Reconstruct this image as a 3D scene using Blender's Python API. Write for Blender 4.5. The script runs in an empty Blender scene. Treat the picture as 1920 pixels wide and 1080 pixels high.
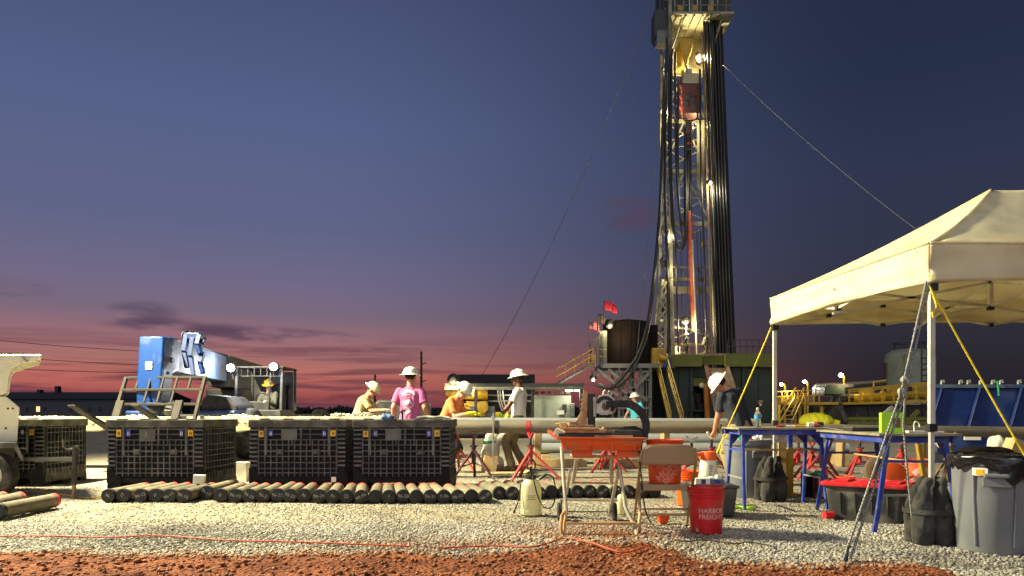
import bpy, bmesh, math, random
import numpy as np
from mathutils import Vector, Matrix, noise
R = math.radians
random.seed(7); rng = np.random.default_rng(7)
sc = bpy.context.scene
col = sc.collection
# ------------------------------------------------------------ camera
K = 1400.0; HOR = 775.0; EYE = 1.0
cd = bpy.data.cameras.new('camera'); cam = bpy.data.objects.new('camera', cd); col.objects.link(cam)
cd.sensor_width = 36; cd.lens = 36 * K / 1920; cd.shift_y = (HOR - 540) / 1920
cd.clip_end = 9000; cd.clip_start = .05
cam.location = (0, 0, EYE); cam.rotation_euler = (R(90), 0, 0)
sc.camera = cam
def P(px, py, Y):
    return Vector(((px - 960) / K * Y, Y, EYE - (py - HOR) / K * Y))
def s2l(c):
    c = c / 255
    return c / 12.92 if c <= .04045 else ((c + .055) / 1.055) ** 2.4
def C(r, g, b): return (s2l(r), s2l(g), s2l(b), 1)
# ------------------------------------------------------------ render / exposure
sc.render.engine = 'CYCLES'
sc.cycles.use_denoising = True
sc.cycles.max_bounces = 6; sc.cycles.diffuse_bounces = 3; sc.cycles.glossy_bounces = 3
sc.cycles.transmission_bounces = 4; sc.cycles.transparent_max_bounces = 8
sc.cycles.sample_clamp_indirect = 6; sc.cycles.caustics_reflective = False; sc.cycles.caustics_refractive = False
sc.view_settings.view_transform = 'Standard'; sc.view_settings.look = 'None'
sc.view_settings.exposure = 0; sc.view_settings.gamma = 1
# ------------------------------------------------------------ dusk sky
W = bpy.data.worlds.new('World'); sc.world = W; W.use_nodes = True
nt = W.node_tree; nt.nodes.clear()
def wn(t, **k):
    n = nt.nodes.new(t)
    for a, v in k.items(): setattr(n, a, v)
    return n
def wmath(op, a, b=None, clamp=False):
    n = wn('ShaderNodeMath', operation=op, use_clamp=clamp)
    for i, v in enumerate((a, b)):
        if v is None: continue
        if isinstance(v, (int, float)): n.inputs[i].default_value = v
        else: nt.links.new(v, n.inputs[i])
    return n.outputs[0]
tc = wn('ShaderNodeTexCoord'); sx = wn('ShaderNodeSeparateXYZ'); nt.links.new(tc.outputs['Generated'], sx.inputs[0])
az = wmath('ARCTAN2', sx.outputs[0], sx.outputs[1]); el = sx.outputs[2]
def ramp(fac, stops):
    n = wn('ShaderNodeValToRGB'); cr = n.color_ramp
    while len(cr.elements) < len(stops): cr.elements.new(.5)
    for e, (p, c) in zip(cr.elements, stops): e.position = p; e.color = C(*c)
    nt.links.new(fac, n.inputs[0]); return n.outputs[0]
t = wmath('MULTIPLY', wmath('ADD', el, .05), 1 / 1.05, True)
def tz(z): return (z + .05) / 1.05
warm = ramp(t, [(tz(z), c) for z, c in ((-.05, (60, 34, 40)), (0, (112, 58, 66)), (.02, (152, 78, 78)), (.035, (182, 98, 90)), (.05, (188, 110, 98)), (.068, (168, 112, 108)), (.1, (150, 110, 120)),
                (.124, (124, 106, 124)), (.16, (114, 106, 134)), (.226, (97, 102, 136)), (.35, (86, 98, 138)), (.485, (72, 82, 120)), (1, (28, 34, 60)))])
cold = ramp(t, [(tz(z), c) for z, c in ((-.05, (20, 18, 22)), (0, (36, 32, 38)), (.055, (42, 39, 46)), (.09, (46, 44, 54)), (.13, (50, 50, 64)), (.2, (50, 54, 74)), (.3, (46, 54, 78)), (.38, (38, 48, 70)), (.5, (36, 44, 66)), (1, (16, 20, 36)))])
d = wmath('ABSOLUTE', wmath('SUBTRACT', az, R(-25)))
mr = wn('ShaderNodeMapRange', interpolation_type='SMOOTHSTEP')
nt.links.new(d, mr.inputs[0]); mr.inputs[1].default_value = R(8); mr.inputs[2].default_value = R(53)
mr.inputs[3].default_value = 1; mr.inputs[4].default_value = 0
def wmix(f, a, b, bt='MIX'):
    n = wn('ShaderNodeMix', data_type='RGBA', blend_type=bt)
    for i, v in ((0, f), (6, a), (7, b)):
        if isinstance(v, (int, float, tuple)): n.inputs[i].default_value = v
        else: nt.links.new(v, n.inputs[i])
    return n.outputs[2]
sky = wmix(mr.outputs[0], cold, warm)
# thin streaks of cloud low over the horizon
cb = wn('ShaderNodeCombineXYZ'); nt.links.new(wmath('MULTIPLY', az, 2.6), cb.inputs[0]); nt.links.new(wmath('MULTIPLY', el, 46), cb.inputs[1])
nz = wn('ShaderNodeTexNoise'); nz.inputs['Scale'].default_value = 1.6; nz.inputs['Detail'].default_value = 5; nz.inputs['Distortion'].default_value = .5
nt.links.new(cb.outputs[0], nz.inputs['Vector'])
def smooth(v, a, b, c=0, e=1):
    n = wn('ShaderNodeMapRange', interpolation_type='SMOOTHSTEP'); nt.links.new(v, n.inputs[0])
    for i, x in enumerate((a, b, c, e)): n.inputs[i + 1].default_value = x
    return n.outputs[0]
streak = wmath('MULTIPLY', smooth(nz.outputs[0], .47, .62), wmath('MULTIPLY', smooth(el, .0, .012), smooth(el, .03, .13, 1, 0)))
sky = wmix(wmath('MULTIPLY', wmath('MULTIPLY', streak, .85), mr.outputs[0]), sky, C(98, 58, 74))
def blob(a, e, ra, re):
    u = wmath('DIVIDE', wmath('SUBTRACT', az, a), ra); v = wmath('DIVIDE', wmath('SUBTRACT', el, e), re)
    return smooth(wmath('ADD', wmath('MULTIPLY', u, u), wmath('MULTIPLY', v, v)), 0, 1, 1, 0)
n2 = wn('ShaderNodeTexNoise'); n2.inputs['Scale'].default_value = 5; n2.inputs['Detail'].default_value = 6
cb2 = wn('ShaderNodeCombineXYZ'); nt.links.new(wmath('MULTIPLY', az, 3), cb2.inputs[0]); nt.links.new(wmath('MULTIPLY', el, 12), cb2.inputs[1])
nt.links.new(cb2.outputs[0], n2.inputs['Vector'])
cl = smooth(n2.outputs[0], .38, .62)
def az_of(px): return math.atan((px - 960) / K)
def el_of(px, py):
    v = Vector(((px - 960) / K, 1, (HOR - py) / K)).normalized(); return v.z
for (px, py, ra, re, f, c) in [(265, 590, .05, .022, .6, C(74, 62, 88)), (480, 628, .16, .013, .75, C(80, 60, 82)), (330, 612, .10, .012, .6, C(80, 62, 86)),
                               (1175, 400, .075, .03, .42, C(92, 62, 76)), (700, 660, .2, .008, .5, C(104, 60, 76)), (60, 735, .13, .008, .4, C(100, 50, 62)),
                               (600, 745, .13, .007, .55, C(92, 40, 52)), (120, 700, .1, .006, .35, C(98, 56, 70)), (30, 540, .05, .014, .35, C(86, 72, 98))]:
    sky = wmix(wmath('MULTIPLY', wmath('MULTIPLY', blob(az_of(px), el_of(px, py), ra, re), cl), f), sky, c)
bg = wn('ShaderNodeBackground'); nt.links.new(sky, bg.inputs[0]); bg.inputs[1].default_value = 1.0
ow = wn('ShaderNodeOutputWorld'); nt.links.new(bg.outputs[0], ow.inputs[0])

# added fill from behind the camera, no real source: one broad, weak sun lamp
sl_ = bpy.data.lights.new('fill_sun', 'SUN'); sl_.energy = 1.2; sl_.angle = R(70); sl_.color = (.97, .97, 1)
so_ = bpy.data.objects.new('fill_sun', sl_); col.objects.link(so_)
so_.rotation_euler = Vector((.22, .85, -.5)).to_track_quat('-Z', 'Y').to_euler()
KEY_W = 25000      # the light tower beyond the left edge, four heads together
# ------------------------------------------------------------ materials
MATS = {}
def mat(name, c, rough=.6, metal=0, var=.18, scale=5, bump=.0, bscale=60, dirt=None, amt=.4, dscale=3, spec=.5, emit=0, trans=0, attr=None, alpha=1, sub=0, coat=0, aniso=None):
    if name in MATS: return MATS[name]
    m = bpy.data.materials.new(name); m.use_nodes = True; T = m.node_tree; N = T.nodes; L = T.links
    b = N['Principled BSDF']
    b.inputs['Roughness'].default_value = rough; b.inputs['Metallic'].default_value = metal
    b.inputs['Specular IOR Level'].default_value = spec
    if len(c) == 3: c = C(*c)
    tcn = N.new('ShaderNodeTexCoord'); oi = N.new('ShaderNodeObjectInfo')
    ad = N.new('ShaderNodeVectorMath'); ad.operation = 'MULTIPLY_ADD'
    cbn = N.new('ShaderNodeCombineXYZ')
    for i in range(3): L.new(oi.outputs['Random'], cbn.inputs[i])
    ad.inputs[1].default_value = (17, 31, 23); L.new(cbn.outputs[0], ad.inputs[0]); L.new(tcn.outputs['Object'], ad.inputs[2])
    vec = ad.outputs[0]
    def mixc(f, a, bb, bt='MIX'):
        n = N.new('ShaderNodeMix'); n.data_type = 'RGBA'; n.blend_type = bt
        for i, v in ((0, f), (6, a), (7, bb)):
            if isinstance(v, (int, float, tuple)): n.inputs[i].default_value = v
            else: L.new(v, n.inputs[i])
        return n.outputs[2]
    def nzn(s, det=4):
        n = N.new('ShaderNodeTexNoise'); n.inputs['Scale'].default_value = s; n.inputs['Detail'].default_value = det
        if aniso:
            mp = N.new('ShaderNodeMapping'); mp.inputs['Scale'].default_value = aniso; L.new(vec, mp.inputs[0]); L.new(mp.outputs[0], n.inputs['Vector'])
        else: L.new(vec, n.inputs['Vector'])
        return n.outputs[0]
    def rng_(v, a, bb, cc, e):
        n = N.new('ShaderNodeMapRange'); L.new(v, n.inputs[0])
        for i, x in enumerate((a, bb, cc, e)): n.inputs[i + 1].default_value = x
        return n.outputs[0]
    if attr:
        at_ = N.new('ShaderNodeAttribute'); at_.attribute_name = attr; colr = at_.outputs['Color']
    else: colr = c
    v = rng_(nzn(scale), .3, .7, 1 - var, 1 + var)
    gv = N.new('ShaderNodeCombineColor')
    for i in range(3): L.new(v, gv.inputs[i])
    colr = mixc(1.0, colr, gv.outputs[0], 'MULTIPLY')
    if dirt:
        dm = rng_(nzn(dscale, 6), .62 - amt * .5, .78 - amt * .3, 0, min(1, amt * 1.6))
        colr = mixc(dm, colr, C(*dirt))
        rr = rng_(dm, 0, 1, rough, .9); L.new(rr, b.inputs['Roughness'])
    else:
        rr = rng_(nzn(scale * 2.3), .3, .7, max(0, rough - .08), min(1, rough + .08)); L.new(rr, b.inputs['Roughness'])
    L.new(colr, b.inputs['Base Color'])
    if bump:
        bp = N.new('ShaderNodeBump'); bp.inputs['Strength'].default_value = bump; bp.inputs['Distance'].default_value = .01
        L.new(nzn(bscale, 5), bp.inputs['Height']); L.new(bp.outputs[0], b.inputs['Normal'])
    if emit:
        b.inputs['Emission Color'].default_value = c; b.inputs['Emission Strength'].default_value = emit
    if trans: b.inputs['Transmission Weight'].default_value = trans; b.inputs['IOR'].default_value = 1.3
    if alpha < 1: b.inputs['Alpha'].default_value = alpha
    if coat: b.inputs['Coat Weight'].default_value = coat
    if sub:   # thin cloth that lets light through
        tr = N.new('ShaderNodeBsdfTranslucent'); L.new(colr, tr.inputs[0]); mx = N.new('ShaderNodeMixShader'); mx.inputs[0].default_value = sub
        L.new(b.outputs[0], mx.inputs[1]); L.new(tr.outputs[0], mx.inputs[2]); L.new(mx.outputs[0], N['Material Output'].inputs[0])
    MATS[name] = m; return m
DUST = (176, 170, 150)
m_black = mat('black_plastic', (26, 27, 29), .5, bump=.1, dirt=(120, 115, 100), amt=.28, dscale=6)
m_crate = mat('crate_plastic', (12, 13, 16), .6, bump=.12, dirt=(40, 40, 42), amt=.25, dscale=3.5, spec=.2)
m_crate_rib = mat('crate_rib', (66, 68, 72), .5, bump=.1, dirt=(128, 126, 120), amt=.34, dscale=5)
m_rim = mat('crate_rim', (60, 60, 58), .7, bump=.2, dirt=(128, 124, 112), amt=.4, dscale=6)
m_yel_st = mat('yellow_sticker', (222, 170, 20), .5)
m_blue_st = mat('blue_sticker', (40, 52, 140), .5)
m_ink = mat('black_ink', (20, 20, 20), .6)
m_placard = mat('placard_film', (84, 86, 84), .35, var=.3)
m_paper = mat('paper', (226, 222, 205), .8)
m_core = mat('core_tube', (114, 107, 86), .75, var=.4, scale=1.1, bump=.3, bscale=30, dirt=(84, 78, 64), amt=.45, dscale=9)
m_corered = mat('red_paint_end', (196, 44, 46), .6, dirt=(170, 150, 130), amt=.3, dscale=14)
m_cap = mat('black_cap', (17, 17, 18), .6, bump=.2, dirt=(54, 53, 50), amt=.2, dscale=12)
m_chalk = mat('chalk', (150, 148, 140), .9)
m_cream = mat('cream_enamel', (206, 204, 180), .4, var=.06, dirt=(150, 144, 120), amt=.16, dscale=3)
m_tyre = mat('tyre_rubber', (28, 28, 29), .85, bump=.3, dirt=(110, 105, 92), amt=.3, dscale=6)
m_steel = mat('grey_steel', (110, 110, 106), .5, .6, dirt=(120, 108, 90), amt=.3, dscale=6)
m_dsteel = mat('dark_steel', (48, 48, 50), .55, .4, dirt=(96, 88, 76), amt=.3, dscale=5)
m_galv = mat('galvanised', (168, 168, 160), .45, .5, dirt=(140, 132, 112), amt=.25, dscale=6)
m_rust = mat('rusty_steel', (116, 92, 72), .75, .2, dirt=(150, 138, 116), amt=.4, dscale=6, bump=.2)
m_blue = mat('machine_blue', (12, 56, 122), .35, var=.1, dirt=(120, 120, 116), amt=.16, dscale=3, coat=.3)
m_bluew = mat('boom_steel', (70, 84, 108), .45, .1, dirt=(100, 104, 110), amt=.3, dscale=2)
m_pipe = mat('drill_casing', (124, 118, 100), .5, .3, var=.35, bump=.3, bscale=25, dirt=(120, 104, 80), amt=.4, dscale=5, aniso=(.4, 1, 1))
m_pvc = mat('grey_pvc', (138, 142, 142), .4, var=.08, dirt=(150, 142, 122), amt=.2, dscale=3)
m_wood = mat('raw_timber', (176, 148, 100), .8, var=.3, bump=.3, bscale=40, dirt=(130, 112, 84), amt=.35, aniso=(1, 8, 8), scale=3)
m_redst = mat('red_stand_paint', (176, 42, 48), .5, dirt=(120, 80, 66), amt=.35, dscale=9)
m_redtray = mat('saw_orange', (226, 88, 26), .5, var=.1, dirt=(176, 124, 84), amt=.45, dscale=7, bump=.2)
m_muddy = mat('mud_caked_metal', (206, 164, 116), .75, var=.25, bump=.4, dirt=(120, 78, 48), amt=.4, dscale=10)
m_alu = mat('aluminium', (186, 184, 174), .4, .7, var=.12, dirt=(170, 140, 104), amt=.3, dscale=8)
m_standleg = mat('stand_tube', (196, 192, 170), .4, .5, dirt=(176, 120, 72), amt=.25, dscale=5)
m_chair = mat('tan_enamel', (156, 130, 96), .45, var=.08, dirt=(150, 128, 98), amt=.2, dscale=6)
m_hdbucket = mat('orange_bucket', (232, 82, 32), .4, var=.06, dirt=(190, 130, 96), amt=.28, dscale=7)
m_redbucket = mat('red_bucket', (200, 22, 38), .35, var=.06, dirt=(168, 104, 92), amt=.26, dscale=7)
m_whitetxt = mat('white_print', (216, 178, 170), .6)
m_cantxt = mat('canister_print', (60, 60, 54), .6)
m_canister = mat('ivory_plastic', (226, 222, 200), .45, var=.05, dirt=(190, 180, 150), amt=.15)
m_tank = mat('translucent_tank', (226, 222, 184), .4, var=.06, sub=.35)
m_orange = mat('orange_plastic', (236, 92, 22), .45, var=.08)
m_grey = mat('grey_bin', (112, 116, 124), .5, var=.08, bump=.05, dirt=(150, 146, 134), amt=.22, dscale=4)
m_bag = mat('bin_liner', (26, 26, 29), .25, var=.2, bump=.5, bscale=18)
m_blueleg = mat('blue_bench_paint', (38, 64, 158), .5, var=.15, dirt=(120, 118, 116), amt=.3, dscale=9, bump=.1)
m_board = mat('bench_board', (120, 112, 96), .75, var=.25, bump=.2, dirt=(180, 170, 146), amt=.4)
m_tent = mat('tent_canvas', (242, 236, 206), .85, var=.07, bump=.6, bscale=5, dirt=(200, 178, 132), amt=.3, dscale=1.4, sub=.4)
m_tentpole = mat('tent_pole', (206, 206, 198), .4, .3, dirt=(150, 140, 120), amt=.2)
m_sand = mat('sandbag_cloth', (46, 45, 44), .95, var=.3, bump=.5, bscale=60, dirt=(84, 82, 80), amt=.3, dscale=5)
m_rope = mat('braided_rope', (150, 152, 148), .8, var=.5, scale=60)
m_ropeb = mat('black_rope_strand', (24, 24, 26), .8)
m_yrope = mat('yellow_rope', (232, 206, 34), .7, var=.2, scale=40)
m_redlid = mat('red_lid', (206, 34, 46), .45, var=.08, dirt=(190, 150, 130), amt=.2, dscale=8)
m_tote = mat('tote_plastic', (50, 51, 53), .5, var=.1, dirt=(150, 145, 128), amt=.26, dscale=4)
m_lime = mat('lime_box', (160, 220, 30), .5, var=.05)
m_cable = mat('black_cable', (20, 20, 20), .55)
m_ocable = mat('orange_cable', (186, 66, 30), .6)
m_mast = mat('mast_white', (142, 138, 118), .5, var=.25, dirt=(76, 66, 54), amt=.45, dscale=.7)
m_mastd = mat('mast_dark', (44, 48, 50), .6, var=.2, dirt=(80, 76, 68), amt=.3, dscale=1)
m_pipestand = mat('drillpipe', (44, 44, 44), .35, .7, var=.3, dirt=(90, 78, 62), amt=.25, dscale=2, aniso=(1, 1, .1))
m_rigyel = mat('rig_yellow', (166, 132, 26), .5, dirt=(120, 100, 50), amt=.3, dscale=1)
m_riggrn = mat('rig_green', (20, 40, 32), .55, dirt=(60, 68, 56), amt=.35, dscale=.6)
m_olive = mat('rig_olive', (86, 92, 20), .55, dirt=(90, 84, 40), amt=.35, dscale=.8)
m_topdrive = mat('rig_red', (70, 24, 24), .5, dirt=(60, 40, 36), amt=.35, dscale=2)
m_redpipe = mat('red_pipe', (176, 74, 48), .5, dirt=(90, 60, 50), amt=.35, dscale=2)
m_tankd = mat('dark_tank', (28, 22, 22), .9, spec=.1, var=.2, dirt=(54, 44, 40), amt=.3, dscale=.5)
m_farwall = mat('far_wall', (56, 58, 66), .8, var=.15)
m_farroof = mat('far_roof', (30, 32, 38), .8, var=.15)
m_concr = mat('pale_wall', (134, 140, 126), .6, var=.08, dirt=(120, 120, 104), amt=.2, dscale=1)
m_navyblue = mat('blue_tank_paint', (12, 36, 92), .4, var=.12, dirt=(66, 84, 120), amt=.25, dscale=1.4)
m_glass = mat('clear_plastic', (235, 240, 240), .06, trans=.9, var=0)
m_cabglass = mat('cab_glass', (20, 22, 22), .05, alpha=.08, var=0)
m_bluedk = mat('bracket_blue', (10, 44, 100), .5, var=.2, dirt=(30, 44, 66), amt=.3, dscale=5)
m_carr = mat('carriage_steel', (40, 38, 36), .75, .2, dirt=(78, 70, 60), amt=.3, dscale=4)
m_frame = mat('frame_grey', (104, 102, 94), .55, var=.15, dirt=(90, 84, 74), amt=.35, dscale=.7)
m_ply = mat('plywood', (196, 166, 118), .8, var=.2, bump=.1)
m_white = mat('white_plastic', (224, 222, 212), .5, var=.06, dirt=(180, 170, 145), amt=.2, dscale=6)
m_sack = mat('white_sack', (214, 210, 192), .85, var=.12, bump=.3, bscale=20, dirt=(170, 156, 122), amt=.3, dscale=4)
m_green = mat('green_print', (36, 150, 104), .7)
m_tree = mat('far_foliage', (26, 34, 26), .9, var=.3)
m_pole = mat('pole_wood', (46, 40, 38), .9)
def lampmat(name, c, e): return mat(name, c, .5, var=0, emit=e)
m_lwarm = lampmat('lamp_warm', (255, 226, 140), 60)
m_lwhite = lampmat('lamp_white', (240, 246, 255), 40)
m_ltube = lampmat('lamp_tube', (250, 248, 215), 12)
m_lwin = lampmat('lit_window', (255, 220, 150), 1.2)

# ------------------------------------------------------------ mesh helpers
def frame_of(d):
    d = d.normalized(); up = Vector((0, 0, 1)) if abs(d.z) < .95 else Vector((1, 0, 0))
    x = d.cross(up).normalized(); return x, x.cross(d).normalized(), d
def V(*a): return Vector(a)
class MB:
    def __init__(s): s.v = []; s.f = []
    def add(s, vs, fs):
        o = len(s.v); s.v += [tuple(v) for v in vs]; s.f += [tuple(i + o for i in f) for f in fs]; return s
    def box(s, c, size, rot=None):
        hx, hy, hz = [x / 2 for x in size]; c = Vector(c); vs = []
        for dx, dy, dz in ((-1, -1, -1), (1, -1, -1), (1, 1, -1), (-1, 1, -1), (-1, -1, 1), (1, -1, 1), (1, 1, 1), (-1, 1, 1)):
            p = Vector((dx * hx, dy * hy, dz * hz)); vs.append(c + (rot @ p if rot else p))
        return s.add(vs, [(0, 3, 2, 1), (4, 5, 6, 7), (0, 1, 5, 4), (1, 2, 6, 5), (2, 3, 7, 6), (3, 0, 4, 7)])
    def bb(s, a, b):
        return s.box([(a[i] + b[i]) / 2 for i in range(3)], [abs(a[i] - b[i]) for i in range(3)])
    def bar(s, p, q, w, h=None):
        p = Vector(p); q = Vector(q); x, y, d = frame_of(q - p); h = h or w
        vs = [p + x * a * w / 2 + y * b * h / 2 for a, b in ((-1, -1), (1, -1), (1, 1), (-1, 1))] + [q + x * a * w / 2 + y * b * h / 2 for a, b in ((-1, -1), (1, -1), (1, 1), (-1, 1))]
        return s.add(vs, [(3, 2, 1, 0), (4, 5, 6, 7), (0, 1, 5, 4), (1, 2, 6, 5), (2, 3, 7, 6), (3, 0, 4, 7)])
    def tube(s, p, q, r, r2=None, n=12):
        p = Vector(p); q = Vector(q); x, y, d = frame_of(q - p); r2 = r if r2 is None else r2
        vs = [p + (x * math.cos(2 * math.pi * i / n) + y * math.sin(2 * math.pi * i / n)) * r for i in range(n)] + \
             [q + (x * math.cos(2 * math.pi * i / n) + y * math.sin(2 * math.pi * i / n)) * r2 for i in range(n)]
        fs = [(i, (i + 1) % n, n + (i + 1) % n, n + i) for i in range(n)] + [tuple(range(n - 1, -1, -1)), tuple(range(n, 2 * n))]
        return s.add(vs, fs)
    def path(s, pts, r, n=8, rs=None):
        pts = [Vector(p) for p in pts]; x = None; vs = []
        for k, p in enumerate(pts):
            d = (pts[min(k + 1, len(pts) - 1)] - pts[max(k - 1, 0)]).normalized()
            if x is None: x, y, _ = frame_of(d)
            else:
                x = (x - d * x.dot(d)).normalized()
            y = d.cross(x); rr = rs[k] if rs else r
            vs += [p + (x * math.cos(2 * math.pi * i / n) + y * math.sin(2 * math.pi * i / n)) * rr for i in range(n)]
        m = len(pts); fs = []
        for k in range(m - 1):
            for i in range(n): fs.append((k * n + i, k * n + (i + 1) % n, (k + 1) * n + (i + 1) % n, (k + 1) * n + i))
        fs += [tuple(range(n - 1, -1, -1)), tuple(range((m - 1) * n, m * n))]
        return s.add(vs, fs)
    def lathe(s, prof, n=24, c=(0, 0, 0), rot=None, close=True, sx=1, sy=1):
        c = Vector(c); vs = []
        for r, z in prof:
            for i in range(n):
                a = 2 * math.pi * i / n; p = Vector((r * math.cos(a) * sx, r * math.sin(a) * sy, z)); vs.append(c + (rot @ p if rot else p))
        fs = []
        for k in range(len(prof) - 1):
            for i in range(n): fs.append((k * n + i, k * n + (i + 1) % n, (k + 1) * n + (i + 1) % n, (k + 1) * n + i))
        if close:
            if prof[0][0] > 1e-4: fs.append(tuple(range(n - 1, -1, -1)))
            if prof[-1][0] > 1e-4: fs.append(tuple(range((len(prof) - 1) * n, len(prof) * n)))
        return s.add(vs, fs)
    def ball(s, c, r, n=12, rot=None):
        if isinstance(r, (int, float)): r = (r, r, r)
        m = max(4, n // 2); c = Vector(c); vs = []
        for k in range(1, m):
            t_ = math.pi * k / m
            for i in range(n):
                a = 2 * math.pi * i / n; p = Vector((r[0] * math.sin(t_) * math.cos(a), r[1] * math.sin(t_) * math.sin(a), -r[2] * math.cos(t_))); vs.append(c + (rot @ p if rot else p))
        for zz in (-1, 1):
            p = Vector((0, 0, zz * r[2])); vs.append(c + (rot @ p if rot else p))
        fs = []; b0 = (m - 1) * n
        for k in range(m - 2):
            for i in range(n): fs.append((k * n + i, k * n + (i + 1) % n, (k + 1) * n + (i + 1) % n, (k + 1) * n + i))
        for i in range(n):
            fs.append((b0, (i + 1) % n, i)); fs.append((b0 + 1, (m - 2) * n + i, (m - 2) * n + (i + 1) % n))
        return s.add(vs, fs)
    def cap(s, p, q, r0, r1, n=12):
        s.tube(p, q, r0, r1, n); s.ball(p, r0, n); return s.ball(q, r1, n)
    def loft(s, rings):
        n = len(rings[0]); vs = [v for r in rings for v in r]; fs = []
        for k in range(len(rings) - 1):
            for i in range(n): fs.append((k * n + i, k * n + (i + 1) % n, (k + 1) * n + (i + 1) % n, (k + 1) * n + i))
        fs += [tuple(range(n - 1, -1, -1)), tuple(range((len(rings) - 1) * n, len(rings) * n))]
        return s.add(vs, fs)
    def prism(s, pts, a, b):
        """polygon of 3-D points pts extruded by the vectors a and b"""
        a = Vector(a); b = Vector(b); n = len(pts); vs = [Vector(p) + a for p in pts] + [Vector(p) + b for p in pts]
        return s.add(vs, [tuple(range(n - 1, -1, -1)), tuple(range(n, 2 * n))] + [(i, (i + 1) % n, n + (i + 1) % n, n + i) for i in range(n)])
    def grid(s, fn, nu, nv):
        vs = [fn(i / nu, j / nv) for j in range(nv + 1) for i in range(nu + 1)]; w = nu + 1
        return s.add(vs, [(j * w + i, j * w + i + 1, (j + 1) * w + i + 1, (j + 1) * w + i) for j in range(nv) for i in range(nu)])
    def mesh(s, name, fix=True):
        me = bpy.data.meshes.new(name); me.from_pydata(s.v, [], s.f)
        if fix and len(s.f) < 60000:
            bm = bmesh.new(); bm.from_mesh(me); bmesh.ops.recalc_face_normals(bm, faces=bm.faces); bm.to_mesh(me); bm.free()
        return me
    def build(s, name, m, parent=None, bev=0, sm=None, world=False, solid=0):
        if world and parent is not None:
            o_ = parent
            off = Vector((0, 0, 0))
            while o_ is not None: off += o_.location; o_ = o_.parent
            s.v = [(v[0] - off.x, v[1] - off.y, v[2] - off.z) for v in s.v]
        return obj(name, s.mesh(name, fix=not solid), m, parent, bev, sm, solid)
def obj(name, me, m, parent=None, bev=0, sm=None, solid=0):
    o = bpy.data.objects.new(name, me); col.objects.link(o); o.parent = parent
    if m is not None and not me.materials: me.materials.append(m)
    if sm:
        for p in me.polygons: p.use_smooth = True
        me.set_sharp_from_angle(angle=R(sm))
    if solid:
        md = o.modifiers.new('solid', 'SOLIDIFY'); md.thickness = solid; md.offset = 0
    if bev:
        md = o.modifiers.new('bevel', 'BEVEL'); md.width = bev; md.segments = 2; md.limit_method = 'ANGLE'; md.angle_limit = R(40)
    return o
def tag(o, label=None, cat=None, group=None, kind=None):
    if label: o['label'] = label
    if cat: o['category'] = cat
    if group: o['group'] = group
    if kind: o['kind'] = kind
    return o
def thing(name, label, cat, loc=(0, 0, 0), rz=0, group=None):
    o = bpy.data.objects.new(name, None); col.objects.link(o); o.location = loc; o.rotation_euler = (0, 0, rz); o.empty_display_size = .1
    return tag(o, label, cat, group)
def copy_tree(o, parent=None, label=None):
    c = o.copy(); col.objects.link(c)
    if parent is not None: c.parent = parent
    if label: c['label'] = label
    for ch in list(o.children): copy_tree(ch, c)
    return c
def Rz(a): return Matrix.Rotation(a, 3, 'Z')
def Rx(a): return Matrix.Rotation(a, 3, 'X')
def Ry(a): return Matrix.Rotation(a, 3, 'Y')
def nz3(p, s): return noise.noise(Vector(p) * s)
def text_mesh(txt, size, extr=.0015, space=1.0):
    cu = bpy.data.curves.new('lettering', 'FONT'); cu.body = txt; cu.size = size; cu.align_x = 'CENTER'; cu.align_y = 'CENTER'; cu.extrude = extr
    cu.space_character = space; cu.space_line = .8; cu.resolution_u = 3
    o = bpy.data.objects.new('lettering', cu); col.objects.link(o)
    dg = bpy.context.evaluated_depsgraph_get(); me = bpy.data.meshes.new_from_object(o.evaluated_get(dg))
    bpy.data.objects.remove(o); bpy.data.curves.remove(cu); return me
def catenary(p, q, sag, n=24):
    p = Vector(p); q = Vector(q)
    return [p.lerp(q, i / n) - Vector((0, 0, sag * 4 * (i / n) * (1 - i / n))) for i in range(n + 1)]
def spline(pts, n=8):
    pts = [Vector(p) for p in pts]; out = []
    for k in range(len(pts) - 1):
        p0 = pts[max(k - 1, 0)]; p1 = pts[k]; p2 = pts[k + 1]; p3 = pts[min(k + 2, len(pts) - 1)]
        for i in range(n):
            t_ = i / n
            out.append(.5 * ((2 * p1) + (p2 - p0) * t_ + (2 * p0 - 5 * p1 + 4 * p2 - p3) * t_ ** 2 + (3 * p1 - p0 - 3 * p2 + p3) * t_ ** 3))
    return out + [pts[-1]]
def lamp(name, loc, power, c=(1, .85, .55), radius=.1, parent=None, spot=None, target=None):
    l = bpy.data.lights.new(name, 'SPOT' if spot else 'POINT'); l.energy = power; l.color = c; l.shadow_soft_size = radius
    if spot: l.spot_size = R(spot); l.spot_blend = .6
    o = bpy.data.objects.new(name, l); col.objects.link(o); o.location = loc
    if parent is not None:
        o.parent = parent; o.location = Vector(loc) - parent.location
    if target is not None: o.rotation_euler = (Vector(target) - Vector(loc)).to_track_quat('-Z', 'Y').to_euler()
    return o
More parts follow.
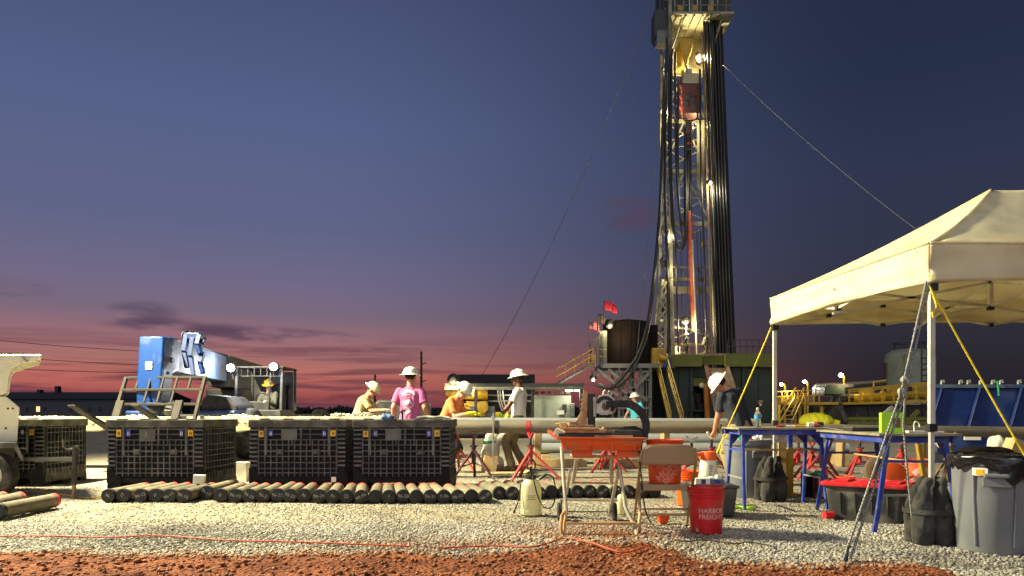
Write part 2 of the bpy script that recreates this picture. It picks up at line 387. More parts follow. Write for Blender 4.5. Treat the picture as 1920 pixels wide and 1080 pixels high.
# ============================================================ GROUND
def interp(x, xs, ys): return float(np.interp(x, xs, ys))
YBP = (-200, 0, 480, 700, 880, 980, 1060, 1200, 1260, 1310, 1400, 1560, 1720, 1785, 1900, 2200)
YBY = [5.3, 5.3, 5.25, 5.33, 5.25, 5.45, 5.75, 5.8, 5.45, 5.1, 4.92, 4.88, 4.92, 4.55, 4.3, 4.1]
YBX = [(p - 960) / K * y for p, y in zip(YBP, YBY)]
def red_mask(x, y):
    if y > 9 or y < -30: return 0.
    b = interp(x, YBX, YBY) + .22 * nz3((x, y, 3), 1.7) + .1 * nz3((x, y, 9), 6)
    v = min(1, max(0, (b + .2 - y) / .4)); v = v * v * (3 - 2 * v)
    g = math.exp(-((x - .75) / .75) ** 2 - ((y - 6.15) / .5) ** 2) * (.85 + .6 * nz3((x, y, 0), 4))
    g2 = math.exp(-((x + .3) / 1.0) ** 2 - ((y - 5.7) / .3) ** 2) * (.45 + .5 * nz3((x, y, 5), 4))
    return min(1, max(v, .85 * max(0, g), max(0, g2)))
def ground_h(x, y):
    if not (2 < y < 14 and abs(x) < 12): return 0.
    b = interp(x, YBX, YBY); m_ = min(1, max(0, (b + .1 - y) / .5))
    h = .004 * nz3((x, y, 1), 3) + .004 * nz3((x, y, 4), 9)
    h += m_ * (.03 + .03 * nz3((x, y, 2), 2.2) + .010 * nz3((x, y, 7), 7) + .006 * nz3((x, y, 8), 22))
    return h
def axis(lo, a, b, hi, step):
    core = list(np.arange(a, b, step)) + [b]
    out = []; w = step; x = b
    while x < hi: w *= 1.35; x += w; out.append(min(x, hi))
    pre = []; w = step; x = a
    while x > lo: w *= 1.35; x -= w; pre.append(max(x, lo))
    return pre[::-1] + core + out
gx = axis(-3500, -6.2, 6.2, 3500, .05); gy = axis(-300, 3.6, 9.6, 4500, .045)
gv = []; gr = []
for y in gy:
    for x in gx:
        gv.append((x, y, ground_h(x, y))); gr.append(red_mask(x, y))
w_ = len(gx)
gf = [(j * w_ + i, j * w_ + i + 1, (j + 1) * w_ + i + 1, (j + 1) * w_ + i) for j in range(len(gy) - 1) for i in range(w_ - 1)]
me = bpy.data.meshes.new('ground'); me.from_pydata(gv, [], gf)
a_ = me.attributes.new('red', 'FLOAT', 'POINT'); a_.data.foreach_set('value', gr)
for p in me.polygons: p.use_smooth = True
gm = bpy.data.materials.new('gravel_yard'); gm.use_nodes = True; T = gm.node_tree; N = T.nodes; L = T.links; b = N['Principled BSDF']
b.inputs['Roughness'].default_value = .95; b.inputs['Specular IOR Level'].default_value = .15
tcn = N.new('ShaderNodeTexCoord'); pos = tcn.outputs['Object']
def gn(s, det=5):
    n = N.new('ShaderNodeTexNoise'); n.inputs['Scale'].default_value = s; n.inputs['Detail'].default_value = det; L.new(pos, n.inputs['Vector']); return n.outputs[0]
def gr_(v, a, bb, c=0, e=1):
    n = N.new('ShaderNodeMapRange'); n.interpolation_type = 'SMOOTHSTEP'; L.new(v, n.inputs[0])
    for i, x in enumerate((a, bb, c, e)): n.inputs[i + 1].default_value = x
    return n.outputs[0]
def gmix(f, a, bb, bt='MIX'):
    n = N.new('ShaderNodeMix'); n.data_type = 'RGBA'; n.blend_type = bt
    for i, v in ((0, f), (6, a), (7, bb)):
        if isinstance(v, (int, float, tuple)): n.inputs[i].default_value = v
        else: L.new(v, n.inputs[i])
    return n.outputs[2]
vo = N.new('ShaderNodeTexVoronoi'); vo.inputs['Scale'].default_value = 34; L.new(pos, vo.inputs['Vector'])
sepc = N.new('ShaderNodeSeparateColor'); L.new(vo.outputs['Color'], sepc.inputs[0])
stone = gmix(sepc.outputs[0], C(112, 106, 92), C(190, 184, 166))
stone = gmix(gr_(gn(.5), .42, .62), stone, C(158, 150, 130))
stone = gmix(gr_(gn(1.3), .5, .75), stone, C(122, 112, 92))
redd = gmix(gr_(gn(3), .35, .65), C(104, 58, 38), C(140, 84, 56))
redd = gmix(gr_(gn(40), .5, .72), redd, C(92, 46, 28))
ra = N.new('ShaderNodeAttribute'); ra.attribute_name = 'red'
gc = gmix(ra.outputs['Fac'], stone, redd)
sp = N.new('ShaderNodeSeparateXYZ'); L.new(pos, sp.inputs[0])
gc = gmix(gr_(sp.outputs[1], 60, 110), gc, C(64, 62, 46))       # the yard ends in rough grassland
L.new(gc, b.inputs['Base Color'])
bp = N.new('ShaderNodeBump'); bp.inputs['Strength'].default_value = .9; bp.inputs['Distance'].default_value = .03
hs = N.new('ShaderNodeMath'); hs.operation = 'SUBTRACT'; L.new(gn(24, 6), hs.inputs[0]); L.new(vo.outputs['Distance'], hs.inputs[1])
L.new(hs.outputs[0], bp.inputs['Height']); L.new(bp.outputs[0], b.inputs['Normal'])
ground = obj('ground', me, gm); tag(ground, kind='structure')

# loose crushed stone, one mesh of many individual stones
def stones(name, pts, rad, cols, tmpl, label, flat=.62):
    n = len(pts); tv, tf = tmpl; k = len(tv)
    ang = rng.uniform(0, 6.283, (n, 3)); ca, sa = np.cos(ang), np.sin(ang)
    base = tv[None] * (1 + rng.uniform(-.33, .33, (n, k, 1))) * rad[:, None, None] * rng.uniform(.7, 1.3, (n, 1, 3))
    x, y, z = base[..., 0], base[..., 1], base[..., 2]
    x, y = x * ca[:, :1] - y * sa[:, :1], x * sa[:, :1] + y * ca[:, :1]
    x, z = x * ca[:, 1:2] - z * sa[:, 1:2], x * sa[:, 1:2] + z * ca[:, 1:2]
    x, y = x * ca[:, 2:] - y * sa[:, 2:], x * sa[:, 2:] + y * ca[:, 2:]
    vs = np.stack([x, y, z * flat], -1) + pts[:, None, :]
    fs = (tf[None] + (np.arange(n) * k)[:, None, None]).reshape(-1)
    nf = n * len(tf)
    me = bpy.data.meshes.new(name); me.vertices.add(n * k); me.vertices.foreach_set('co', vs.reshape(-1).astype(np.float32))
    me.loops.add(nf * 3); me.loops.foreach_set('vertex_index', fs.astype(np.int32))
    me.polygons.add(nf); me.polygons.foreach_set('loop_start', np.arange(0, nf * 3, 3, dtype=np.int32)); me.update(calc_edges=True)
    ca_ = me.color_attributes.new('tint', 'FLOAT_COLOR', 'POINT')
    cc = np.ones((n, k, 4), np.float32); cc[..., :3] = cols[:, None, :]; ca_.data.foreach_set('color', cc.reshape(-1))
    me.validate()
    return me
ph = (1 + 5 ** .5) / 2
IV = np.array([(-1, ph, 0), (1, ph, 0), (-1, -ph, 0), (1, -ph, 0), (0, -1, ph), (0, 1, ph), (0, -1, -ph), (0, 1, -ph), (ph, 0, -1), (ph, 0, 1), (-ph, 0, -1), (-ph, 0, 1)]) / math.sqrt(1 + ph * ph)
IF = np.array([(0, 11, 5), (0, 5, 1), (0, 1, 7), (0, 7, 10), (0, 10, 11), (1, 5, 9), (5, 11, 4), (11, 10, 2), (10, 7, 6), (7, 1, 8), (3, 9, 4), (3, 4, 2), (3, 2, 6), (3, 6, 8), (3, 8, 9), (4, 9, 5), (2, 4, 11), (6, 2, 10), (8, 6, 7), (9, 8, 1)])
OV = np.array([(1, 0, 0), (-1, 0, 0), (0, 1, 0), (0, -1, 0), (0, 0, 1), (0, 0, -1)], float)
OF = np.array([(0, 2, 4), (2, 1, 4), (1, 3, 4), (3, 0, 4), (2, 0, 5), (1, 2, 5), (3, 1, 5), (0, 3, 5)])
m_stone = mat('crushed_stone', (180, 176, 160), .9, attr='tint', var=.15, scale=40, spec=.2)
def scatter(n, y0, y1, rmin, rmax, red_keep=.12):
    P_ = []; Rr = []; Cc = []
    while len(P_) < n:
        y = math.sqrt(random.uniform(y0 * y0, y1 * y1)); x = random.uniform(-.76, .76) * y
        rm = red_mask(x, y)
        if random.random() < max(0, rm - .15) * (1.2 - red_keep): continue
        if nz3((x * .7, y * 1.3, 11), 1) > .1 and random.random() < .55: continue
        r = (rmin + (rmax - rmin) * random.random() ** 2.6) * interp(y, [4.5, 7, 10], [1.2, .85, .65])
        h = ground_h(x, y)
        g = random.uniform(.62, 1.15) * (.9 + .38 * nz3((x, y, 0), .9) + .2 * nz3((x, y, 6), 3.1)); base = random.choice(((.42, .40, .34), (.36, .345, .30), (.47, .45, .40), (.33, .30, .24), (.50, .48, .42), (.26, .25, .23)))
        c = [g * v for v in base]
        if rm > .02:
            f = min(1, rm * 1.5) * random.uniform(.45, 1); rd = (.33, .15, .06); c = [a * (1 - f) + q * f for a, q in zip(c, rd)]
        P_.append((x, y, h + r * .25)); Rr.append(r); Cc.append(c)
    return np.array(P_), np.array(Rr), np.array(Cc)
g1 = obj('gravel', stones('gravel', *scatter(100000, 4.2, 6.7, .0045, .019, .035), (OV, OF), ''), m_stone)
tag(g1, 'pale crushed stone spread over the near ground', 'gravel', kind='stuff')
g2 = obj('gravel', stones('gravel', *scatter(70000, 6.7, 10.5, .0045, .017, .035), (OV, OF), ''), m_stone)
tag(g2, 'pale crushed stone around the row of core tubes', 'gravel', kind='stuff')
# coarser stones where the gravel meets the soil
pp = []; rr = []; cc = []
while len(pp) < 520:
    y = random.uniform(4.7, 6.0); x = random.uniform(-.6, 2.3) if random.random() < .6 else random.uniform(-.7, .7) * y
    if not .05 < red_mask(x, y) < .97: continue
    r = .009 + .022 * random.random() ** 3; g = random.uniform(.5, 1.05); pp.append((x, y, ground_h(x, y) + r * .35)); rr.append(r)
    f = random.random() * .6; cc.append(tuple(g * (a_ * (1 - f) + q_ * f) for a_, q_ in zip((.42, .39, .32), (.30, .15, .07))))
g4 = obj('gravel', stones('gravel', np.array(pp), np.array(rr), np.array(cc), (OV, OF), '', .7), m_stone)
tag(g4, 'coarser stones along the edge of the red soil', 'gravel', kind='stuff')
# clods of red soil
pp = []; rr = []; cc = []
while len(pp) < 6000:
    y = random.uniform(4.2, 5.9); x = random.uniform(-.76, .76) * y; rm = red_mask(x, y)
    if rm < .6: continue
    r = .003 + .024 * random.random() ** 8; g = random.uniform(.7, 1.25)
    pp.append((x, y, ground_h(x, y) + r * .3)); rr.append(r); cc.append((.24 * g, .094 * g, .042 * g))
g3 = obj('soil_clods', stones('soil_clods', np.array(pp), np.array(rr), np.array(cc), (OV, OF), ''), m_stone)
tag(g3, 'crumbly clods of red soil along the front edge', 'soil', kind='stuff')

# ============================================================ LIGHT TOWER (trailer at the left edge; its lamps light the yard)
LT = thing('light_tower', 'cream light tower trailer with wheel and tongue jack at left edge', 'light tower', (-6.9, 9.3, 0))
def q(px, py, Y): return P(px, py, Y)
YF = 8.95; YB = 10.0
def profile(pts, y0, y1):
    pl = [q(a, b_, y0) for a, b_ in pts]; n = len(pl); vs = pl + [V(p.x - .66 * (y1 - y0), y1, p.z) for p in pl]   # the ends of the housing rake back
    return MB().add(vs, [tuple(range(n - 1, -1, -1)), tuple(range(n, 2 * n))] + [(i, (i + 1) % n, n + (i + 1) % n, n + i) for i in range(n)])
lo = [(-620, 742), (12, 743), (37, 764), (32, 829), (-620, 829)]
profile(lo, YF, YB).build('lower_panel', m_cream, LT, bev=.015, world=True)
up = [(-620, 664), (79, 664), (79, 673), (60, 679), (24, 690), (18, 706), (15, 735), (3, 741), (-620, 741)]
hood = profile(up, YF - .02, YB + .02).build('hood', m_cream, LT, bev=.02, sm=40, world=True)
hm = MB(); hm.bar(q(40, 667.5, YF - .024), q(52, 678, YF - .024), .045, .006); hm.build('decal', m_topdrive, hood, world=True)
vm = MB()
for k in range(9): vm.bb(q(-120 + k * 18, 661, YF + .06), q(-108 + k * 18, 663.6, YF + .06) + V(0, .3, 0))
vm.build('vent_grille', m_dsteel, hood, world=True)
bo = MB()
for a, b_ in ((15, 766), (24, 766), (11, 803)): bo.tube(q(a, b_, YF - .008), q(a, b_, YF + .01), .012, n=10)
bo.build('bolt', m_dsteel, LT, world=True)
fp = [(-70, 830), (30, 829), (45, 862), (40, 864), (26, 840), (-66, 841)]
profile(fp, YF - .22, YF + .1).build('fender', m_rim, LT, bev=.006, world=True)
MB().bb(q(-620, 831, YF + .06), q(28, 866, YB - .1)).build('chassis', m_dsteel, LT, world=True)
wc = q(-12, 890, 8.78)
wr = 0.262
def wheel(parent, c, r, w, ax=V(0, 1, 0), m1=None, hub=m_alu, nut=True):
    rot = ax.to_track_quat('Z', 'Y').to_matrix()
    t_ = MB().lathe([(r * .62, -w / 2), (r * .9, -w / 2), (r * .98, -w * .4), (r, -w * .2), (r, w * .2), (r * .98, w * .4), (r * .9, w / 2), (r * .62, w / 2), (r * .62, -w / 2)], 36, c, rot, close=False).build('tyre', m1 or m_tyre, parent, sm=35, world=True)
    hb = MB().lathe([(0, -w * .12), (r * .2, -w * .12), (r * .24, -w * .05), (r * .45, -w * .02), (r * .5, -w * .3), (r * .6, -w * .42), (r * .63, -w * .42), (r * .63, w * .42), (r * .3, w * .4), (0, w * .4)], 30, c, rot).build('rim', hub, parent, sm=35, world=True)
    return t_
wheel(LT, wc, wr, .2, V(0, 1, 0))
MB().bar(q(26, 861, 9.0), q(138, 861, 8.75), .055, .05).build('tongue', m_steel, LT, bev=.004, world=True)
jk = MB(); jk.tube(q(141, 838, 8.72), q(139, 908, 8.72), .03); jk.build('jack_tube', m_dsteel, LT, sm=40, world=True)
MB().tube(q(139, 906, 8.72), V(q(139, 906, 8.72).x, 8.72, .0), .022).build('jack_leg', m_rust, LT, sm=40, world=True)
MB().path([q(119, 824, 8.72), q(119, 838, 8.72), q(124, 842, 8.72), q(138, 842, 8.72), q(146, 836, 8.72), q(147, 842, 8.72)], .011).build('crank', m_steel, LT, sm=40, world=True)
# mast and lamp heads
mx, my = -9.1, 10.1
for k, (z0, z1, w0) in enumerate(((.6, 3.2, .18), (3.0, 5.4, .15), (5.2, 7.45, .12))):
    MB().bb((mx - w0 / 2, my - w0 / 2, z0), (mx + w0 / 2, my + w0 / 2, z1)).build('mast_section', m_galv, LT, bev=.005, world=True)
MB().bb((mx - .04, my - .75, 7.4), (mx + .04, my + .75, 7.48)).build('crossbar', m_galv, LT, world=True)
KEY = []
for dy, dz in ((-.6, .2), (-.2, .2), (.2, .2), (.6, .2)):
    c0 = V(mx + .12, my + dy, 7.44 + dz); tgt = V(.3, 8.6, .3); dr = (tgt - c0).normalized(); rot = dr.to_track_quat('Z', 'Y').to_matrix()
    h_ = MB().lathe([(.02, -.2), (.08, -.18), (.15, -.02), (.17, .06), (.165, .06), (.14, -.01), (.02, -.1)], 20, c0, rot).build('lamp_head', m_dsteel, LT, sm=40, world=True)
    MB().lathe([(0, .0), (.148, .0), (.148, .008), (0, .008)], 20, c0, rot).build('lamp_lens', m_lwarm, h_, world=True)
    MB().bar((mx, my + dy, 7.44), c0 - dr * .15, .03).build('bracket', m_galv, LT, world=True)
    KEY.append(lamp('tower_lamp', c0 + dr * .1, KEY_W / 4, (1, .89, .56), .13, LT, spot=165, target=tgt))

# ============================================================ CORE TUBES
CR = .074; CL = .9
core_me = {}
def core_proto():
    tb = MB().tube((0, .012, 0), (0, CL - .06, 0), CR, n=24).mesh('tube')
    rd = MB().lathe([(CR - .012, -.055), (CR + .002, -.055), (CR + .002, 0), (CR - .012, 0), (CR - .014, -.03), (0, -.03)], 24, (0, CL, 0), Rx(R(-90))).mesh('red_end')
    cp = MB().lathe([(0, -.004), (CR - .008, -.004), (CR + .003, 0), (CR + .004, .05), (CR - .002, .052)], 24, (0, 0, 0), Rx(R(-90))).mesh('end_cap')
    for m_, mt in ((tb, m_core), (rd, m_corered), (cp, m_cap)):
        m_.materials.append(mt)
        for p in m_.polygons: p.use_smooth = True
        m_.set_sharp_from_angle(angle=R(40))
    return tb, rd, cp
TB, RD, CP = core_proto()
ORD = ['first', 'second', 'third', 'fourth', 'fifth', 'sixth', 'seventh', 'eighth', 'ninth', 'tenth', '11th', '12th', '13th', '14th', '15th', '16th', '17th', '18th', '19th', '20th', '21st', '22nd', '23rd', '24th', '25th', '26th', '27th', '28th', '29th', '30th', '31st', '32nd', '33rd', '34th', '35th', '36th', '37th', '38th', '39th', '40th', '41st', '42nd', '43rd', '44th', '45th']
def core(front, rz, label, txt, pitch=0, roll=None, group='core tubes in the long row'):
    c = thing('core_tube', label, 'core tube', front, 0, group); c.rotation_euler = (pitch, 0, rz)
    for nm, me in (('tube', TB), ('red_end', RD), ('end_cap', CP)): obj(nm, me, None, c)
    if txt:
        tm = text_mesh(txt, .052, .0008); tm.materials.append(m_chalk)
        rr = Matrix.Translation((0, -.0062, .004)) @ Matrix.Rotation(R(90), 4, 'X') @ Matrix.Rotation(roll if roll is not None else random.uniform(-.8, .8), 4, 'Z')
        tm.transform(rr); obj('writing', tm, None, c)
    return c
cx = [203, 229, 262, 289, 317, 345, 379, 412, 442, 466, 490, 515, 538, 563, 597, 622, 649, 678, 704, 729, 753, 777, 804.5, 828, 854, 878.6, 903, 926, 953, 975, 1000, 1023, 1048, 1077, 1101, 1127, 1149, 1177, 1199, 1219]
txts = ['96', '17', '96-13', '0', '96-15', '96-16', '96-17', '0', '96-19', '96-20', '96-2', '96-22', '96-23', '96', '96-24', '97', '22', '99-96', '', '9', '96-28', '', '96-31', '7-96', '96-33', '', '96-35', '91', '96-37', '', '96-39', '', '96-41', '36', '97-7', '96-43', '', '96-45', '86', '']
prevx = None
for i, px in enumerate(cx):
    by = 945 if i > 13 else 943
    if i == 6: by = 938
    if px > 915: by = 938
    if px > 1015: by = 935
    Y = 1.0 * K / (by - HOR) + .02
    x = (px - 960) / K * Y
    if prevx is not None and x - prevx < 2 * CR + .004: x = prevx + 2 * CR + .004
    prevx = x
    a = R(interp(px, [200, 350, 500, 650, 740, 860, 1220], [-2, 1, 6, 9, 10, 14, 13]) + random.uniform(-1.5, 1.5))
    zz = CR + .004 + (.0 if i != 6 else .012)
    nx = random.uniform(-.015, .015)
    nx = random.uniform(-.035, .03)
    cc_ = core(V(x, Y + nx, zz), a, '%s black-capped core tube from the left in the long row' % ORD[i], txts[i]); cc_.scale = (1, random.uniform(.86, 1.03), 1); cc_.rotation_euler[1] = random.uniform(-1.2, 1.2) if not txts[i] else 0
# loose tubes lying at the left edge
for k, (x, y, a, lab) in enumerate(((-4.80, 6.95, 1, 'nearest grey core tube lying loose at the left edge, red end away'),
                                  (-5.16, 7.1, 7, 'middle grey core tube lying loose by the trailer wheel'),
                                  (-5.42, 7.12, 3, 'farthest loose core tube beside trailer wheel, red end barely showing'))):
    core(V(x, y, CR + .01), R(a), lab, '', group='loose core tubes at the left edge')

# ============================================================ BULK CRATES
def crate(label, loc, rz=0, number=None, tagp=False):
    Wd, Dp, H = 1.22, 1.14, .92
    c = thing('bulk_crate', label, 'crate', loc, rz, 'black folding bulk crates')
    x0, x1, y0, y1 = -Wd / 2, Wd / 2, 0, Dp
    zb = .19; zt = H - .1
    b_ = MB()
    for sx_ in (x0 + .09, 0, x1 - .09):
        for sy_ in (y0 + .1, (y0 + y1) / 2, y1 - .1): b_.box((sx_, sy_, .06), (.17, .19, .12))
    b_.bb((x0 + .012, y0 + .012, .12), (x1 - .012, y1 - .012, zb)); b_.build('base', m_crate, c, bev=.008)
    sk = MB(); sk.bb((x0 + .004, y0 + .004, .005), (x0 + .12, y0 + .05, .118)); sk.bb((x1 - .12, y0 + .004, .005), (x1 - .004, y0 + .05, .118)); sk.bb((x0 + .3, y0 + .006, .126), (x1 - .3, y0 + .012, .18)); sk.build('skid', m_crate, c, bev=.005)
    # base skirt on the right and left: paler, slotted
    for s_, xx in ((-1, x0), (1, x1)):
        sb = MB(); sb.bb((xx - .006, y0 + .06, .055), (xx + .006, y1 - .06, .24)); ss = sb.build('side_skirt', m_rim, c, bev=.003)
        for k in range(11):
            if k in (4, 5): continue
            yy = y0 + .14 + k * .085; MB().bb((xx - .009, yy, .17), (xx + .009, yy + .03, .235)).build('slot', m_crate, ss)
    # gusset corners at the foot of the front
    for s_ in (-1, 1):
        g = MB(); xa = s_ * Wd / 2
        pts = [V(xa, y0 + .002, .12), V(xa - s_ * .2, y0 + .002, .12), V(xa - s_ * .18, y0 + .002, .2), V(xa - s_ * .12, y0 + .002, .22), V(xa - s_ * .06, y0 + .002, .30), V(xa, y0 + .002, .32)]
        g.prism(pts, (0, -.004, 0), (0, .04, 0)); g.build('corner_gusset', m_crate, c, bev=.004)
    # walls
    for nm, a0, a1 in (('front_wall', (x0 + .03, y0 + .032, zb), (x1 - .03, y0 + .05, zt)), ('back_wall', (x0 + .03, y1 - .05, zb), (x1 - .03, y1 - .032, zt)),
                       ('side_wall', (x0 + .032, y0 + .05, zb), (x0 + .05, y1 - .05, zt)), ('side_wall', (x1 - .05, y0 + .05, zb), (x1 - .032, y1 - .05, zt))):
        MB().bb(a0, a1).build(nm, m_crate, c)
    # lattice ribs of the front wall
    lt = MB(); r_ = .011
    for z in (.245, .30, .375, .455, .525, .60, .665, .735, .80):
        lt.bb((x0 + .1, y0 + .006, z - r_ / 2), (x1 - .1, y0 + .034, z + r_ / 2))
    xs = np.linspace(x0 + .12, x1 - .12, 14)
    for k, x in enumerate(xs):
        zt_ = zt if k in (0, 1, 6, 7, 12, 13) else .665
        lt.bb((x - r_ / 2, y0 + .008, zb + .01), (x + r_ / 2, y0 + .034, zt_))
    for x in (-.07, .05, .16): lt.bb((x - r_ / 2, y0 + .009, .6), (x + r_ / 2, y0 + .034, zt))
    lt.build('front_lattice', m_crate_rib, c)
    for s_, xx in ((-1, x0), (1, x1)):
        l2 = MB()
        for z in (.3, .375, .455, .525, .60, .735, .80): l2.bb((xx - s_ * .034, y0 + .1, z - r_ / 2), (xx - s_ * .008, y1 - .1, z + r_ / 2))
        for y in np.linspace(y0 + .12, y1 - .12, 11): l2.bb((xx - s_ * .034, y - r_ / 2, zb + .05), (xx - s_ * .009, y + r_ / 2, zt))
        l2.build('side_lattice', m_crate_rib, c)
    # louvred corner columns
    for sx_ in (-1, 1):
        cm = MB(); xa = sx_ * (Wd / 2 - .055)
        cm.bb((xa - .045, y0 + .02, .2), (xa + .045, y0 + .09, zt)); co = cm.build('corner_column', m_crate, c); MB().bb((xa - .045, y1 - .09, .2), (xa + .045, y1 - .02, zt)).build('corner_column', m_crate, c)
        lv = MB()
        for k in range(9): lv.bb((xa - .05, y0 + .004, .33 + k * .056), (xa + .05, y0 + .03, .352 + k * .056))
        lv.build('louvre', m_crate_rib, co)
    # rim
    rm = MB(); rm.bb((x0 - .008, y0 - .008, zt), (x1 + .008, y0 + .06, H)); rm.bb((x0 - .008, y1 - .06, zt), (x1 + .008, y1 + .008, H))
    rm.bb((x0 - .007, y0 + .06, zt), (x0 + .06, y1 - .06, H)); rm.bb((x1 - .06, y0 + .06, zt), (x1 + .007, y1 - .06, H)); ro = rm.build('top_rim', m_rim, c, bev=.008)
    lg = MB()
    for x in (-.42, -.12, .22, .46): lg.bb((x - .06, y0 - .004, H - .004), (x + .06, y0 + .05, H + .016))
    lg.build('stacking_lug', m_rim, ro, bev=.004)
    # drop door: U-shaped frame, latches, stickers, placard
    dm = MB(); fx = .40
    for s_ in (-1, 1): dm.bb((s_ * fx - .016, y0 - .002, .47), (s_ * fx + .016, y0 + .03, zt))
    dm.bb((-fx, y0 + .0, .512), (fx, y0 + .03, .53)); do = dm.build('door_frame', m_crate_rib, c, bev=.003)
    for x in (-.215, .245):
        la = MB().box((x, y0 - .006, .512), (.095, .03, .062)).build('latch', m_rim, do, bev=.005)
        MB().box((x, y0 - .024, .512), (.05, .012, .035)).build('latch_tab', m_crate_rib, do, bev=.003)
    for x, m_, w in ((-.455, m_yel_st, .062), (-.335, m_blue_st, .06), (.335, m_blue_st, .06), (.455, m_yel_st, .062)):
        x += random.uniform(-.008, .008); zs_ = .745 + random.uniform(-.006, .006)
        st = MB().box((x, y0 + .004, zs_), (w * random.uniform(.8, 1.05), .006, .085 * random.uniform(.85, 1.05))).build('sticker', m_, c)
        ik = MB(); ik.box((x - .006, y0 - .0005, .745), (.006, .004, .05)); ik.box((x + .012, y0 - .0005, .745), (.005, .004, .05)); ik.box((x + .003, y0 - .0005, .745), (.03, .004, .006)); ik.build('mark', m_ink if m_ is m_yel_st else m_paper, st)
    jx = random.uniform(-.03, .03); pl = MB().bb((-.21 + jx * .5, y0 + .004, .675 - abs(jx)), (-.02 + jx, y0 + .01, .795)).build('placard', m_placard, c)
    if number:
        tm = text_mesh(number, .07); tm.transform(Matrix.Translation((-.11, y0 + .001, .73)) @ Matrix.Rotation(R(90), 4, 'X')); obj('writing', tm, m_chalk, pl)
    if tagp: MB().bb((.43, y0 - .003, .13), (.49, y0 + .0, .195)).build('paper_tag', m_paper, c)
    return c
YC = 9.42
def cxp(px): return (px - 960) / K * YC
crate('black bulk crate with numeral two on its placard, nearest the trailer', (cxp(199) + .61, YC, 0), R(-1), '2')
crate('middle black bulk crate with a small white tag low right', (cxp(461) + .64, YC + .03, 0), R(.5), None, True)
crate('black bulk crate in front of the worker in the pink shirt', (cxp(662) + .61, YC, 0), R(0), None)
crate('dusty bulk crate standing behind the light tower trailer', (-7.0, 10.15, 0), R(2), None)
b_ = thing('cardboard_box', 'pale box on the ground in the gap between two crates', 'box', (P(449, 900, 10.9).x, 10.9, 0))
MB().bb((-.1, 0, .0), (.1, .2, .27)).build('carton', m_paper, b_, bev=.004)
for sx_ in (-1, 1): MB().box((sx_ * .05, .1, .276), (.098, .2, .006)).build('flap', m_paper, b_)
b_ = MB().prism([V(-.07, 0, 0), V(.06, 0, 0), V(.07, 0, .1), V(-.06, 0, .11)], (0, 0, 0), (0, .07, 0)).build('foam_block', m_paper, None, bev=.006); b_.location = (P(373, 910, 9.0).x, 8.98, 0.153)
tag(b_, 'small pale block lying on the tubes below the first crate', 'block')
# ============================================================ PEOPLE
m_skin = {'light': mat('skin_light', (196, 142, 112), .55, var=.08, scale=9), 'dark': mat('skin_dark', (92, 56, 40), .5, var=.1, scale=9)}
def cloth(name, c, **k): return mat(name, c, .9, var=.14, scale=5, bump=.35, bscale=26, **k)
m_hat = mat('hard_hat_shell', (226, 224, 212), .35, var=.05, dirt=(190, 182, 160), amt=.14, dscale=9)
m_hatb = mat('hard_hat_tan', (214, 200, 166), .4, var=.06, dirt=(180, 165, 130), amt=.2, dscale=9)
m_haty = mat('hard_hat_yellow', (226, 168, 26), .4)
m_hair = mat('dark_hair', (28, 22, 18), .7, bump=.4, bscale=80)
m_boot = mat('work_boot', (96, 70, 44), .8, dirt=(160, 146, 116), amt=.35)
m_eye = mat('eye_dark', (22, 18, 16), .3)
m_lip = mat('lip', (130, 74, 62), .6)
def remesh(mb, vox, smooth=3, wrinkle=0, wscale=9, seed=0):
    me = mb.mesh('tmp'); o = bpy.data.objects.new('tmp', me); col.objects.link(o)
    r = o.modifiers.new('r', 'REMESH'); r.mode = 'VOXEL'; r.voxel_size = vox; r.use_smooth_shade = True
    s = o.modifiers.new('s', 'SMOOTH'); s.factor = .5; s.iterations = smooth
    dg = bpy.context.evaluated_depsgraph_get(); out = bpy.data.meshes.new_from_object(o.evaluated_get(dg))
    bpy.data.objects.remove(o); bpy.data.meshes.remove(me)
    if wrinkle:
        n = len(out.vertices); co = np.empty(n * 3, np.float32); out.vertices.foreach_get('co', co); co = co.reshape(-1, 3)
        no = np.empty(n * 3, np.float32); out.vertices.foreach_get('normal', no); no = no.reshape(-1, 3)
        h = np.array([noise.noise(Vector((p[0] * wscale + seed, p[1] * wscale, p[2] * wscale * .45 + p[0] * 3))) + .5 * noise.noise(Vector((p[0] * wscale * 2.2, p[1] * wscale * 2.2 + seed, p[2] * wscale * 1.2))) for p in co])
        co = co + no * (h * wrinkle)[:, None]; out.vertices.foreach_set('co', co.reshape(-1)); out.update()
    for p in out.polygons: p.use_smooth = True
    return out
def ik(a, b, l1, l2, hint):
    d = b - a; L_ = d.length
    if L_ > (l1 + l2) * .995: b = a + d.normalized() * (l1 + l2) * .995; d = b - a; L_ = d.length
    u = d.normalized(); x = (l1 * l1 - l2 * l2 + L_ * L_) / (2 * L_); h = math.sqrt(max(0, l1 * l1 - x * x))
    hh = (hint - u * hint.dot(u)); hh = hh.normalized() if hh.length > 1e-4 else frame_of(u)[0]
    return a + u * x + hh * h, b
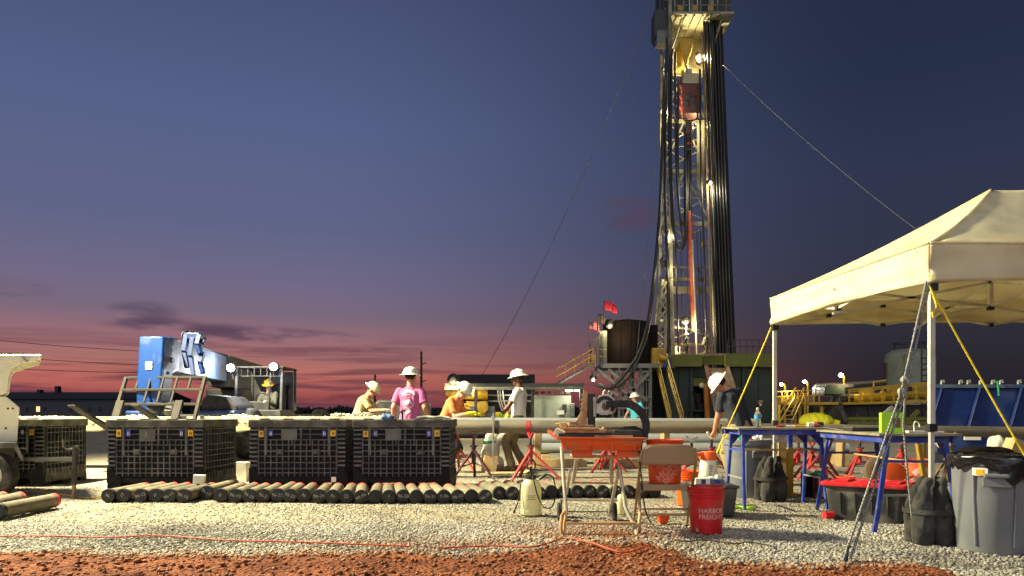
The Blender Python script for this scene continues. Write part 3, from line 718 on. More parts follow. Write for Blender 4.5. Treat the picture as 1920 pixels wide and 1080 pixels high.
def person(label, loc, rz, lean=0, bend_x=0, head_pitch=0, head_yaw=0, head_roll=0, hands=None, feet=None, hip=.92, sleeve='short', shirt=None, pants=None, skin='light', hat=m_hat, glove=None, s=1.0, vox=.010, hatkind='brim', gloves=(1, 1), group=None, back_print=False, shirt_long=0, hinge=0):
    p_ = thing('person', label, 'person', loc, rz, group)
    sk = m_skin[skin]
    u = V(math.sin(bend_x), math.sin(lean) * math.cos(bend_x), math.cos(lean) * math.cos(bend_x)).normalized()
    H = V(0, hinge, hip); rt = (V(1, 0, 0) - u * u.x).normalized(); fw = u.cross(rt) * 1.0
    if fw.y < 0: fw = -fw
    def at_(t_, x=0, y=0): return H + u * t_ + rt * x + fw * y
    S = at_(.50); Nk = at_(.545)
    hr = Rz(-head_yaw) @ Rx(-head_pitch) @ Ry(head_roll)
    hu = hr @ V(0, 0, 1); hf = hr @ V(0, 1, 0); hx = hr @ V(1, 0, 0)
    Hc = Nk + hu * .138 + hf * .018
    hands = hands or (V(-.27, .1, hip - .02), V(.27, .1, hip - .02)); feet = feet or (V(-.11, .03, 0), V(.11, -.03, 0))
    def ring(t_, rx, ry, f=0, n=18): return [at_(t_, rx * math.cos(2 * math.pi * i / n), f + ry * math.sin(2 * math.pi * i / n)) for i in range(n)]
    arms = []
    for k, sg in enumerate((-1, 1)):
        sh = at_(.475, sg * .175, 0); el_, wr_ = ik(sh, Vector(hands[k]), .29, .255, V(sg * .22, -1, -.35)); arms.append((sh, el_, wr_))
    legs = []
    for k, sg in enumerate((-1, 1)):
        hj = H + V(sg * .09, 0, -.03); ank = Vector(feet[k]) + V(0, 0, .09); kn, ank = ik(hj, ank, .44, .43, V(0, 1, 0)); legs.append((hj, kn, ank))
    B = MB()
    B.loft([ring(t_, a * .9, b_ * .9) for t_, a, b_ in ((-.08, .15, .10), (0, .165, .12), (.12, .15, .11), (.3, .165, .115), (.42, .18, .115), (.49, .13, .09), (.53, .06, .06))])
    B.cap(at_(.50, 0, .0), Hc - hu * .06 - hf * .01, .062, .056)
    B.ball(Hc + hu * .025 - hf * .01, (.076, .096, .098), 18, hr); B.ball(Hc - hu * .05 + hf * .03, (.058, .062, .07), 14, hr)
    B.cap(Hc - hu * .085 + hf * .06, Hc - hu * .09 + hf * .055, .03, .03)
    B.cap(Hc + hu * .01 + hf * .09, Hc - hu * .028 + hf * .108, .010, .016)       # nose
    B.cap(Hc + hu * .022 + hf * .078 - hx * .035, Hc + hu * .022 + hf * .078 + hx * .035, .013, .013)   # brow
    for sg in (-1, 1): B.ball(Hc + hx * sg * .078 - hf * .005 - hu * .005, (.012, .022, .034), 10, hr)
    GL = [MB(), MB()]
    for k, sg in enumerate((-1, 1)):
        sh, e, w = arms[k]; B.cap(sh, e, .052, .043); B.cap(e, e.lerp(w, .35), .043, .042); B.cap(e.lerp(w, .35), w, .042, .028)
        d = (w - e).normalized(); side = d.cross(V(0, 0, 1)); side = side.normalized() if side.length > .2 else V(sg, 0, 0)
        pn = d.cross(side).normalized()
        if pn.z > 0 and abs(d.z) < .8: pn = -pn
        pe = w + d * .085
        M_ = GL[k] if glove and gloves[k] else B; g = .004 if glove and gloves[k] else 0
        if g: M_.cap(w - d * .05, w, .036, .034)
        for t_ in (-.026, 0, .026): M_.cap(w + d * .01, pe + side * t_, .022 + g, .017 + g)
        for j, (o_, ln) in enumerate(((-.033, .066), (-.011, .078), (.011, .074), (.033, .058))):
            f0 = pe + side * o_; f1 = f0 + (d * .8 + pn * .45).normalized() * ln * .5; f2 = f1 + (d * .35 + pn * .9).normalized() * ln * .5
            M_.cap(f0, f1, .0095 + g, .009 + g, 8); M_.cap(f1, f2, .009 + g, .0078 + g, 8)
        ts = -sg if abs(d.z) > .5 else -sg
        t0 = w + d * .03 + side * ts * .03; t1 = t0 + (d * .7 + side * ts * .6 + pn * .3).normalized() * .045; t2 = t1 + (d * .9 + pn * .5).normalized() * .032
        M_.cap(t0, t1, .013 + g, .011 + g, 8); M_.cap(t1, t2, .011 + g, .009 + g, 8)
    for hj, kn, an in legs:
        B.cap(hj, kn, .078, .052); B.cap(kn, kn.lerp(an, .35), .05, .054); B.cap(kn.lerp(an, .35), an, .054, .036); B.cap(an, an + V(0, .11, -.055), .036, .03)
    bo = obj('body', remesh(B, vox * .75, 2), sk, p_)
    if s != 1: p_.scale = (s, s, s)
    e_ = MB()
    for sg in (-1, 1): e_.ball(Hc + hx * sg * .032 + hf * .083 + hu * .002, (.011, .006, .007), 10, hr)
    e_.build('eyes', m_eye, bo); MB().ball(Hc + hf * .092 - hu * .062, (.022, .006, .005), 10, hr).build('mouth', m_lip, bo)
    # hair round the back of the head
    hm = MB(); hm.ball(Hc + hu * .03 - hf * .018, (.081, .097, .098), 20, hr); me = hm.mesh('hair')
    bm = bmesh.new(); bm.from_mesh(me)
    bmesh.ops.delete(bm, geom=[v for v in bm.verts if (v.co - Hc).dot(hf) > .02 and (v.co - Hc).dot(hu) < .085 or (v.co - Hc).dot(hu) < -.045], context='VERTS'); bm.to_mesh(me); bm.free()
    obj('hair', me, m_hair, p_, sm=60)
    # clothes
    Sh = MB(); lo_ = -.12 - shirt_long
    Sh.loft([ring(t_, a, b_) for t_, a, b_ in ((lo_, .178, .135), (.0, .172, .130), (.12, .165, .122), (.28, .18, .128), (.41, .198, .13), (.475, .165, .11), (.52, .085, .078), (.535, .07, .068))])
    for sh, e, w in arms:
        if sleeve == 'short': Sh.cap(sh - u * .008, sh.lerp(e, .35), .064, .064); Sh.tube(sh.lerp(e, .3), sh.lerp(e, .76), .064, .069, 14)
        else: Sh.cap(sh, e, .07, .06); Sh.cap(e, w - (w - e).normalized() * .03, .06, .045)
    so = obj('shirt', remesh(Sh, vox, 2, .014, 9, random.random() * 9), shirt, p_)
    Tr = MB(); Tr.loft([ring(t_, a, b_) for t_, a, b_ in ((-.13, .15, .115), (-.04, .175, .128), (.05, .165, .12))])
    for hj, kn, an in legs: Tr.cap(hj, kn, .098, .076); Tr.cap(kn, an + V(0, 0, .02), .076, .068)
    obj('trousers', remesh(Tr, vox, 3, .012, 7, random.random() * 9), pants, p_)
    for k, (hj, kn, an) in enumerate(legs):
        bt = MB(); f = Vector(feet[k]); bt.cap(an + V(0, 0, .04), f + V(0, -.02, .055), .052, .05); bt.cap(f + V(0, -.02, .05), f + V(0, .15, .045), .05, .042)
        obj('boot', remesh(bt, vox, 2), m_boot, p_)
    if glove:
        for k in (0, 1):
            if gloves[k]: obj('glove', remesh(GL[k], vox * .75, 2), glove, p_)
    # hard hat with full brim
    hc = Hc + hu * .055 - hf * .006
    hr2 = hr @ Rx(R(-4))
    prof = [(.0, .118), (.04, .114), (.078, .099), (.106, .07), (.121, .035), (.126, .008), (.134, .0), (.168, -.012), (.171, -.017), (.166, -.018), (.128, -.006), (.112, .02), (.08, .075), (0, .1)]
    ht = MB().lathe(prof, 28, hc, hr2, sx=.96, sy=1.1).build('hard_hat', hat, p_, sm=45)
    rb = MB()
    for xx in (-.03, 0, .03): rb.path([hc + hr2 @ V(xx, -.115, .045), hc + hr2 @ V(xx * .9, -.07, .1), hc + hr2 @ V(xx * .8, 0, .119 - abs(xx) * .25), hc + hr2 @ V(xx * .9, .07, .1), hc + hr2 @ V(xx, .115, .045)], .006, 6)
    rb.build('ridge', hat, ht, sm=60)
    MB().lathe([(.098, -.02), (.102, -.02), (.102, .012), (.098, .012)], 24, hc - hu * .006, hr2, sx=.9, sy=1.06, close=False).build('head_band', m_ink, ht)
    p_['Hc'] = 0; del p_['Hc']
    return p_, so, at_
m_pink = cloth('pink_tee', (188, 92, 140)); m_tan = cloth('tan_tee', (184, 166, 118)); m_oran = cloth('orange_tee', (222, 128, 74)); m_wtee = cloth('white_tee', (222, 220, 206))
m_navy = cloth('navy_tee', (40, 46, 58)); m_turq = cloth('turquoise_tee', (70, 178, 190)); m_khaki = cloth('khaki_trousers', (150, 130, 92)); m_brown = cloth('brown_trousers', (112, 98, 72), dirt=(170, 156, 122), amt=.3)
m_denim = cloth('dark_jeans', (44, 46, 56)); m_cover = cloth('grey_coverall', (92, 90, 78)); m_darkcl = cloth('dark_coverall', (40, 42, 44)); m_grncov = cloth('green_coverall', (50, 62, 52))
m_gwhite = mat('work_glove_pale', (150, 148, 136), .9, bump=.3); m_gyel = mat('work_glove_yellow', (196, 196, 40), .8, bump=.3); m_glime = mat('work_glove_lime', (170, 214, 50), .8, bump=.3)

def pt(px, Y, dz=0): return ((px - 960) / K * Y, Y, dz)
# tan shirt, facing right, working at the bench
person('worker in a tan shirt and white hard hat bent over the rock bench', pt(668, 14.35), R(-98), lean=.42, head_pitch=.62, hands=(V(-.16, .60, 1.05), V(.16, .62, 1.06)), hip=.84, shirt=m_tan, pants=m_brown, hat=m_hatb, glove=m_gwhite, feet=(V(-.11, -.02, 0), V(.11, -.1, 0)))
# pink shirt from behind
pk, pks, pat = person('worker in a pink printed shirt and white hard hat seen from behind', pt(768, 11.55), R(-6), lean=.10, head_pitch=-.06, head_yaw=.15, hands=(V(-.27, .06, .88), V(.29, .10, .9)), hip=.9, shirt=m_pink, pants=m_khaki, s=.985, vox=.009)
m_print = mat('shirt_print', (228, 206, 214), .85)
# round badge-like print on the back: an arc of lettering-like band, a ring and a figure, laid on the cloth
dg = bpy.context.evaluated_depsgraph_get()
from mathutils.bvhtree import BVHTree
def on_back(so, pts2, name, mtl, off=.0035):
    bvh = BVHTree.FromPolygons([v.co for v in so.data.vertices], [tuple(p.vertices) for p in so.data.polygons])
    vs = []
    for x, z in pts2:
        h = bvh.ray_cast(V(x, -1, z), V(0, 1, 0)); vs.append((x, (h[0].y if h[0] is not None else -.1) - off, z))
    return vs
def band(so, name, c, r0, r1, a0, a1, n=26, sq=1.25, par=None):
    p2 = []
    for i in range(n + 1):
        a = R(a0 + (a1 - a0) * i / n)
        for r in (r0, r1): p2.append((c[0] + r * math.cos(a), c[1] + r * sq * math.sin(a)))
    vs = on_back(so, p2, name, m_print); m_ = MB(); m_.add(vs, [(2 * i, 2 * i + 1, 2 * i + 3, 2 * i + 2) for i in range(n)]); m_.build(name, m_print, par, solid=.001)
bc = (0.0, 1.215)
band(pks, 'shirt_print', (0, 1.235), .088, .122, 28, 152, par=pk)
band(pks, 'shirt_print', (0.0, 1.2), .082, .09, -190, 120, par=pk)
band(pks, 'shirt_print', (.012, 1.165), .0, .045, 0, 180, sq=1.5, par=pk)
band(pks, 'shirt_print', (-.03, 1.185), .0, .03, 0, 360, par=pk)
band(pks, 'shirt_print', (.015, 1.05), .0, .032, 0, 360, sq=1.0, par=pk)
band(pks, 'shirt_print', (-.022, 1.02), .0, .018, 0, 360, sq=1.4, par=pk)
person('worker in an orange shirt and white hard hat bent beside the crates', pt(832, 12.7), R(-112), lean=.5, head_pitch=.75, hands=(V(-.14, .5, .98), V(.16, .56, 1.0)), hip=.8, shirt=m_oran, pants=m_denim, glove=m_gyel, hat=m_hat, feet=(V(-.11, -.05, 0), V(.11, .05, 0)))
person('worker in a white t-shirt and hard hat standing sideways behind the pipe', pt(972, 13.0), R(80), lean=-.04, head_pitch=.1, hands=(V(-.27, .34, .86), V(.27, .30, .86)), hip=.92, shirt=m_wtee, pants=m_brown, skin='dark', glove=m_glime, vox=.009, shirt_long=.03, s=1.0, feet=(V(-.12, .1, 0), V(.12, -.08, 0)))
person('worker in a dark navy shirt and white hard hat leaning over a bin', pt(1390, 10.3), R(22), lean=.26, bend_x=-.20, head_pitch=.85, head_yaw=-.5, head_roll=-.45, hands=(V(-.20, .36, .74), V(.16, .46, .76)), hip=.86, shirt=m_navy, pants=m_khaki, vox=.009, s=.97)
person('worker in a turquoise shirt and wide white hard hat far behind the saw', pt(1192, 23), R(150), lean=.1, head_pitch=.15, head_yaw=.4, hands=(V(-.3, .15, .9), V(.3, .2, .95)), shirt=m_turq, pants=m_denim, vox=.014, s=.93)
# ============================================================ ROCK BENCH behind the crates
RB = thing('rock_bench', 'long low bench heaped with pale crushed rock behind the crates', 'bench', (-5.6, 13.5, 0))
MB().bb((-8.95, 13.35, .72), (-2.3, 13.95, .84)).build('deck', m_rust, RB, bev=.006, world=True)
for x in (-8.7, -7.0, -5.3, -3.9, -2.5):
    MB().bb((x - .05, 13.4, 0), (x + .05, 13.5, .72)).build('leg', m_dsteel, RB, world=True); MB().bb((x - .05, 13.8, 0), (x + .05, 13.9, .72)).build('leg', m_dsteel, RB, world=True)
n = 5200; xs = rng.uniform(-8.95, -2.35, n); ys = rng.uniform(13.32, 13.95, n); ed = np.minimum(np.minimum((ys - 13.29) / .16, (13.99 - ys) / .16), 1)
hh = np.array([.10 + .06 * noise.noise(Vector((x * 1.1, 0, 4))) + (.07 if x > -3.3 and x < -2.6 else 0) for x in xs]) * np.clip(ed, .2, 1)
zs = .83 + hh * rng.uniform(0, 1, n)
g = rng.uniform(.75, 1.15, n)[:, None]; cc = g * np.array([(.52, .48, .36)]) * np.where(rng.random(n) < .2, .7, 1)[:, None]
rk = obj('crushed_rock', stones('crushed_rock', np.stack([xs, ys, zs], -1) - np.array([(-5.6, 13.5, 0)]), rng.uniform(.012, .04, n), cc, (IV, IF), '', .8), m_stone, RB); rk['kind'] = 'stuff'
# caked slurry hanging over the deck edge
def fr(u_, v_):
    x = -8.97 + u_ * 6.69; d_ = .16 + .06 * noise.noise(Vector((x * 2.3, 0, 0))) + .03 * noise.noise(Vector((x * 9, 0, 0)))
    return (x + 5.6, 13.325 - 13.5 + .02 * noise.noise(Vector((x * 14, v_ * 6, 0))), .94 - v_ * (d_ + .10))
m_slurry = mat('dried_slurry', (186, 176, 142), .9, var=.3, scale=9, bump=.6, bscale=30, dirt=(110, 104, 84), amt=.45, dscale=7)
MB().grid(fr, 160, 8).build('dried_mud', m_slurry, RB, sm=80, solid=.02)
rg = MB(); rg.ball((0, 0, .03), (.09, .07, .04), 14); me_ = remesh(rg, .008, 1, .02, 22)
o = obj('blue_rag', me_, mat('blue_rag_cloth', (92, 122, 168), .9, bump=.4, bscale=30)); o.location = (P(727, 780, 9.46).x, 9.46, .925); tag(o, 'crumpled blue rag on the rim of the pink worker\'s crate', 'rag')
# small things on that crate
o = MB().path(spline([V(-.22, 0, .02), V(-.1, .03, .035), V(.0, 0, .03), V(.1, .02, .035), V(.2, -.01, .02)]), .018, 8, None).build('work_glove', m_gwhite, None, sm=60); o.location = (P(815, 780, 9.5).x, 9.46, .918)
tag(o, 'pale work glove lying on the right end of the crate rim', 'glove')
hn = thing('claw_hammer', 'dark hand tool sticking up from the crate before the pink worker', 'tool', (P(753, 780, 9.6).x, 9.62, .62))
MB().tube((0, 0, 0), (.01, 0, .40), .013).build('handle', m_dsteel, hn, sm=40); MB().path([V(-.02, 0, .39), V(.01, 0, .42), V(.045, 0, .41)], .016).build('head', m_dsteel, hn, sm=40)

# dark machine behind the workers
gen = thing('compressor', 'dark rounded machine behind the pink shirted worker', 'machine', (P(735, 800, 16).x, 16, 0))
gm_ = MB(); gm_.prism([V(-.45, 0, .35), V(.75, 0, .35), V(.75, 0, 1.2), V(.5, 0, 1.3), V(-.3, 0, 1.3), V(-.45, 0, 1.15)], (0, 0, 0), (0, .9, 0)); gm_.build('housing', m_dsteel, gen, bev=.05, sm=40)
for x in (-.2, .55):
    MB().lathe([(.0, -.08), (.2, -.08), (.28, -.06), (.28, .06), (.2, .08), (0, .08)], 24, (x, -.05, .28), Rx(R(90))).build('wheel', m_tyre, gen, sm=40)
MB().bar((-.5, .4, 1.0), (-.9, .3, .75), .07).build('tow_arm', m_dsteel, gen)

# ============================================================ TELEHANDLER
TH = thing('telehandler', 'blue telehandler with lowered boom, forks and lit cab lamps', 'telehandler', (-7.7, 20, 0))
A_ = V(-6.61, 14.0, 2.1); B_ = V(-7.45, 24.0, 1.95)
def wbar(p, q_, w, h, nm, m_, par=TH, bev=.01): return MB().bar(p, q_, w, h).build(nm, m_, par, bev=bev, world=True)
wbar(A_ + (B_ - A_) * .03, B_, .40, .60, 'boom', m_bluew)
wbar(A_ + (B_ - A_) * .36 + V(0, 0, -.05), B_ + V(0, .1, -.05), .50, .74, 'outer_boom', m_dsteel)
wbar(A_ + (B_ - A_) * .06 + V(0, 0, .315), B_ + V(0, 0, .33), .42, .03, 'boom_top', m_dsteel)
# gooseneck head dropping to the carriage
prof = [(13.73, 2.42), (14.33, 2.45), (14.37, 1.80), (14.12, 1.74), (14.03, 1.3), (13.96, 1.06), (13.63, 1.04), (13.61, 1.35)]
MB().prism([V(-6.62, y, z) for y, z in prof], (-.235, 0, 0), (.21, 0, 0)).build('boom_head', m_blue, TH, bev=.03, sm=40, world=True)
MB().prism([V(-6.41, y, z) for y, z in ((13.76, 2.36), (14.28, 2.39), (14.31, 1.86), (14.08, 1.78), (13.98, 1.3), (13.68, 1.34))], (0, 0, 0), (.008, 0, 0)).build('lit_side_face', m_bluew, TH, bev=.003, world=True)  # paler than the blue head: light on its right side put into colour
MB().bb((-6.70, 13.645, 1.80), (-6.58, 13.70, 1.94)).build('plate', m_paper, TH, world=True)
for y, z, r_ in ((14.05, 2.0, .05), (13.9, 1.75, .03)): MB().tube(V(-6.41, y, z), V(-6.38, y, z), r_).build('pivot_boss', m_dsteel, TH, sm=40, world=True)
# hydraulic brackets and hoses on top of the boom nose
for i, (px, py0, py1) in enumerate(((350, 628, 690), (362, 632, 704), (375, 628, 664), (380, 660, 700))):
    MB().bar(P(px, py0, 14.3), P(px - 5, (py0 + py1) / 2, 14.25), .10, .09).build('bracket', m_bluedk, TH, bev=.01, world=True)
    MB().bar(P(px - 5, (py0 + py1) / 2 - 2, 14.28), P(px + 1, py1, 14.22), .08, .08).build('bracket', m_bluedk, TH, bev=.01, world=True)
MB().tube(P(346, 640, 14.33), P(384, 641, 14.33), .055).build('pivot_pin', m_bluedk, TH, sm=40, world=True); MB().bb(P(344, 636, 14.25), P(384, 626, 14.5)).build('hose_guide', m_bluedk, TH, bev=.02, world=True)
for k in range(3): MB().path(spline([P(343 + k * 9, 650, 14.3), P(341 + k * 9, 628 + k * 2, 14.3), P(352 + k * 9, 621 + k, 14.4), P(370 + k * 8, 636, 14.6)]), .02).build('hose', m_cable, TH, sm=60, world=True)
# carriage and forks, tilted back and turned a little
cr_ = V(-6.40, 13.2, .66)
CM = Rz(R(-9)) @ Rx(R(-24))
def cp_(x, y, z): return cr_ + CM @ V(x, y, z)
for x in (-.79, .79): wbar(cp_(x, 0, .08), cp_(x, 0, 1.10), .06, .06, 'carriage_post', m_carr)
for z, w in ((1.09, .04), (.84, .085), (.55, .07), (.10, .085)): wbar(cp_(-.79, 0, z), cp_(.79, 0, z), w, .05, 'carriage_rail', m_carr)
for x in (-.52, -.28, -.02, .25, .52): wbar(cp_(x, -.01, .58 if abs(x) < .4 else .84), cp_(x, -.01, 1.08), .04, .035, 'guard_bar', m_carr)
for x in (-.72, .44):
    wbar(cp_(x, -.05, -.02), cp_(x, -.05, .60), .15, .05, 'fork_shank', m_carr)
    pts = [V(x, -.03, -.01), V(x, -1.12, .01), V(x, -1.12, .03), V(x, -.03, .06)]
    MB().prism([cp_(*p_) for p_ in pts], cp_(-.07, 0, 0) - cp_(0, 0, 0), cp_(.07, 0, 0) - cp_(0, 0, 0)).build('fork_tine', m_carr, TH, bev=.005, world=True)
wbar(V(-6.55, 13.85, 1.08), cp_(-.1, .05, .5), .24, .2, 'tilt_link', m_dsteel)
wbar(V(-6.35, 13.9, 1.2), cp_(.2, .05, .4), .1, .1, 'tilt_cylinder', m_steel)
# chassis, hood, fenders, wheels
MB().bb((-7.9, 16.3, .5), (-5.6, 23.6, .98)).build('chassis', m_dsteel, TH, bev=.03, world=True)
MB().prism([V(x, 15.6, z) for x, z in ((-6.5, .95), (-5.75, .95), (-5.75, 1.15), (-5.95, 1.36), (-6.4, 1.4), (-6.5, 1.25))], (0, 0, 0), (0, 1.1, 0)).build('engine_hood', m_dsteel, TH, bev=.05, world=True)
MB().bb((-6.55, 15.4, .96), (-5.7, 16.1, 1.06)).build('fender', m_blue, TH, bev=.04, world=True)
MB().bb((-8.1, 15.6, .96), (-7.4, 16.8, 1.06)).build('fender', m_blue, TH, bev=.04, world=True)
for x, y in ((-5.75, 16.3), (-7.75, 16.3), (-5.75, 22.4), (-7.75, 22.4)): wheel(TH, V(x, y, .56), .56, .38, V(1, 0, 0), None, m_steel)
MB().prism([V(-7.6, y, z) for y, z in ((18.5, .95), (21.6, .95), (21.6, 1.5), (20.6, 1.65), (18.5, 1.62))], (0, 0, 0), (.9, 0, 0)).build('rear_body', m_dsteel, TH, bev=.05, world=True)
for k in range(5): MB().bb((-6.705, 18.8 + k * .42, 1.15), (-6.694, 19.1 + k * .42, 1.45)).build('vent_grille', m_ink, TH, world=True)
MB().bb((-6.18, 17.88, .95), (-5.25, 17.93, 1.99)).build('cab_rear_panel', m_dsteel, TH, bev=.01, world=True)
# cab
cx0, cx1, cy0, cy1, cz0, cz1 = -6.22, -5.2, 16.8, 17.9, .9, 2.02
MB().bb((cx0, cy0, cz0), (cx1, cy1, 1.08)).build('cab_base', m_dsteel, TH, bev=.02, world=True)
for x in (cx0, cx1):
    wbar((x, cy0, 1.05), (x, cy0 + .1, cz1), .06, .06, 'cab_post', m_dsteel); wbar((x, cy1, 1.05), (x, cy1, cz1), .06, .06, 'cab_post', m_dsteel)
wbar((cx0 + .72, cy0 + .02, 1.05), (cx0 + .76, cy0 + .1, cz1 - .1), .035, .035, 'cab_post', m_dsteel)
MB().bb((cx0 - .04, cy0 + .05, cz1), (cx1 + .04, cy1 + .05, cz1 + .045)).build('cab_roof', m_dsteel, TH, bev=.02, world=True)
for k in range(7): wbar((cx0 + .1 + k * .145, cy0 + .08, cz1 - .18), (cx0 + .1 + k * .145, cy0 + .09, cz1), .02, .02, 'guard_bar', m_dsteel)
wbar((cx0, cy0 + .075, cz1 - .18), (cx1, cy0 + .075, cz1 - .18), .025, .02, 'guard_rail', m_dsteel)
MB().bb((cx0 + .04, cy0 + .03, 1.1), (cx1 - .04, cy0 + .04, cz1 - .2)).build('windscreen', m_cabglass, TH, world=True)
MB().bb((cx0 + .3, cy0 + .88, .9), (cx1 - .15, cy0 + .95, 1.7)).build('seat_back', m_ink, TH, bev=.04, world=True)
MB().bb((cx0 + .3, cy0 + .5, .92), (cx1 - .15, cy0 + .87, 1.1)).build('seat', m_ink, TH, bev=.04, world=True)
MB().bb((cx0 + .1, cy0 + .12, 1.0), (cx0 + .7, cy0 + .3, 1.28)).build('dashboard', m_dsteel, TH, bev=.03, world=True)
st = MB(); c0 = V(cx0 + .5, cy0 + .36, 1.32); rt_ = Rx(R(-60))
st.path([c0 + rt_ @ V(.16 * math.cos(a), .16 * math.sin(a), 0) for a in np.linspace(0, 2 * math.pi, 25)], .014); st.build('steering_wheel', m_ink, TH, sm=60, world=True)
for px, py in ((434, 690), (514, 688)):
    c0 = P(px, py, 16.72)
    l_ = MB().lathe([(.05, .09), (.11, .02), (.115, -.02), (.095, -.02)], 16, c0, Rx(R(90)) ).build('work_lamp', m_dsteel, TH, sm=40, world=True)
    MB().ball(c0 + V(0, -.05, 0), .085, 14).build('lamp_lens', m_lwhite, l_, world=True)
    lamp('telehandler_lamp', c0 + V(0, -.2, 0), 80, (.9, .95, 1), .08, TH)
wbar(P(434, 694, 16.76), P(438, 712, 16.82), .03, .03, 'lamp_bracket', m_dsteel)
person('operator in grey work clothes and yellow hard hat inside telehandler cab', (-5.66, 17.47, .2), R(170), lean=.08, head_pitch=.2, head_yaw=-.2, hands=(V(-.15, .42, 1.1), V(.2, .42, 1.08)), feet=(V(-.14, .45, .5), V(.14, .45, .5)), hip=.82, s=.96, sleeve='long', shirt=m_cover, pants=m_cover, hat=m_haty, vox=.013, glove=m_gwhite)

# ============================================================ CASING PIPES ON STANDS
def hollow(p, q_, r, nm, m_, label=None, cat=None, group=None, n=28, wall=.12):
    p = Vector(p); q_ = Vector(q_); d_ = q_ - p; L_ = d_.length; rot = d_.to_track_quat('Z', 'Y').to_matrix()
    o_ = MB().lathe([(r * (1 - wall), 0), (r, 0), (r, L_), (r * (1 - wall), L_), (r * (1 - wall), 0)], n, (0, 0, 0), rot, close=False).build(nm, m_, None, sm=40); o_.location = p
    if label: tag(o_, label, cat, group)
    return o_
hollow(P(835, 801, 11.5), P(1365, 801, 11.5), .095, 'casing_pipe', m_pipe, 'long dusty steel pipe held level on the red stands', 'pipe', 'casing pipes on stands')
hollow(P(1352, 803, 10.9), P(2050, 812, 10.9), .078, 'casing_pipe', m_pipe, 'dusty steel pipe running right, behind the blue benches and tent', 'pipe', 'casing pipes on stands')
hollow(P(820, 789, 12.3), P(1420, 791, 12.3), .055, 'casing_pipe', m_pvc, 'slimmer pale pipe just behind the long dusty pipe', 'pipe', 'casing pipes on stands')
cl_ = MB(); c0 = P(1109 - 178, 801, 11.5)
cl_.lathe([(.097, -.03), (.104, -.03), (.104, .03), (.097, .03)], 24, c0, Ry(R(90)), close=False); o = cl_.build('pipe_clamp', m_dsteel, None, sm=40); tag(o, 'dark clamp ring round the long pipe left of the white shirted worker', 'clamp')
def pipe_stand(x, y, h, label, m_=m_redst, spread=.36, rz=0, arms='v', r=.026, group='pipe stands'):
    s_ = thing('pipe_stand', label, 'pipe stand', (x, y, 0), rz, group)
    MB().tube((0, 0, h * .32), (0, 0, h * .68), r * 1.25).build('column', m_, s_, sm=40)
    MB().tube((0, 0, h * .66), (0, 0, h - .08), r * .8).build('screw', m_dsteel if m_ is m_redst else m_, s_, sm=40)
    MB().lathe([(r * 1.2, -.012), (r * 2.1, -.012), (r * 2.1, .012), (r * 1.2, .012)], 14, (0, 0, h * .7)).build('collar', m_, s_)
    for k in range(3):
        a = R(90 + 120 * k); d_ = V(math.cos(a), math.sin(a), 0)
        MB().bar(d_ * .02 + V(0, 0, h * .6), d_ * spread, .04, .03).build('leg', m_, s_, bev=.004)
        MB().bar(V(0, 0, h * .34), d_ * spread * .58 + V(0, 0, h * .26), .022, .016).build('brace', m_, s_)
    if arms == 'v':
        for sg in (-1, 1): MB().bar(V(0, 0, h - .10), V(0, sg * .10, h), .035, .02).build('cradle_arm', m_, s_)
    elif arms == 'w':
        for sg in (-1, 1): MB().bar(V(0, 0, h - .06), V(sg * .09, 0, h + .02), .03, .025).build('cradle_arm', m_white, s_)
    MB().tube((-.06, -r, h * .72), (.06, -r, h * .72), .008).build('pin', m_dsteel, s_)
    return s_
def sx_(px, Y): return (px - 960) / K * Y
pipe_stand(sx_(858, 12.6), 12.6, .72, 'orange-red pipe stand just right of the crates', mat('faded_red_paint', (206, 84, 66), .6, dirt=(150, 110, 90), amt=.3))
pipe_stand(sx_(888, 11.5), 11.5, .70, 'dark maroon pipe stand under the left of the long pipe', mat('maroon_paint', (70, 32, 36), .6, dirt=(60, 48, 46), amt=.3))
pipe_stand(sx_(995, 11.3), 11.32, .71, 'bright red pipe stand with red strap right of the white shirted worker', rz=R(20), spread=.46)
pipe_stand(sx_(1136, 12.8), 12.8, .62, 'red pipe stand seen between the legs of the saw stand', rz=R(10)); pipe_stand(sx_(1158, 13.4), 13.4, .6, 'second red stand behind the saw stand, a little farther back', rz=R(40))
pipe_stand(sx_(1297, 11.6), 11.6, .62, 'red stand with white vee head behind the folding chair', rz=R(15), arms='w'); pipe_stand(sx_(1334, 11.0), 11.0, .70, 'red stand with white vee head tied to the yellow rope', rz=R(30), arms='w')
pipe_stand(sx_(1497, 12.2), 12.2, .60, 'red pipe stand seen under the first blue bench, left one', rz=R(0)); pipe_stand(sx_(1522, 11.4), 11.4, .60, 'red pipe stand seen under the first blue bench, middle one', rz=R(25)); pipe_stand(sx_(1541, 11.0), 11.0, .66, 'red pipe stand seen under the first blue bench, right one', rz=R(50))
pipe_stand(sx_(1612, 12.0), 12.0, .62, 'red pipe stand seen under the second blue bench', rz=R(10)); pipe_stand(sx_(1690, 11.6), 11.6, .62, 'red pipe stand behind the orange bucket by the tent leg', rz=R(30))
pipe_stand(sx_(1782, 10.4), 10.4, .74, 'tan pipe stand with open top bracket left of the large bin', m_rust, rz=R(12))
st_ = MB().lathe([(.098, -.035), (.103, -.035), (.103, .035), (.098, .035)], 24, P(990, 801, 11.5), Ry(R(90)), close=False).build('pipe_strap', m_redst, None, sm=40); tag(st_, 'red strap round the long pipe above the bright red stand', 'strap')
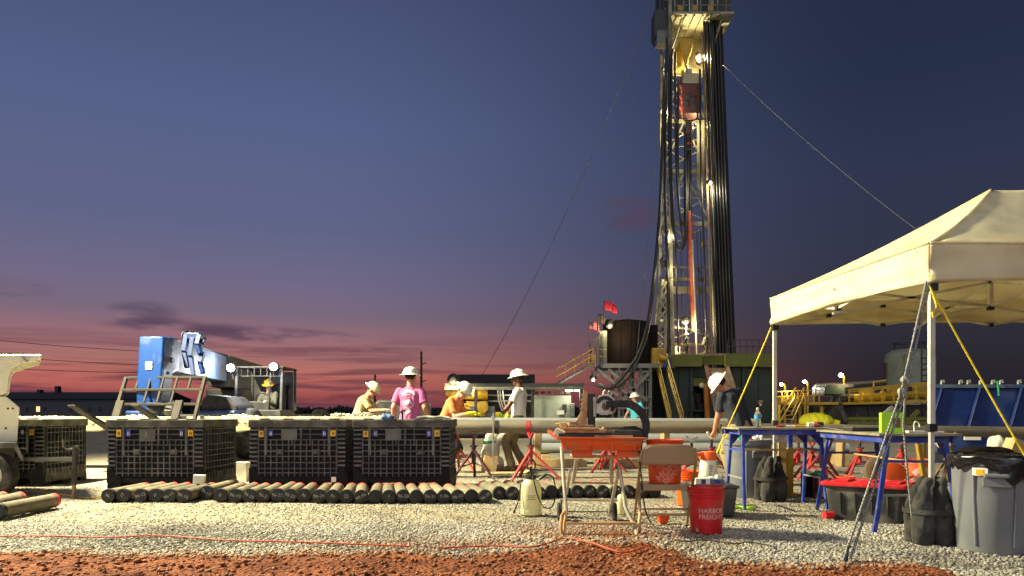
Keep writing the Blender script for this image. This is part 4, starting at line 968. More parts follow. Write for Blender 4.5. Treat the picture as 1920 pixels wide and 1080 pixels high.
# stack of grey plastic pipe on timbers
ys0 = 14.6; rP = .105
for i, (dx, dy, z) in enumerate(((0, 0, .32), (.1, .22, .32), (.05, .44, .32), (-.05, .11, .50), (.12, .33, .50), (.02, .22, .68))):
    hollow((sx_(1003, ys0) + dx, ys0 + dy, z), (sx_(1003, ys0) + dx + 6.2, ys0 + dy + .2, z), rP - .003, 'plastic_pipe', m_pvc, 'grey plastic pipe in the stack on timbers, %s' % ('bottom row front', 'bottom row middle', 'bottom row back', 'second row front', 'second row back', 'topmost')[i], 'pipe', 'stacked grey plastic pipes', wall=.08)
for i, x in enumerate((.65, 2.1, 3.6, 5.2, 6.4)):
    o = MB().box((0, 0, .1), (.16, 1.1, .2)).build('timber', m_wood, None, bev=.008); o.location = (x, ys0 + .25, .001); tag(o, '%s timber bearer from the left under the grey pipe stack' % ORD[i], 'timber', 'timber bearers')
for i, (px, y, z0, z1, w, ln) in enumerate(((1035, 13.9, .02, .17, 1.3, 'long squared timber lying before the grey pipe stack, left'), (1185, 13.8, .02, .17, 1.4, 'long squared timber lying before the grey pipe stack, right'))):
    o = MB().box((0, 0, (z1 - z0) / 2), (w, .15, z1 - z0)).build('timber', m_wood, None, bev=.008); o.location = (sx_(px, y), y, .001); o.rotation_euler = (0, 0, R(2)); tag(o, ln, 'timber', 'timber bearers')
for i, (px, y, h, lab) in enumerate(((1007, 13.6, .72, 'upright timber post just right of the bright red stand'), (921, 13.8, .7, 'upright timber post behind the white sack'), (1245, 14.2, .68, 'upright timber post above the orange bucket on the chair'), (1467, 12.6, .6, 'upright timber post left of the yellow brace under bench'), (1575, 14.0, .55, 'upright timber post behind the second blue bench'))):
    o = MB().box((0, 0, h / 2), (.13, .13, h)).build('timber_post', m_wood, None, bev=.008); o.location = (sx_(px, y), y, .0); o.rotation_euler = (R(1), R(2), R(10 * i)); tag(o, lab, 'post', 'upright timber posts')
# sacks, cardboard and a steel upright by the pipe
sk_ = MB(); sk_.cap((0, 0, .12), (.05, .02, .52), .17, .13, 16); sk_.cap((.05, 0, .45), (.34, .05, .58), .10, .08); sk_.cap((.02, 0, .1), (.14, -.02, .1), .16, .14)
o = thing('white_sack', 'slumped white sack with green print left of white shirted worker', 'sack', (sx_(917, 13.1), 13.1, .02))
bs_ = obj('sack_body', remesh(sk_, .014, 3, .03, 7), m_sack, o)
bvh_ = BVHTree.FromPolygons([v.co for v in bs_.data.vertices], [tuple(p.vertices) for p in bs_.data.polygons])
def sackp(u_, v_):
    x = -.1 + .22 * u_; z = .50 - .06 * v_ * (1 - u_ * .5); h_ = bvh_.ray_cast(V(x, -1, z), V(0, 1, 0)); return (x, (h_[0].y if h_[0] is not None else -.1) - .005, z)
MB().grid(sackp, 10, 4).build('green_print', m_green, o, solid=.002)
cbx = thing('cardboard_sheet', 'flattened tan cardboard on the ground by the worker\'s boots', 'cardboard', (sx_(948, 12.4), 12.4, .012), R(12))
MB().box((0, 0, .004), (.62, .42, .008)).build('panel', m_ply, cbx); MB().box((.36, .02, .035), (.16, .40, .008), Ry(R(-28))).build('flap', m_ply, cbx)
o = thing('carton_box', 'tan carton leaning against the white sack', 'box', (sx_(918, 12.75), 12.75, 0), R(8))
MB().box((0, 0, .14), (.24, .18, .27), Ry(R(9))).build('carton', m_ply, o, bev=.004); MB().box((.03, -.012, .285), (.22, .2, .006), Ry(R(24))).build('flap', m_ply, o)
o = MB(); o.bar((0, 0, 0), (.01, 0, 1.0), .03, .02); o.bar((.01, 0, .26), (.09, 0, .24), .03, .02); o.tube((.008, -.02, .93), (.008, .02, .93), .03); o = o.build('steel_upright', m_galv, None, bev=.003); o.location = (sx_(924, 11.25), 11.25, 0); tag(o, 'slim galvanised upright clamp standing against the long pipe', 'clamp')
# ============================================================ TILE SAW ON ITS STAND
SW = thing('tile_saw', 'orange wet tile saw with black arm on wheeled tubular stand', 'saw', (.78, 6.5, 0))
def tubep(pts, r, nm, m_, par, n=10, sm=60): return MB().path(pts, r, n).build(nm, m_, par, sm=sm, world=True)
L6 = []
tubep([P(1053, 838, 6.42), P(1057, 900, 6.3), P(1062, 958, 6.22), P(1062, 965, 6.22)], .0155, 'stand_leg', m_standleg, SW)
tubep([P(1061, 955, 6.23), P(1053, 968, 6.2), P(1052, 990, 6.16), P(1053, 1001, 6.15)], .014, 'foot', m_muddy, SW)
tubep([P(1062, 962, 6.24), P(1058, 985, 6.22), P(1056, 1002, 6.16)], .014, 'foot', m_muddy, SW)
tubep([P(1160, 868, 6.5), P(1166, 905, 6.4), P(1172, 950, 6.3), P(1181, 970, 6.25), P(1190, 985, 6.21), P(1194, 1003, 6.14)], .0155, 'stand_leg', m_standleg, SW)
tubep([P(1201, 960, 6.24), P(1198, 985, 6.2), P(1194, 1004, 6.13)], .014, 'foot', m_muddy, SW)
tubep([P(1062, 981, 6.2), P(1193, 981, 6.2)], .0125, 'crossbar', m_muddy, SW)
tubep([P(1050, 937, 6.9), P(1158, 938, 6.9)], .0125, 'crossbar', m_standleg, SW)
tubep([P(1072, 853, 6.45), P(1074, 856, 6.4), P(1170, 856, 6.4)], .0125, 'crossbar', m_muddy, SW)
tubep([P(1076, 905, 7.0), P(1152, 906, 7.0)], .008, 'crossbar', m_steel, SW)
tubep([P(1081, 862, 6.5), P(1074, 906, 6.6)], .018, 'stand_leg', m_alu, SW)
tubep([P(1069, 880, 6.8), P(1062, 926, 6.9)], .014, 'stand_leg', m_alu, SW)
tubep([P(1147, 858, 6.5), P(1146, 907, 6.6)], .018, 'stand_leg', m_alu, SW)
tubep([P(1160, 880, 6.6), P(1143, 962, 6.95)], .016, 'stand_leg', m_alu, SW)
for px, y in ((1049, 6.95), (1152, 6.95)):
    c0 = V(sx_(px, y), y, .085)
    MB().lathe([(.05, -.016), (.078, -.018), (.085, -.01), (.085, .01), (.078, .018), (.05, .016), (.05, -.016)], 28, c0, Ry(R(90)), close=False).build('tyre', m_tyre, SW, sm=40, world=True)
    MB().lathe([(0, -.012), (.03, -.016), (.052, -.01), (.052, .01), (.03, .016), (0, .012)], 20, c0, Ry(R(90))).build('wheel_hub', m_dsteel, SW, sm=40, world=True)
    tubep([c0 + V(0, 0, 0), V(c0.x + (.02 if px < 1100 else -.02), 6.9, P(1, 937, 6.9).z)], .01, 'wheel_fork', m_steel, SW)
tubep([V(sx_(1049, 6.95), 6.95, .085), V(sx_(1152, 6.95), 6.95, .085)], .007, 'axle', m_steel, SW)
SH = bpy.data.objects.new('saw_body', None)
rz_ = R(-7)
def sl(x, y, z): return V(.78, 6.5, 0) + Rz(rz_) @ V(x, y, z)
def rect(hx, hy, z, ox=0, oy=0): return [sl(ox - hx, oy - hy, z), sl(ox + hx, oy - hy, z), sl(ox + hx, oy + hy, z), sl(ox - hx, oy + hy, z)]
ty = MB(); rs = [rect(.31, .20, .685), rect(.335, .225, .73), rect(.345, .235, .775), rect(.365, .255, .782), rect(.37, .26, .80), rect(.36, .25, .80), rect(.33, .22, .775), rect(.30, .19, .70)]
vs = [v for r in rs for v in r]; fs = [(3, 2, 1, 0)]
for k in range(len(rs) - 1):
    for i in range(4): fs.append((k * 4 + i, k * 4 + (i + 1) % 4, (k + 1) * 4 + (i + 1) % 4, (k + 1) * 4 + i))
fs.append((28, 29, 30, 31)); ty.add(vs, fs); TR = ty.build('water_tray', m_redtray, SW, bev=.006, world=True)
def lb(x0, y0, z0, x1, y1, z1, nm, m_, par=SW, bev=.003, rot=None):
    r_ = Rz(rz_) @ (rot if rot else Matrix.Identity(3))
    return MB().box(sl((x0 + x1) / 2, (y0 + y1) / 2, (z0 + z1) / 2), (x1 - x0, y1 - y0, z1 - z0), r_).build(nm, m_, par, bev=bev, world=True)
lb(-.25, -.16, .63, -.08, .1, .69, 'sump', m_redtray); lb(.13, -.17, .625, .31, .1, .69, 'sump', m_redtray)
for k in range(4): lb(-.30 + k * .19, -.232, .69, -.288 + k * .19, -.215, .775, 'tray_rib', m_redtray, SW, 0)
MB().prism([sl(-.37, .2, .80), sl(-.37, -.2, .80), sl(-.46, -.15, .86), sl(-.46, .15, .86)], (0, 0, 0), (.0, 0, -.03)).build('splash_chute', m_redtray, SW, bev=.005, world=True)
lb(-.40, -.20, .80, -.32, .05, .86, 'side_block', m_sack, rot=Ry(R(24)))
lb(-.36, -.22, .80, .34, -.19, .83, 'rail', m_dsteel); lb(-.36, .12, .80, .34, .15, .83, 'rail', m_dsteel)
lb(-.31, -.21, .835, .04, .17, .862, 'sliding_table', m_muddy); lb(-.33, -.23, .862, -.02, -.2, .88, 'table_fence', m_muddy)
lb(-.28, -.15, .866, -.06, -.05, .90, 'stone_piece', m_rust, SW, .006); lb(.0, -.14, .866, .18, -.02, .884, 'stone_piece', m_rust, SW, .006, Rz(R(14)))
lb(-.06, -.235, .80, .26, -.225, .815, 'tray_edge', m_muddy); lb(.1, -.18, .81, .34, .14, .86, 'motor_base', m_black, SW, .012)
for k, (x, y, l_) in enumerate(((-.40, -.02, .2), (-.36, .08, .16))):
    MB().path([sl(x, y, .90), sl(x + .05, y, .905), sl(x + .09, y - .03, .89), sl(x + l_, y - .05, .885)], .014).build('bracket_arm', m_muddy, SW, sm=50, world=True)
lb(-.36, -.08, .87, -.30, .0, .92, 'bracket_lug', m_muddy, SW, .006); lb(-.28, -.09, .86, -.22, .0, .93, 'bracket_lug', m_muddy, SW, .006)
# upright fin and column
MB().prism([sl(-.25, -.03, .885), sl(-.125, -.03, .885), sl(-.12, -.03, 1.19), sl(-.155, -.03, 1.205), sl(-.175, -.03, 1.02)], Rz(rz_) @ V(0, -.015, 0), Rz(rz_) @ V(0, .015, 0)).build('upright_fin', m_muddy, SW, bev=.004, world=True)
for k in range(4): lb(-.185 + k * .004, -.05, 1.03 + k * .04, -.165 + k * .004, .0, 1.045 + k * .04, 'fin_lug', m_muddy, SW, .002)
lb(-.12, -.05, .86, -.055, .05, 1.17, 'column', m_dsteel, SW, .008)
# blade guard and head
gd = [sl(.03 + .10 * math.cos(R(a)), -.02, 1.065 + .10 * math.sin(R(a))) for a in range(-50, 151, 10)] + [sl(-.055, -.02, 1.0)]
MB().prism(gd, Rz(rz_) @ V(0, -.03, 0), Rz(rz_) @ V(0, .03, 0)).build('blade_guard', m_alu, SW, bev=.006, world=True)
ga = [sl(.03 + .085 * math.cos(R(a)), -.056, 1.065 + .085 * math.sin(R(a))) for a in range(-40, 161, 10)] + [sl(.03 + .055 * math.cos(R(a)), -.056, 1.065 + .055 * math.sin(R(a))) for a in range(160, -41, -10)]
MB().prism(ga, Rz(rz_) @ V(0, -.006, 0), Rz(rz_) @ V(0, .006, 0)).build('guard_slot', m_dsteel, SW, world=True)
MB().lathe([(0, -.075), (.03, -.075), (.035, -.06), (.035, .06), (0, .06)], 20, sl(.03, -.0, 1.06), Rx(R(90))).build('arbor', m_rust, SW, sm=40, world=True)
lb(-.07, -.07, .97, -.045, .03, 1.14, 'head_plate', m_galv, SW, .004); lb(-.02, -.058, .985, .06, -.052, 1.0, 'guard_lip', m_galv)
for x, z in ((.015, 1.19), (.05, 1.18), (.075, 1.165)): MB().path([sl(x, -.02, z - .03), sl(x + .005, -.02, z), sl(x + .018, -.025, z + .012)], .008).build('wing_knob', m_white, SW, sm=60, world=True)
tubep([sl(.1, -.03, 1.085), sl(.17, -.035, 1.092)], .007, 'lock_lever', m_alu, SW)
# black arm, box section bent downwards
cen = spline([P(1134, 757, 6.42), P(1160, 757, 6.42), P(1180, 758, 6.42), P(1197, 768, 6.42), P(1208, 784, 6.42), P(1211, 802, 6.42), P(1207, 820, 6.42)], 5)
rings = []
for k, c0 in enumerate(cen):
    d_ = (cen[min(k + 1, len(cen) - 1)] - cen[max(k - 1, 0)]).normalized(); n_ = V(-d_.z, 0, d_.x); h_ = .025 + .008 * math.sin(math.pi * k / (len(cen) - 1))
    rings.append([c0 + n_ * h_ + V(0, -.035, 0), c0 + n_ * h_ + V(0, .035, 0), c0 - n_ * h_ + V(0, .035, 0), c0 - n_ * h_ + V(0, -.035, 0)])
AR = MB().loft(rings).build('arm', m_black, SW, bev=.006, sm=50, world=True)
for k in range(2, len(cen) - 4, 3):
    d_ = (cen[k + 1] - cen[k]).normalized(); n_ = V(-d_.z, 0, d_.x)
    MB().bar(cen[k] + n_ * .03 + V(0, -.038, 0), cen[k + 1] - n_ * .03 + V(0, -.038, 0), .008, .008).build('arm_rib', m_dsteel, AR, world=True)
    MB().bar(cen[k + 1] - n_ * .03 + V(0, -.038, 0), cen[k + 3] + n_ * .03 + V(0, -.038, 0), .008, .008).build('arm_rib', m_dsteel, AR, world=True)
MB().path([P(1207, 812, 6.42), P(1190, 804, 6.4), P(1170, 805, 6.38), P(1158, 816, 6.36)], .026, 10).build('arm_foot', m_black, SW, sm=50, world=True)
MB().bb(P(1172, 806, 6.36), P(1203, 817, 6.44)).build('arm_bracket', m_black, SW, bev=.008, world=True)
ov = MB(); ov.path([P(1174, 811.5, 6.35), P(1199, 811.5, 6.35)], .016, 12); ov.build('oval_plate', m_muddy, SW, sm=60, world=True)
MB().tube(P(1199, 811.5, 6.332), P(1199, 811.5, 6.36), .009).build('bolt', m_dsteel, SW, world=True)
tubep(spline([P(1205, 824, 6.4), P(1203, 838, 6.3), P(1200, 855, 6.22), P(1200, 875, 6.16), P(1203, 895, 6.1), P(1206, 930, 6.08), P(1211, 960, 6.05), P(1222, 982, 6.02), P(1240, 1000, 5.9) ]), .006, 'power_cord', m_cable, SW, 8)
cd_ = MB().path(spline([V(sx_(1240, 5.9), 5.9, .028), V(1.33, 5.72, .02), V(1.5, 5.78, .02), V(1.68, 5.62, .02), V(1.8, 5.68, .02), V(1.92, 5.54, .02), V(1.9, 5.4, .02)]), .005, 8).build('power_cord', m_cable, None, sm=60); tag(cd_, 'black cord trailing over gravel below the folding chair', 'cord')
pl_ = MB().box(P(1200, 850, 6.2), (.025, .02, .05)).build('plug', m_cable, SW, bev=.004, world=True)

# ============================================================ BUCKETS
def wrap_text(txt, size, rfun, z, x0=0, rot=0, bold=1, yaw=0, space=1.0):
    me = text_mesh(txt, size, .0012, space); me.transform(Matrix.Rotation(rot, 4, 'Z'))
    bm = bmesh.new(); bm.from_mesh(me); bmesh.ops.triangulate(bm, faces=bm.faces)
    bmesh.ops.subdivide_edges(bm, edges=[e for e in bm.edges if e.calc_length() > .02], cuts=2); bm.to_mesh(me); bm.free()
    for v in me.vertices:
        zz = z + v.co.y; r = rfun(zz) + .0016 + v.co.z; a = (v.co.x + x0) / rfun(zz) + yaw; v.co = (r * math.sin(a), -r * math.cos(a), zz)
    return me
def bucket(label, loc, m_, rz=0, handle=True, h=.37, r0=.128, r1=.148, txt=None, name='bucket', group=None):
    b_ = thing(name, label, 'bucket', loc, rz, group)
    rf = lambda z: r0 + (r1 - r0) * z / h
    pr = [(0, .004), (r0 - .006, .0), (r0, .006)]
    pr += [(rf(h * .5), h * .5), (rf(h * .74), h * .74)]
    for t_ in (.76, .83, .90): pr += [(rf(h * t_), h * t_), (rf(h * t_) + .007, h * t_ + .003), (rf(h * t_) + .007, h * t_ + .012), (rf(h * t_), h * t_ + .015)]
    pr += [(r1, h - .012), (r1 + .008, h - .01), (r1 + .008, h), (r1 - .004, h), (r1 - .006, h - .02), (r0 - .004, .012), (0, .010)]
    MB().lathe(pr, 40).build('bucket_body', m_, b_, sm=35)
    if handle:
        pts = [V((r1 + .014) * math.cos(a), -(r1 + .014) * .55 * math.sin(a) - .0, h * .86 - (r1 + .03) * .82 * math.sin(a)) for a in np.linspace(0, math.pi, 17)]
        pts = [V(p.x, -math.sqrt(max(0, (r1 + .016) ** 2 - p.x ** 2)) * (1 if abs(p.x) < r1 else 1), p.z) for p in pts]
        MB().path(pts, .003, 6).build('wire_handle', m_galv, b_, sm=60)
    for t_ in txt or ():
        obj('lettering', wrap_text(t_[0], t_[1], rf, t_[2], rot=t_[3], yaw=t_[4]), m_whitetxt, b_)
    return b_
bucket('red bucket lettered HARBOR FREIGHT on the gravel beside the chair', (sx_(1327, 6.2), 6.25, .008), m_redbucket, 0, False, txt=(('HARBOR', .056, .19, 0, .10), ('FREIGHT', .056, .14, 0, .10)), h=.385)

# ============================================================ FOLDING CHAIR
CH = thing('folding_chair', 'tan steel folding chair holding the orange bucket, seen from behind', 'chair', (sx_(1252, 6.2), 6.18, 0), R(-2))
hw = .228
for s_ in (-1, 1):
    MB().path([V(s_ * (hw + .0), 0.0, .60), V(s_ * hw, .06, .5), V(s_ * (hw + .005), .36, .10), V(s_ * (hw + .008), .43, .012)], .0125, 10).build('front_leg', m_chair, CH, sm=60)
    MB().path([V(s_ * (hw - .025), .26, .39), V(s_ * (hw - .005), .10, .2), V(s_ * (hw + .012), -.02, .012)], .0125, 10).build('rear_leg', m_chair, CH, sm=60)
    MB().ball((s_ * (hw + .012), -.02, .012), .016, 8).build('foot_cap', m_black, CH); MB().ball((s_ * (hw + .008), .43, .012), .016, 8).build('foot_cap', m_black, CH)
    MB().bar((s_ * (hw - .012), .12, .36), (s_ * (hw - .012), .3, .385), .012, .03).build('hinge', m_chair, CH)
tp = [V(-hw, 0, .60)] + [V(-hw + .09 - .09 * math.cos(a), -.01 * math.sin(a), .64 + .09 * math.sin(a)) for a in np.linspace(0, math.pi / 2, 7)] + [V(hw - .09 + .09 * math.sin(a), -.01, .64 + .09 * math.cos(a)) for a in np.linspace(0, math.pi / 2, 7)] + [V(hw, 0, .60)]
MB().path(tp, .0125, 10).build('back_tube', m_chair, CH, sm=60)
def bk(u_, v_):
    x = (u_ * 2 - 1) * (hw - .006); z = .575 + v_ * .155
    lim = (hw - .006); c_ = max(0, abs(x) - (lim - .085)); zmax = .645 + math.sqrt(max(0, .085 ** 2 - c_ ** 2)); z = .575 + v_ * (zmax - .575)
    return V(x, -.012 - .02 * (1 - (u_ * 2 - 1) ** 2) , z)
MB().grid(bk, 24, 8).build('backrest', m_chair, CH, sm=60, solid=.006)
MB().box((0, .285, .392), (.40, .38, .022)).build('seat', m_chair, CH, bev=.01)
MB().box((0, .1, .375), (.39, .012, .05)).build('seat_rim', m_chair, CH, bev=.004)
for y, z in ((.07, .15), (.345, .12), (.30, .17)): MB().tube((-hw, y, z), (hw, y, z), .008).build('crossbar', m_chair, CH, sm=40)
bucket('orange bucket lettered THE HOME DEPOT standing on the folding chair', (sx_(1246, 6.45), 6.44, .404), m_hdbucket, R(0), False, r0=.134, r1=.155, txt=(('THE', .05, .155, R(40), -.30), ('HOME', .085, .115, R(40), .0), ('DEPOT', .06, .07, R(40), .30)))
o = bucket('small orange cup lying open on the gravel under the chair', (sx_(1243, 6.75), 6.75, .01), m_orange, 0, False, h=.075, r0=.045, r1=.06, name='cup')
stick = MB().tube((0, 0, 0), (-.16, -.02, .30), .008).build('stirring_stick', m_white, None, sm=40); stick.location = (sx_(1238, 6.45), 6.46, .58); tag(stick, 'thin white stick leaning in the orange bucket on the chair', 'stick')
bucket('orange bucket half hidden behind the folding chair and canister', (sx_(1292, 8.1), 8.1, .008), m_orange, 0, False)

# canister, box and tote behind the red bucket
tt = thing('low_tote', 'low dark tote behind the red bucket, box and canister on it', 'tote', (sx_(1330, 7.3), 7.35, 0))
MB().loft([[V(-.2, -.2, 0.01), V(.2, -.2, 0.01), V(.2, .2, 0.01), V(-.2, .2, 0.01)], [V(-.225, -.225, .28), V(.225, -.225, .28), V(.225, .225, .28), V(-.225, .225, .28)]]).build('tub', m_tote, tt, bev=.012)
MB().box((0, 0, .295), (.48, .48, .03)).build('lid', m_tote, tt, bev=.01)
cn = thing('sprayer_canister', 'ivory canister with orange cap and spout behind the red bucket', 'canister', (sx_(1329, 7.45), 7.47, .312))
MB().lathe([(0, 0), (.095, 0), (.1, .01), (.078, .22), (.075, .235), (0, .235)], 32).build('canister_body', m_canister, cn, sm=40)
MB().lathe([(.078, .222), (.083, .225), (.08, .29), (.07, .305), (0, .31)], 32).build('cap', m_orange, cn, sm=40)
MB().bar((-.05, -.03, .285), (-.135, -.03, .278), .05, .04).build('spout', m_orange, cn, bev=.01)
obj('lettering', wrap_text('\u00a9Hus', .05, lambda z: .1 - .022 * z / .22, .12, rot=R(-90), yaw=.0), m_cantxt, cn)
bx_ = thing('glove_box', 'small white and blue carton on the low tote by the canister', 'box', (sx_(1318, 7.1), 7.15, .311), R(6))
MB().box((0, 0, .035), (.15, .1, .07)).build('carton', m_paper, bx_, bev=.002); MB().box((.0, -.0515, .035), (.045, .003, .05)).build('print', m_blue_st, bx_); MB().box((.07, 0, .035), (.003 + .01, .102, .068)).build('end_panel', mat('box_blue', (60, 110, 170), .6), bx_)
rgm = MB(); rgm.ball((0, 0, .03), (.06, .05, .035), 12); rgm.ball((.04, 0, .05), (.04, .03, .03), 10); o = obj('paper_towel', remesh(rgm, .007, 1, .016, 26), m_paper); o.location = (sx_(1338, 7.2), 7.22, .325); tag(o, 'crumpled white paper towel beside the canister', 'towel')
b2 = thing('carton_box', 'grey blue carton right of the canister above the red bucket', 'box', (sx_(1345, 7.15), 7.18, .311), R(-4)); MB().box((0, 0, .03), (.13, .1, .06)).build('carton', mat('box_grey', (92, 100, 112), .7), b2, bev=.002); MB().box((0, -.052, .035), (.05, .003, .03)).build('print', m_blue_st, b2)

# pump sprayer
PS = thing('pump_sprayer', 'pale translucent pump sprayer with black hose on the gravel', 'sprayer', (sx_(996, 7.25), 7.3, .008))
MB().lathe([(0, 0), (.085, 0), (.1, .012), (.102, .05), (.097, .06), (.1, .07), (.1, .24), (.095, .29), (.075, .33), (.045, .35), (.04, .362), (0, .362)], 32).build('tank_body', m_tank, PS, sm=40)
MB().lathe([(.048, .35), (.05, .352), (.05, .385), (.03, .395), (0, .395)], 20).build('cap', m_black, PS, sm=40)
MB().tube((0, 0, .39), (0, 0, .47), .012).build('pump_rod', m_black, PS, sm=40); MB().path([V(-.035, 0, .45), V(-.04, 0, .5), V(-.015, 0, .535), V(.02, 0, .535), V(.042, 0, .5), V(.036, 0, .45), V(0, 0, .44), V(-.035, 0, .45)], .009).build('pump_handle', m_black, PS, sm=60)
MB().path(spline([V(.0, -.04, .37), V(.02, -.09, .36), V(.06, -.11, .2), V(.12, -.1, .09), V(.2, -.08, .09), V(.235, -.07, .22), V(.21, -.07, .37), V(.14, -.08, .40), V(.1, -.06, .36)]), .006, 8).build('hose', m_cable, PS, sm=60)
MB().path([V(.08, -.06, .355), V(.13, -.08, .395), V(.15, -.08, .40)], .014).build('grip', m_black, PS, sm=60)
MB().path([V(-.1, -.02, .3), V(-.12, -.05, .15), V(-.16, -.06, .05)], .006).build('wand', m_cable, PS, sm=60); MB().ball((-.165, -.062, .04), (.012, .012, .02), 8).build('nozzle', m_topdrive, PS)
obj('lettering', wrap_text('▬▬▬▬\n▬▬▬\n▬▬▬▬', .022, lambda z: .101, .18), mat('faint_print', (150, 146, 110), .7), PS)
# small yellow spray bottle
SB = thing('spray_bottle', 'small pale yellow bottle with black cap behind saw wheel', 'bottle', (sx_(1166, 7.4), 7.4, .006))
MB().lathe([(0, 0), (.05, 0), (.054, .01), (.052, .14), (.04, .18), (.02, .195), (0, .195)], 24).build('bottle_body', m_tank, SB, sm=40); MB().lathe([(0, .19), (.022, .19), (.022, .235), (.01, .24), (0, .24)], 16).build('cap', m_black, SB, sm=40); MB().bar((0, 0, .235), (-.035, -.02, .245), .02, .02).build('trigger', m_black, SB)
# orange extension cords on the ground
for k, (pts, r, lab) in enumerate((([(-60, 1012), (60, 1010), (200, 1013), (300, 1010), (420, 1018), (560, 1022), (660, 1026), (770, 1030)], .006, 'orange extension cord snaking along the gravel at front left'),
                                   ([(820, 1034), (930, 1030), (1000, 1034), (1060, 1015), (1110, 1032), (1170, 1048), (1220, 1030)], .006, 'orange extension cord looping below the saw stand'))):
    wp = []
    for px, py in pts:
        Y = K / (py - HOR); x = sx_(px, Y); wp.append(V(x, Y, ground_h(x, Y) + .024))
    o = MB().path(spline(wp, 10), r, 8).build('extension_cord', m_ocable, None, sm=60); tag(o, lab, 'cord')
wp = [V(sx_(px, K / (py - HOR)), K / (py - HOR), .012) for px, py in ((60, 922), (110, 928), (160, 935), (200, 932), (240, 927))]
o = MB().path(spline(wp, 10), .007, 8).build('extension_cord', mat('yellow_cable', (210, 170, 60), .6), None, sm=60); tag(o, 'yellow cord on the ground left of the first crate', 'cord')

# ============================================================ BINS
def bin_(label, loc, rz, liner=True, sticker=False):
    b_ = thing('trash_bin', label, 'trash bin', loc, rz, 'grey round bins')
    n = 64; prof = [(.0, .0), (.232, .0), (.24, .015), (.262, .40), (.272, .60), (.276, .62), (.292, .625), (.295, .68), (.285, .69), (.272, .685), (.262, .60), (.225, .03), (0, .025)]
    vs = []
    for r, z in prof:
        for i in range(n):
            a = 2 * math.pi * i / n; rr = r
            if .03 < z < .6 and r > .235: rr += .006 * (1 if (i % 16) in (5, 6, 7, 8, 9, 10, 11) else 0)
            vs.append((rr * math.cos(a), rr * math.sin(a), z))
    fs = [(k * n + i, k * n + (i + 1) % n, (k + 1) * n + (i + 1) % n, (k + 1) * n + i) for k in range(len(prof) - 1) for i in range(n)]
    MB().add(vs, fs).build('bin_body', m_grey, b_, sm=30)
    for a in (R(-120), R(60)):
        c0 = V(.285 * math.cos(a), .285 * math.sin(a), .56); hr_ = Rz(a + math.pi / 2)
        MB().box(c0, (.15, .06, .03), hr_).build('handle', m_grey, b_, bev=.01); MB().box(c0 + V(0, 0, -.045) - (hr_ @ V(0, -.0, 0)), (.17, .02, .07), hr_).build('handle_bracket', m_grey, b_, bev=.006)
    for a in (R(-150), R(-95), R(-60)):
        MB().path([V((.247 + .03 * t_) * math.cos(a), (.247 + .03 * t_) * math.sin(a), .06 + .5 * t_) for t_ in (0, .5, 1)], .011, 8).build('stiffening_rib', m_grey, b_, sm=60)
    if liner:
        def lf(u_, v_):
            a = u_ * 2 * math.pi; w = noise.noise(Vector((math.cos(a) * 3, math.sin(a) * 3, loc[0]))) ; z = .70 - v_ * (.10 + .10 * w + .12 * max(0, math.sin(a * 1 + 2.2)) ) + .018 * math.sin(v_ * 3.14)
            r = .282 + .02 * min(1, v_ * 4) + .010 * noise.noise(Vector((a * 6, v_ * 3, 2))); return (r * math.cos(a), r * math.sin(a), z)
        ln = MB().grid(lf, 72, 8).build('liner', m_bag, b_, sm=70, solid=.002)
        def li(u_, v_):
            a = u_ * 2 * math.pi; r = .283 - v_ * .12; return (r * math.cos(a), r * math.sin(a), .70 - v_ * .12 + .02 * noise.noise(Vector((a * 5, v_ * 4, 7))))
        MB().grid(li, 60, 6).build('liner_inside', m_bag, b_, sm=70, solid=.002)
        def lc(u_, v_):
            a = u_ * 2 * math.pi; r = .165 * (1 - v_) + .002; return (r * math.cos(a), r * math.sin(a), .58 + .03 * noise.noise(Vector((a, v_ * 3, 5))))
        MB().grid(lc, 40, 5).build('liner_bottom', m_bag, b_, sm=70, solid=.002)
    if sticker:
        for a, m_, w in ((R(-141), m_white, .10), (R(-141), m_yel_st, .05)):
            vs = []; r = .281 if w > .06 else .2835
            for i in range(7):
                aa = a + (i / 6 - .5) * w / r
                for z in (.555, .615): vs.append((r * math.cos(aa), r * math.sin(aa), z if w > .06 else (.6 if z > .58 else .56)))
            MB().add(vs, [(2 * i, 2 * i + 2, 2 * i + 3, 2 * i + 1) for i in range(6)]).build('sticker', m_, b_, solid=.001)
    return b_
bin_('large grey bin with black liner and yellow sticker at right edge', (sx_(1868, 5.42), 5.44, .004), R(0), True, True)
bin_('grey bin behind the first blue bench, filled with rubbish', (sx_(1404, 8.95), 9.0, 0), R(40), False)
for i, (dx, dy, m_, lab, r) in enumerate(((-.1, -.05, m_green, 'crumpled green wrapper in the bin behind the blue bench', .07), (.06, -.1, m_white, 'crumpled white plastic in the bin behind the blue bench', .09), (-.06, -.16, m_orange, 'orange scrap hanging over the rim of the farther bin', .06), (.12, .05, mat('olive_scrap', (150, 150, 60), .7), 'olive scrap poking out of the farther bin', .07))):
    k_ = MB(); k_.ball((0, 0, 0), (r, r * .8, r * .8), 12); k_.ball((r * .5, 0, r * .4), r * .6, 10); o = obj('rubbish', remesh(k_, .01, 1, .03, 18, i), m_); o.location = (sx_(1404, 8.95) + dx, 9.0 + dy, .67); tag(o, lab, 'rubbish')

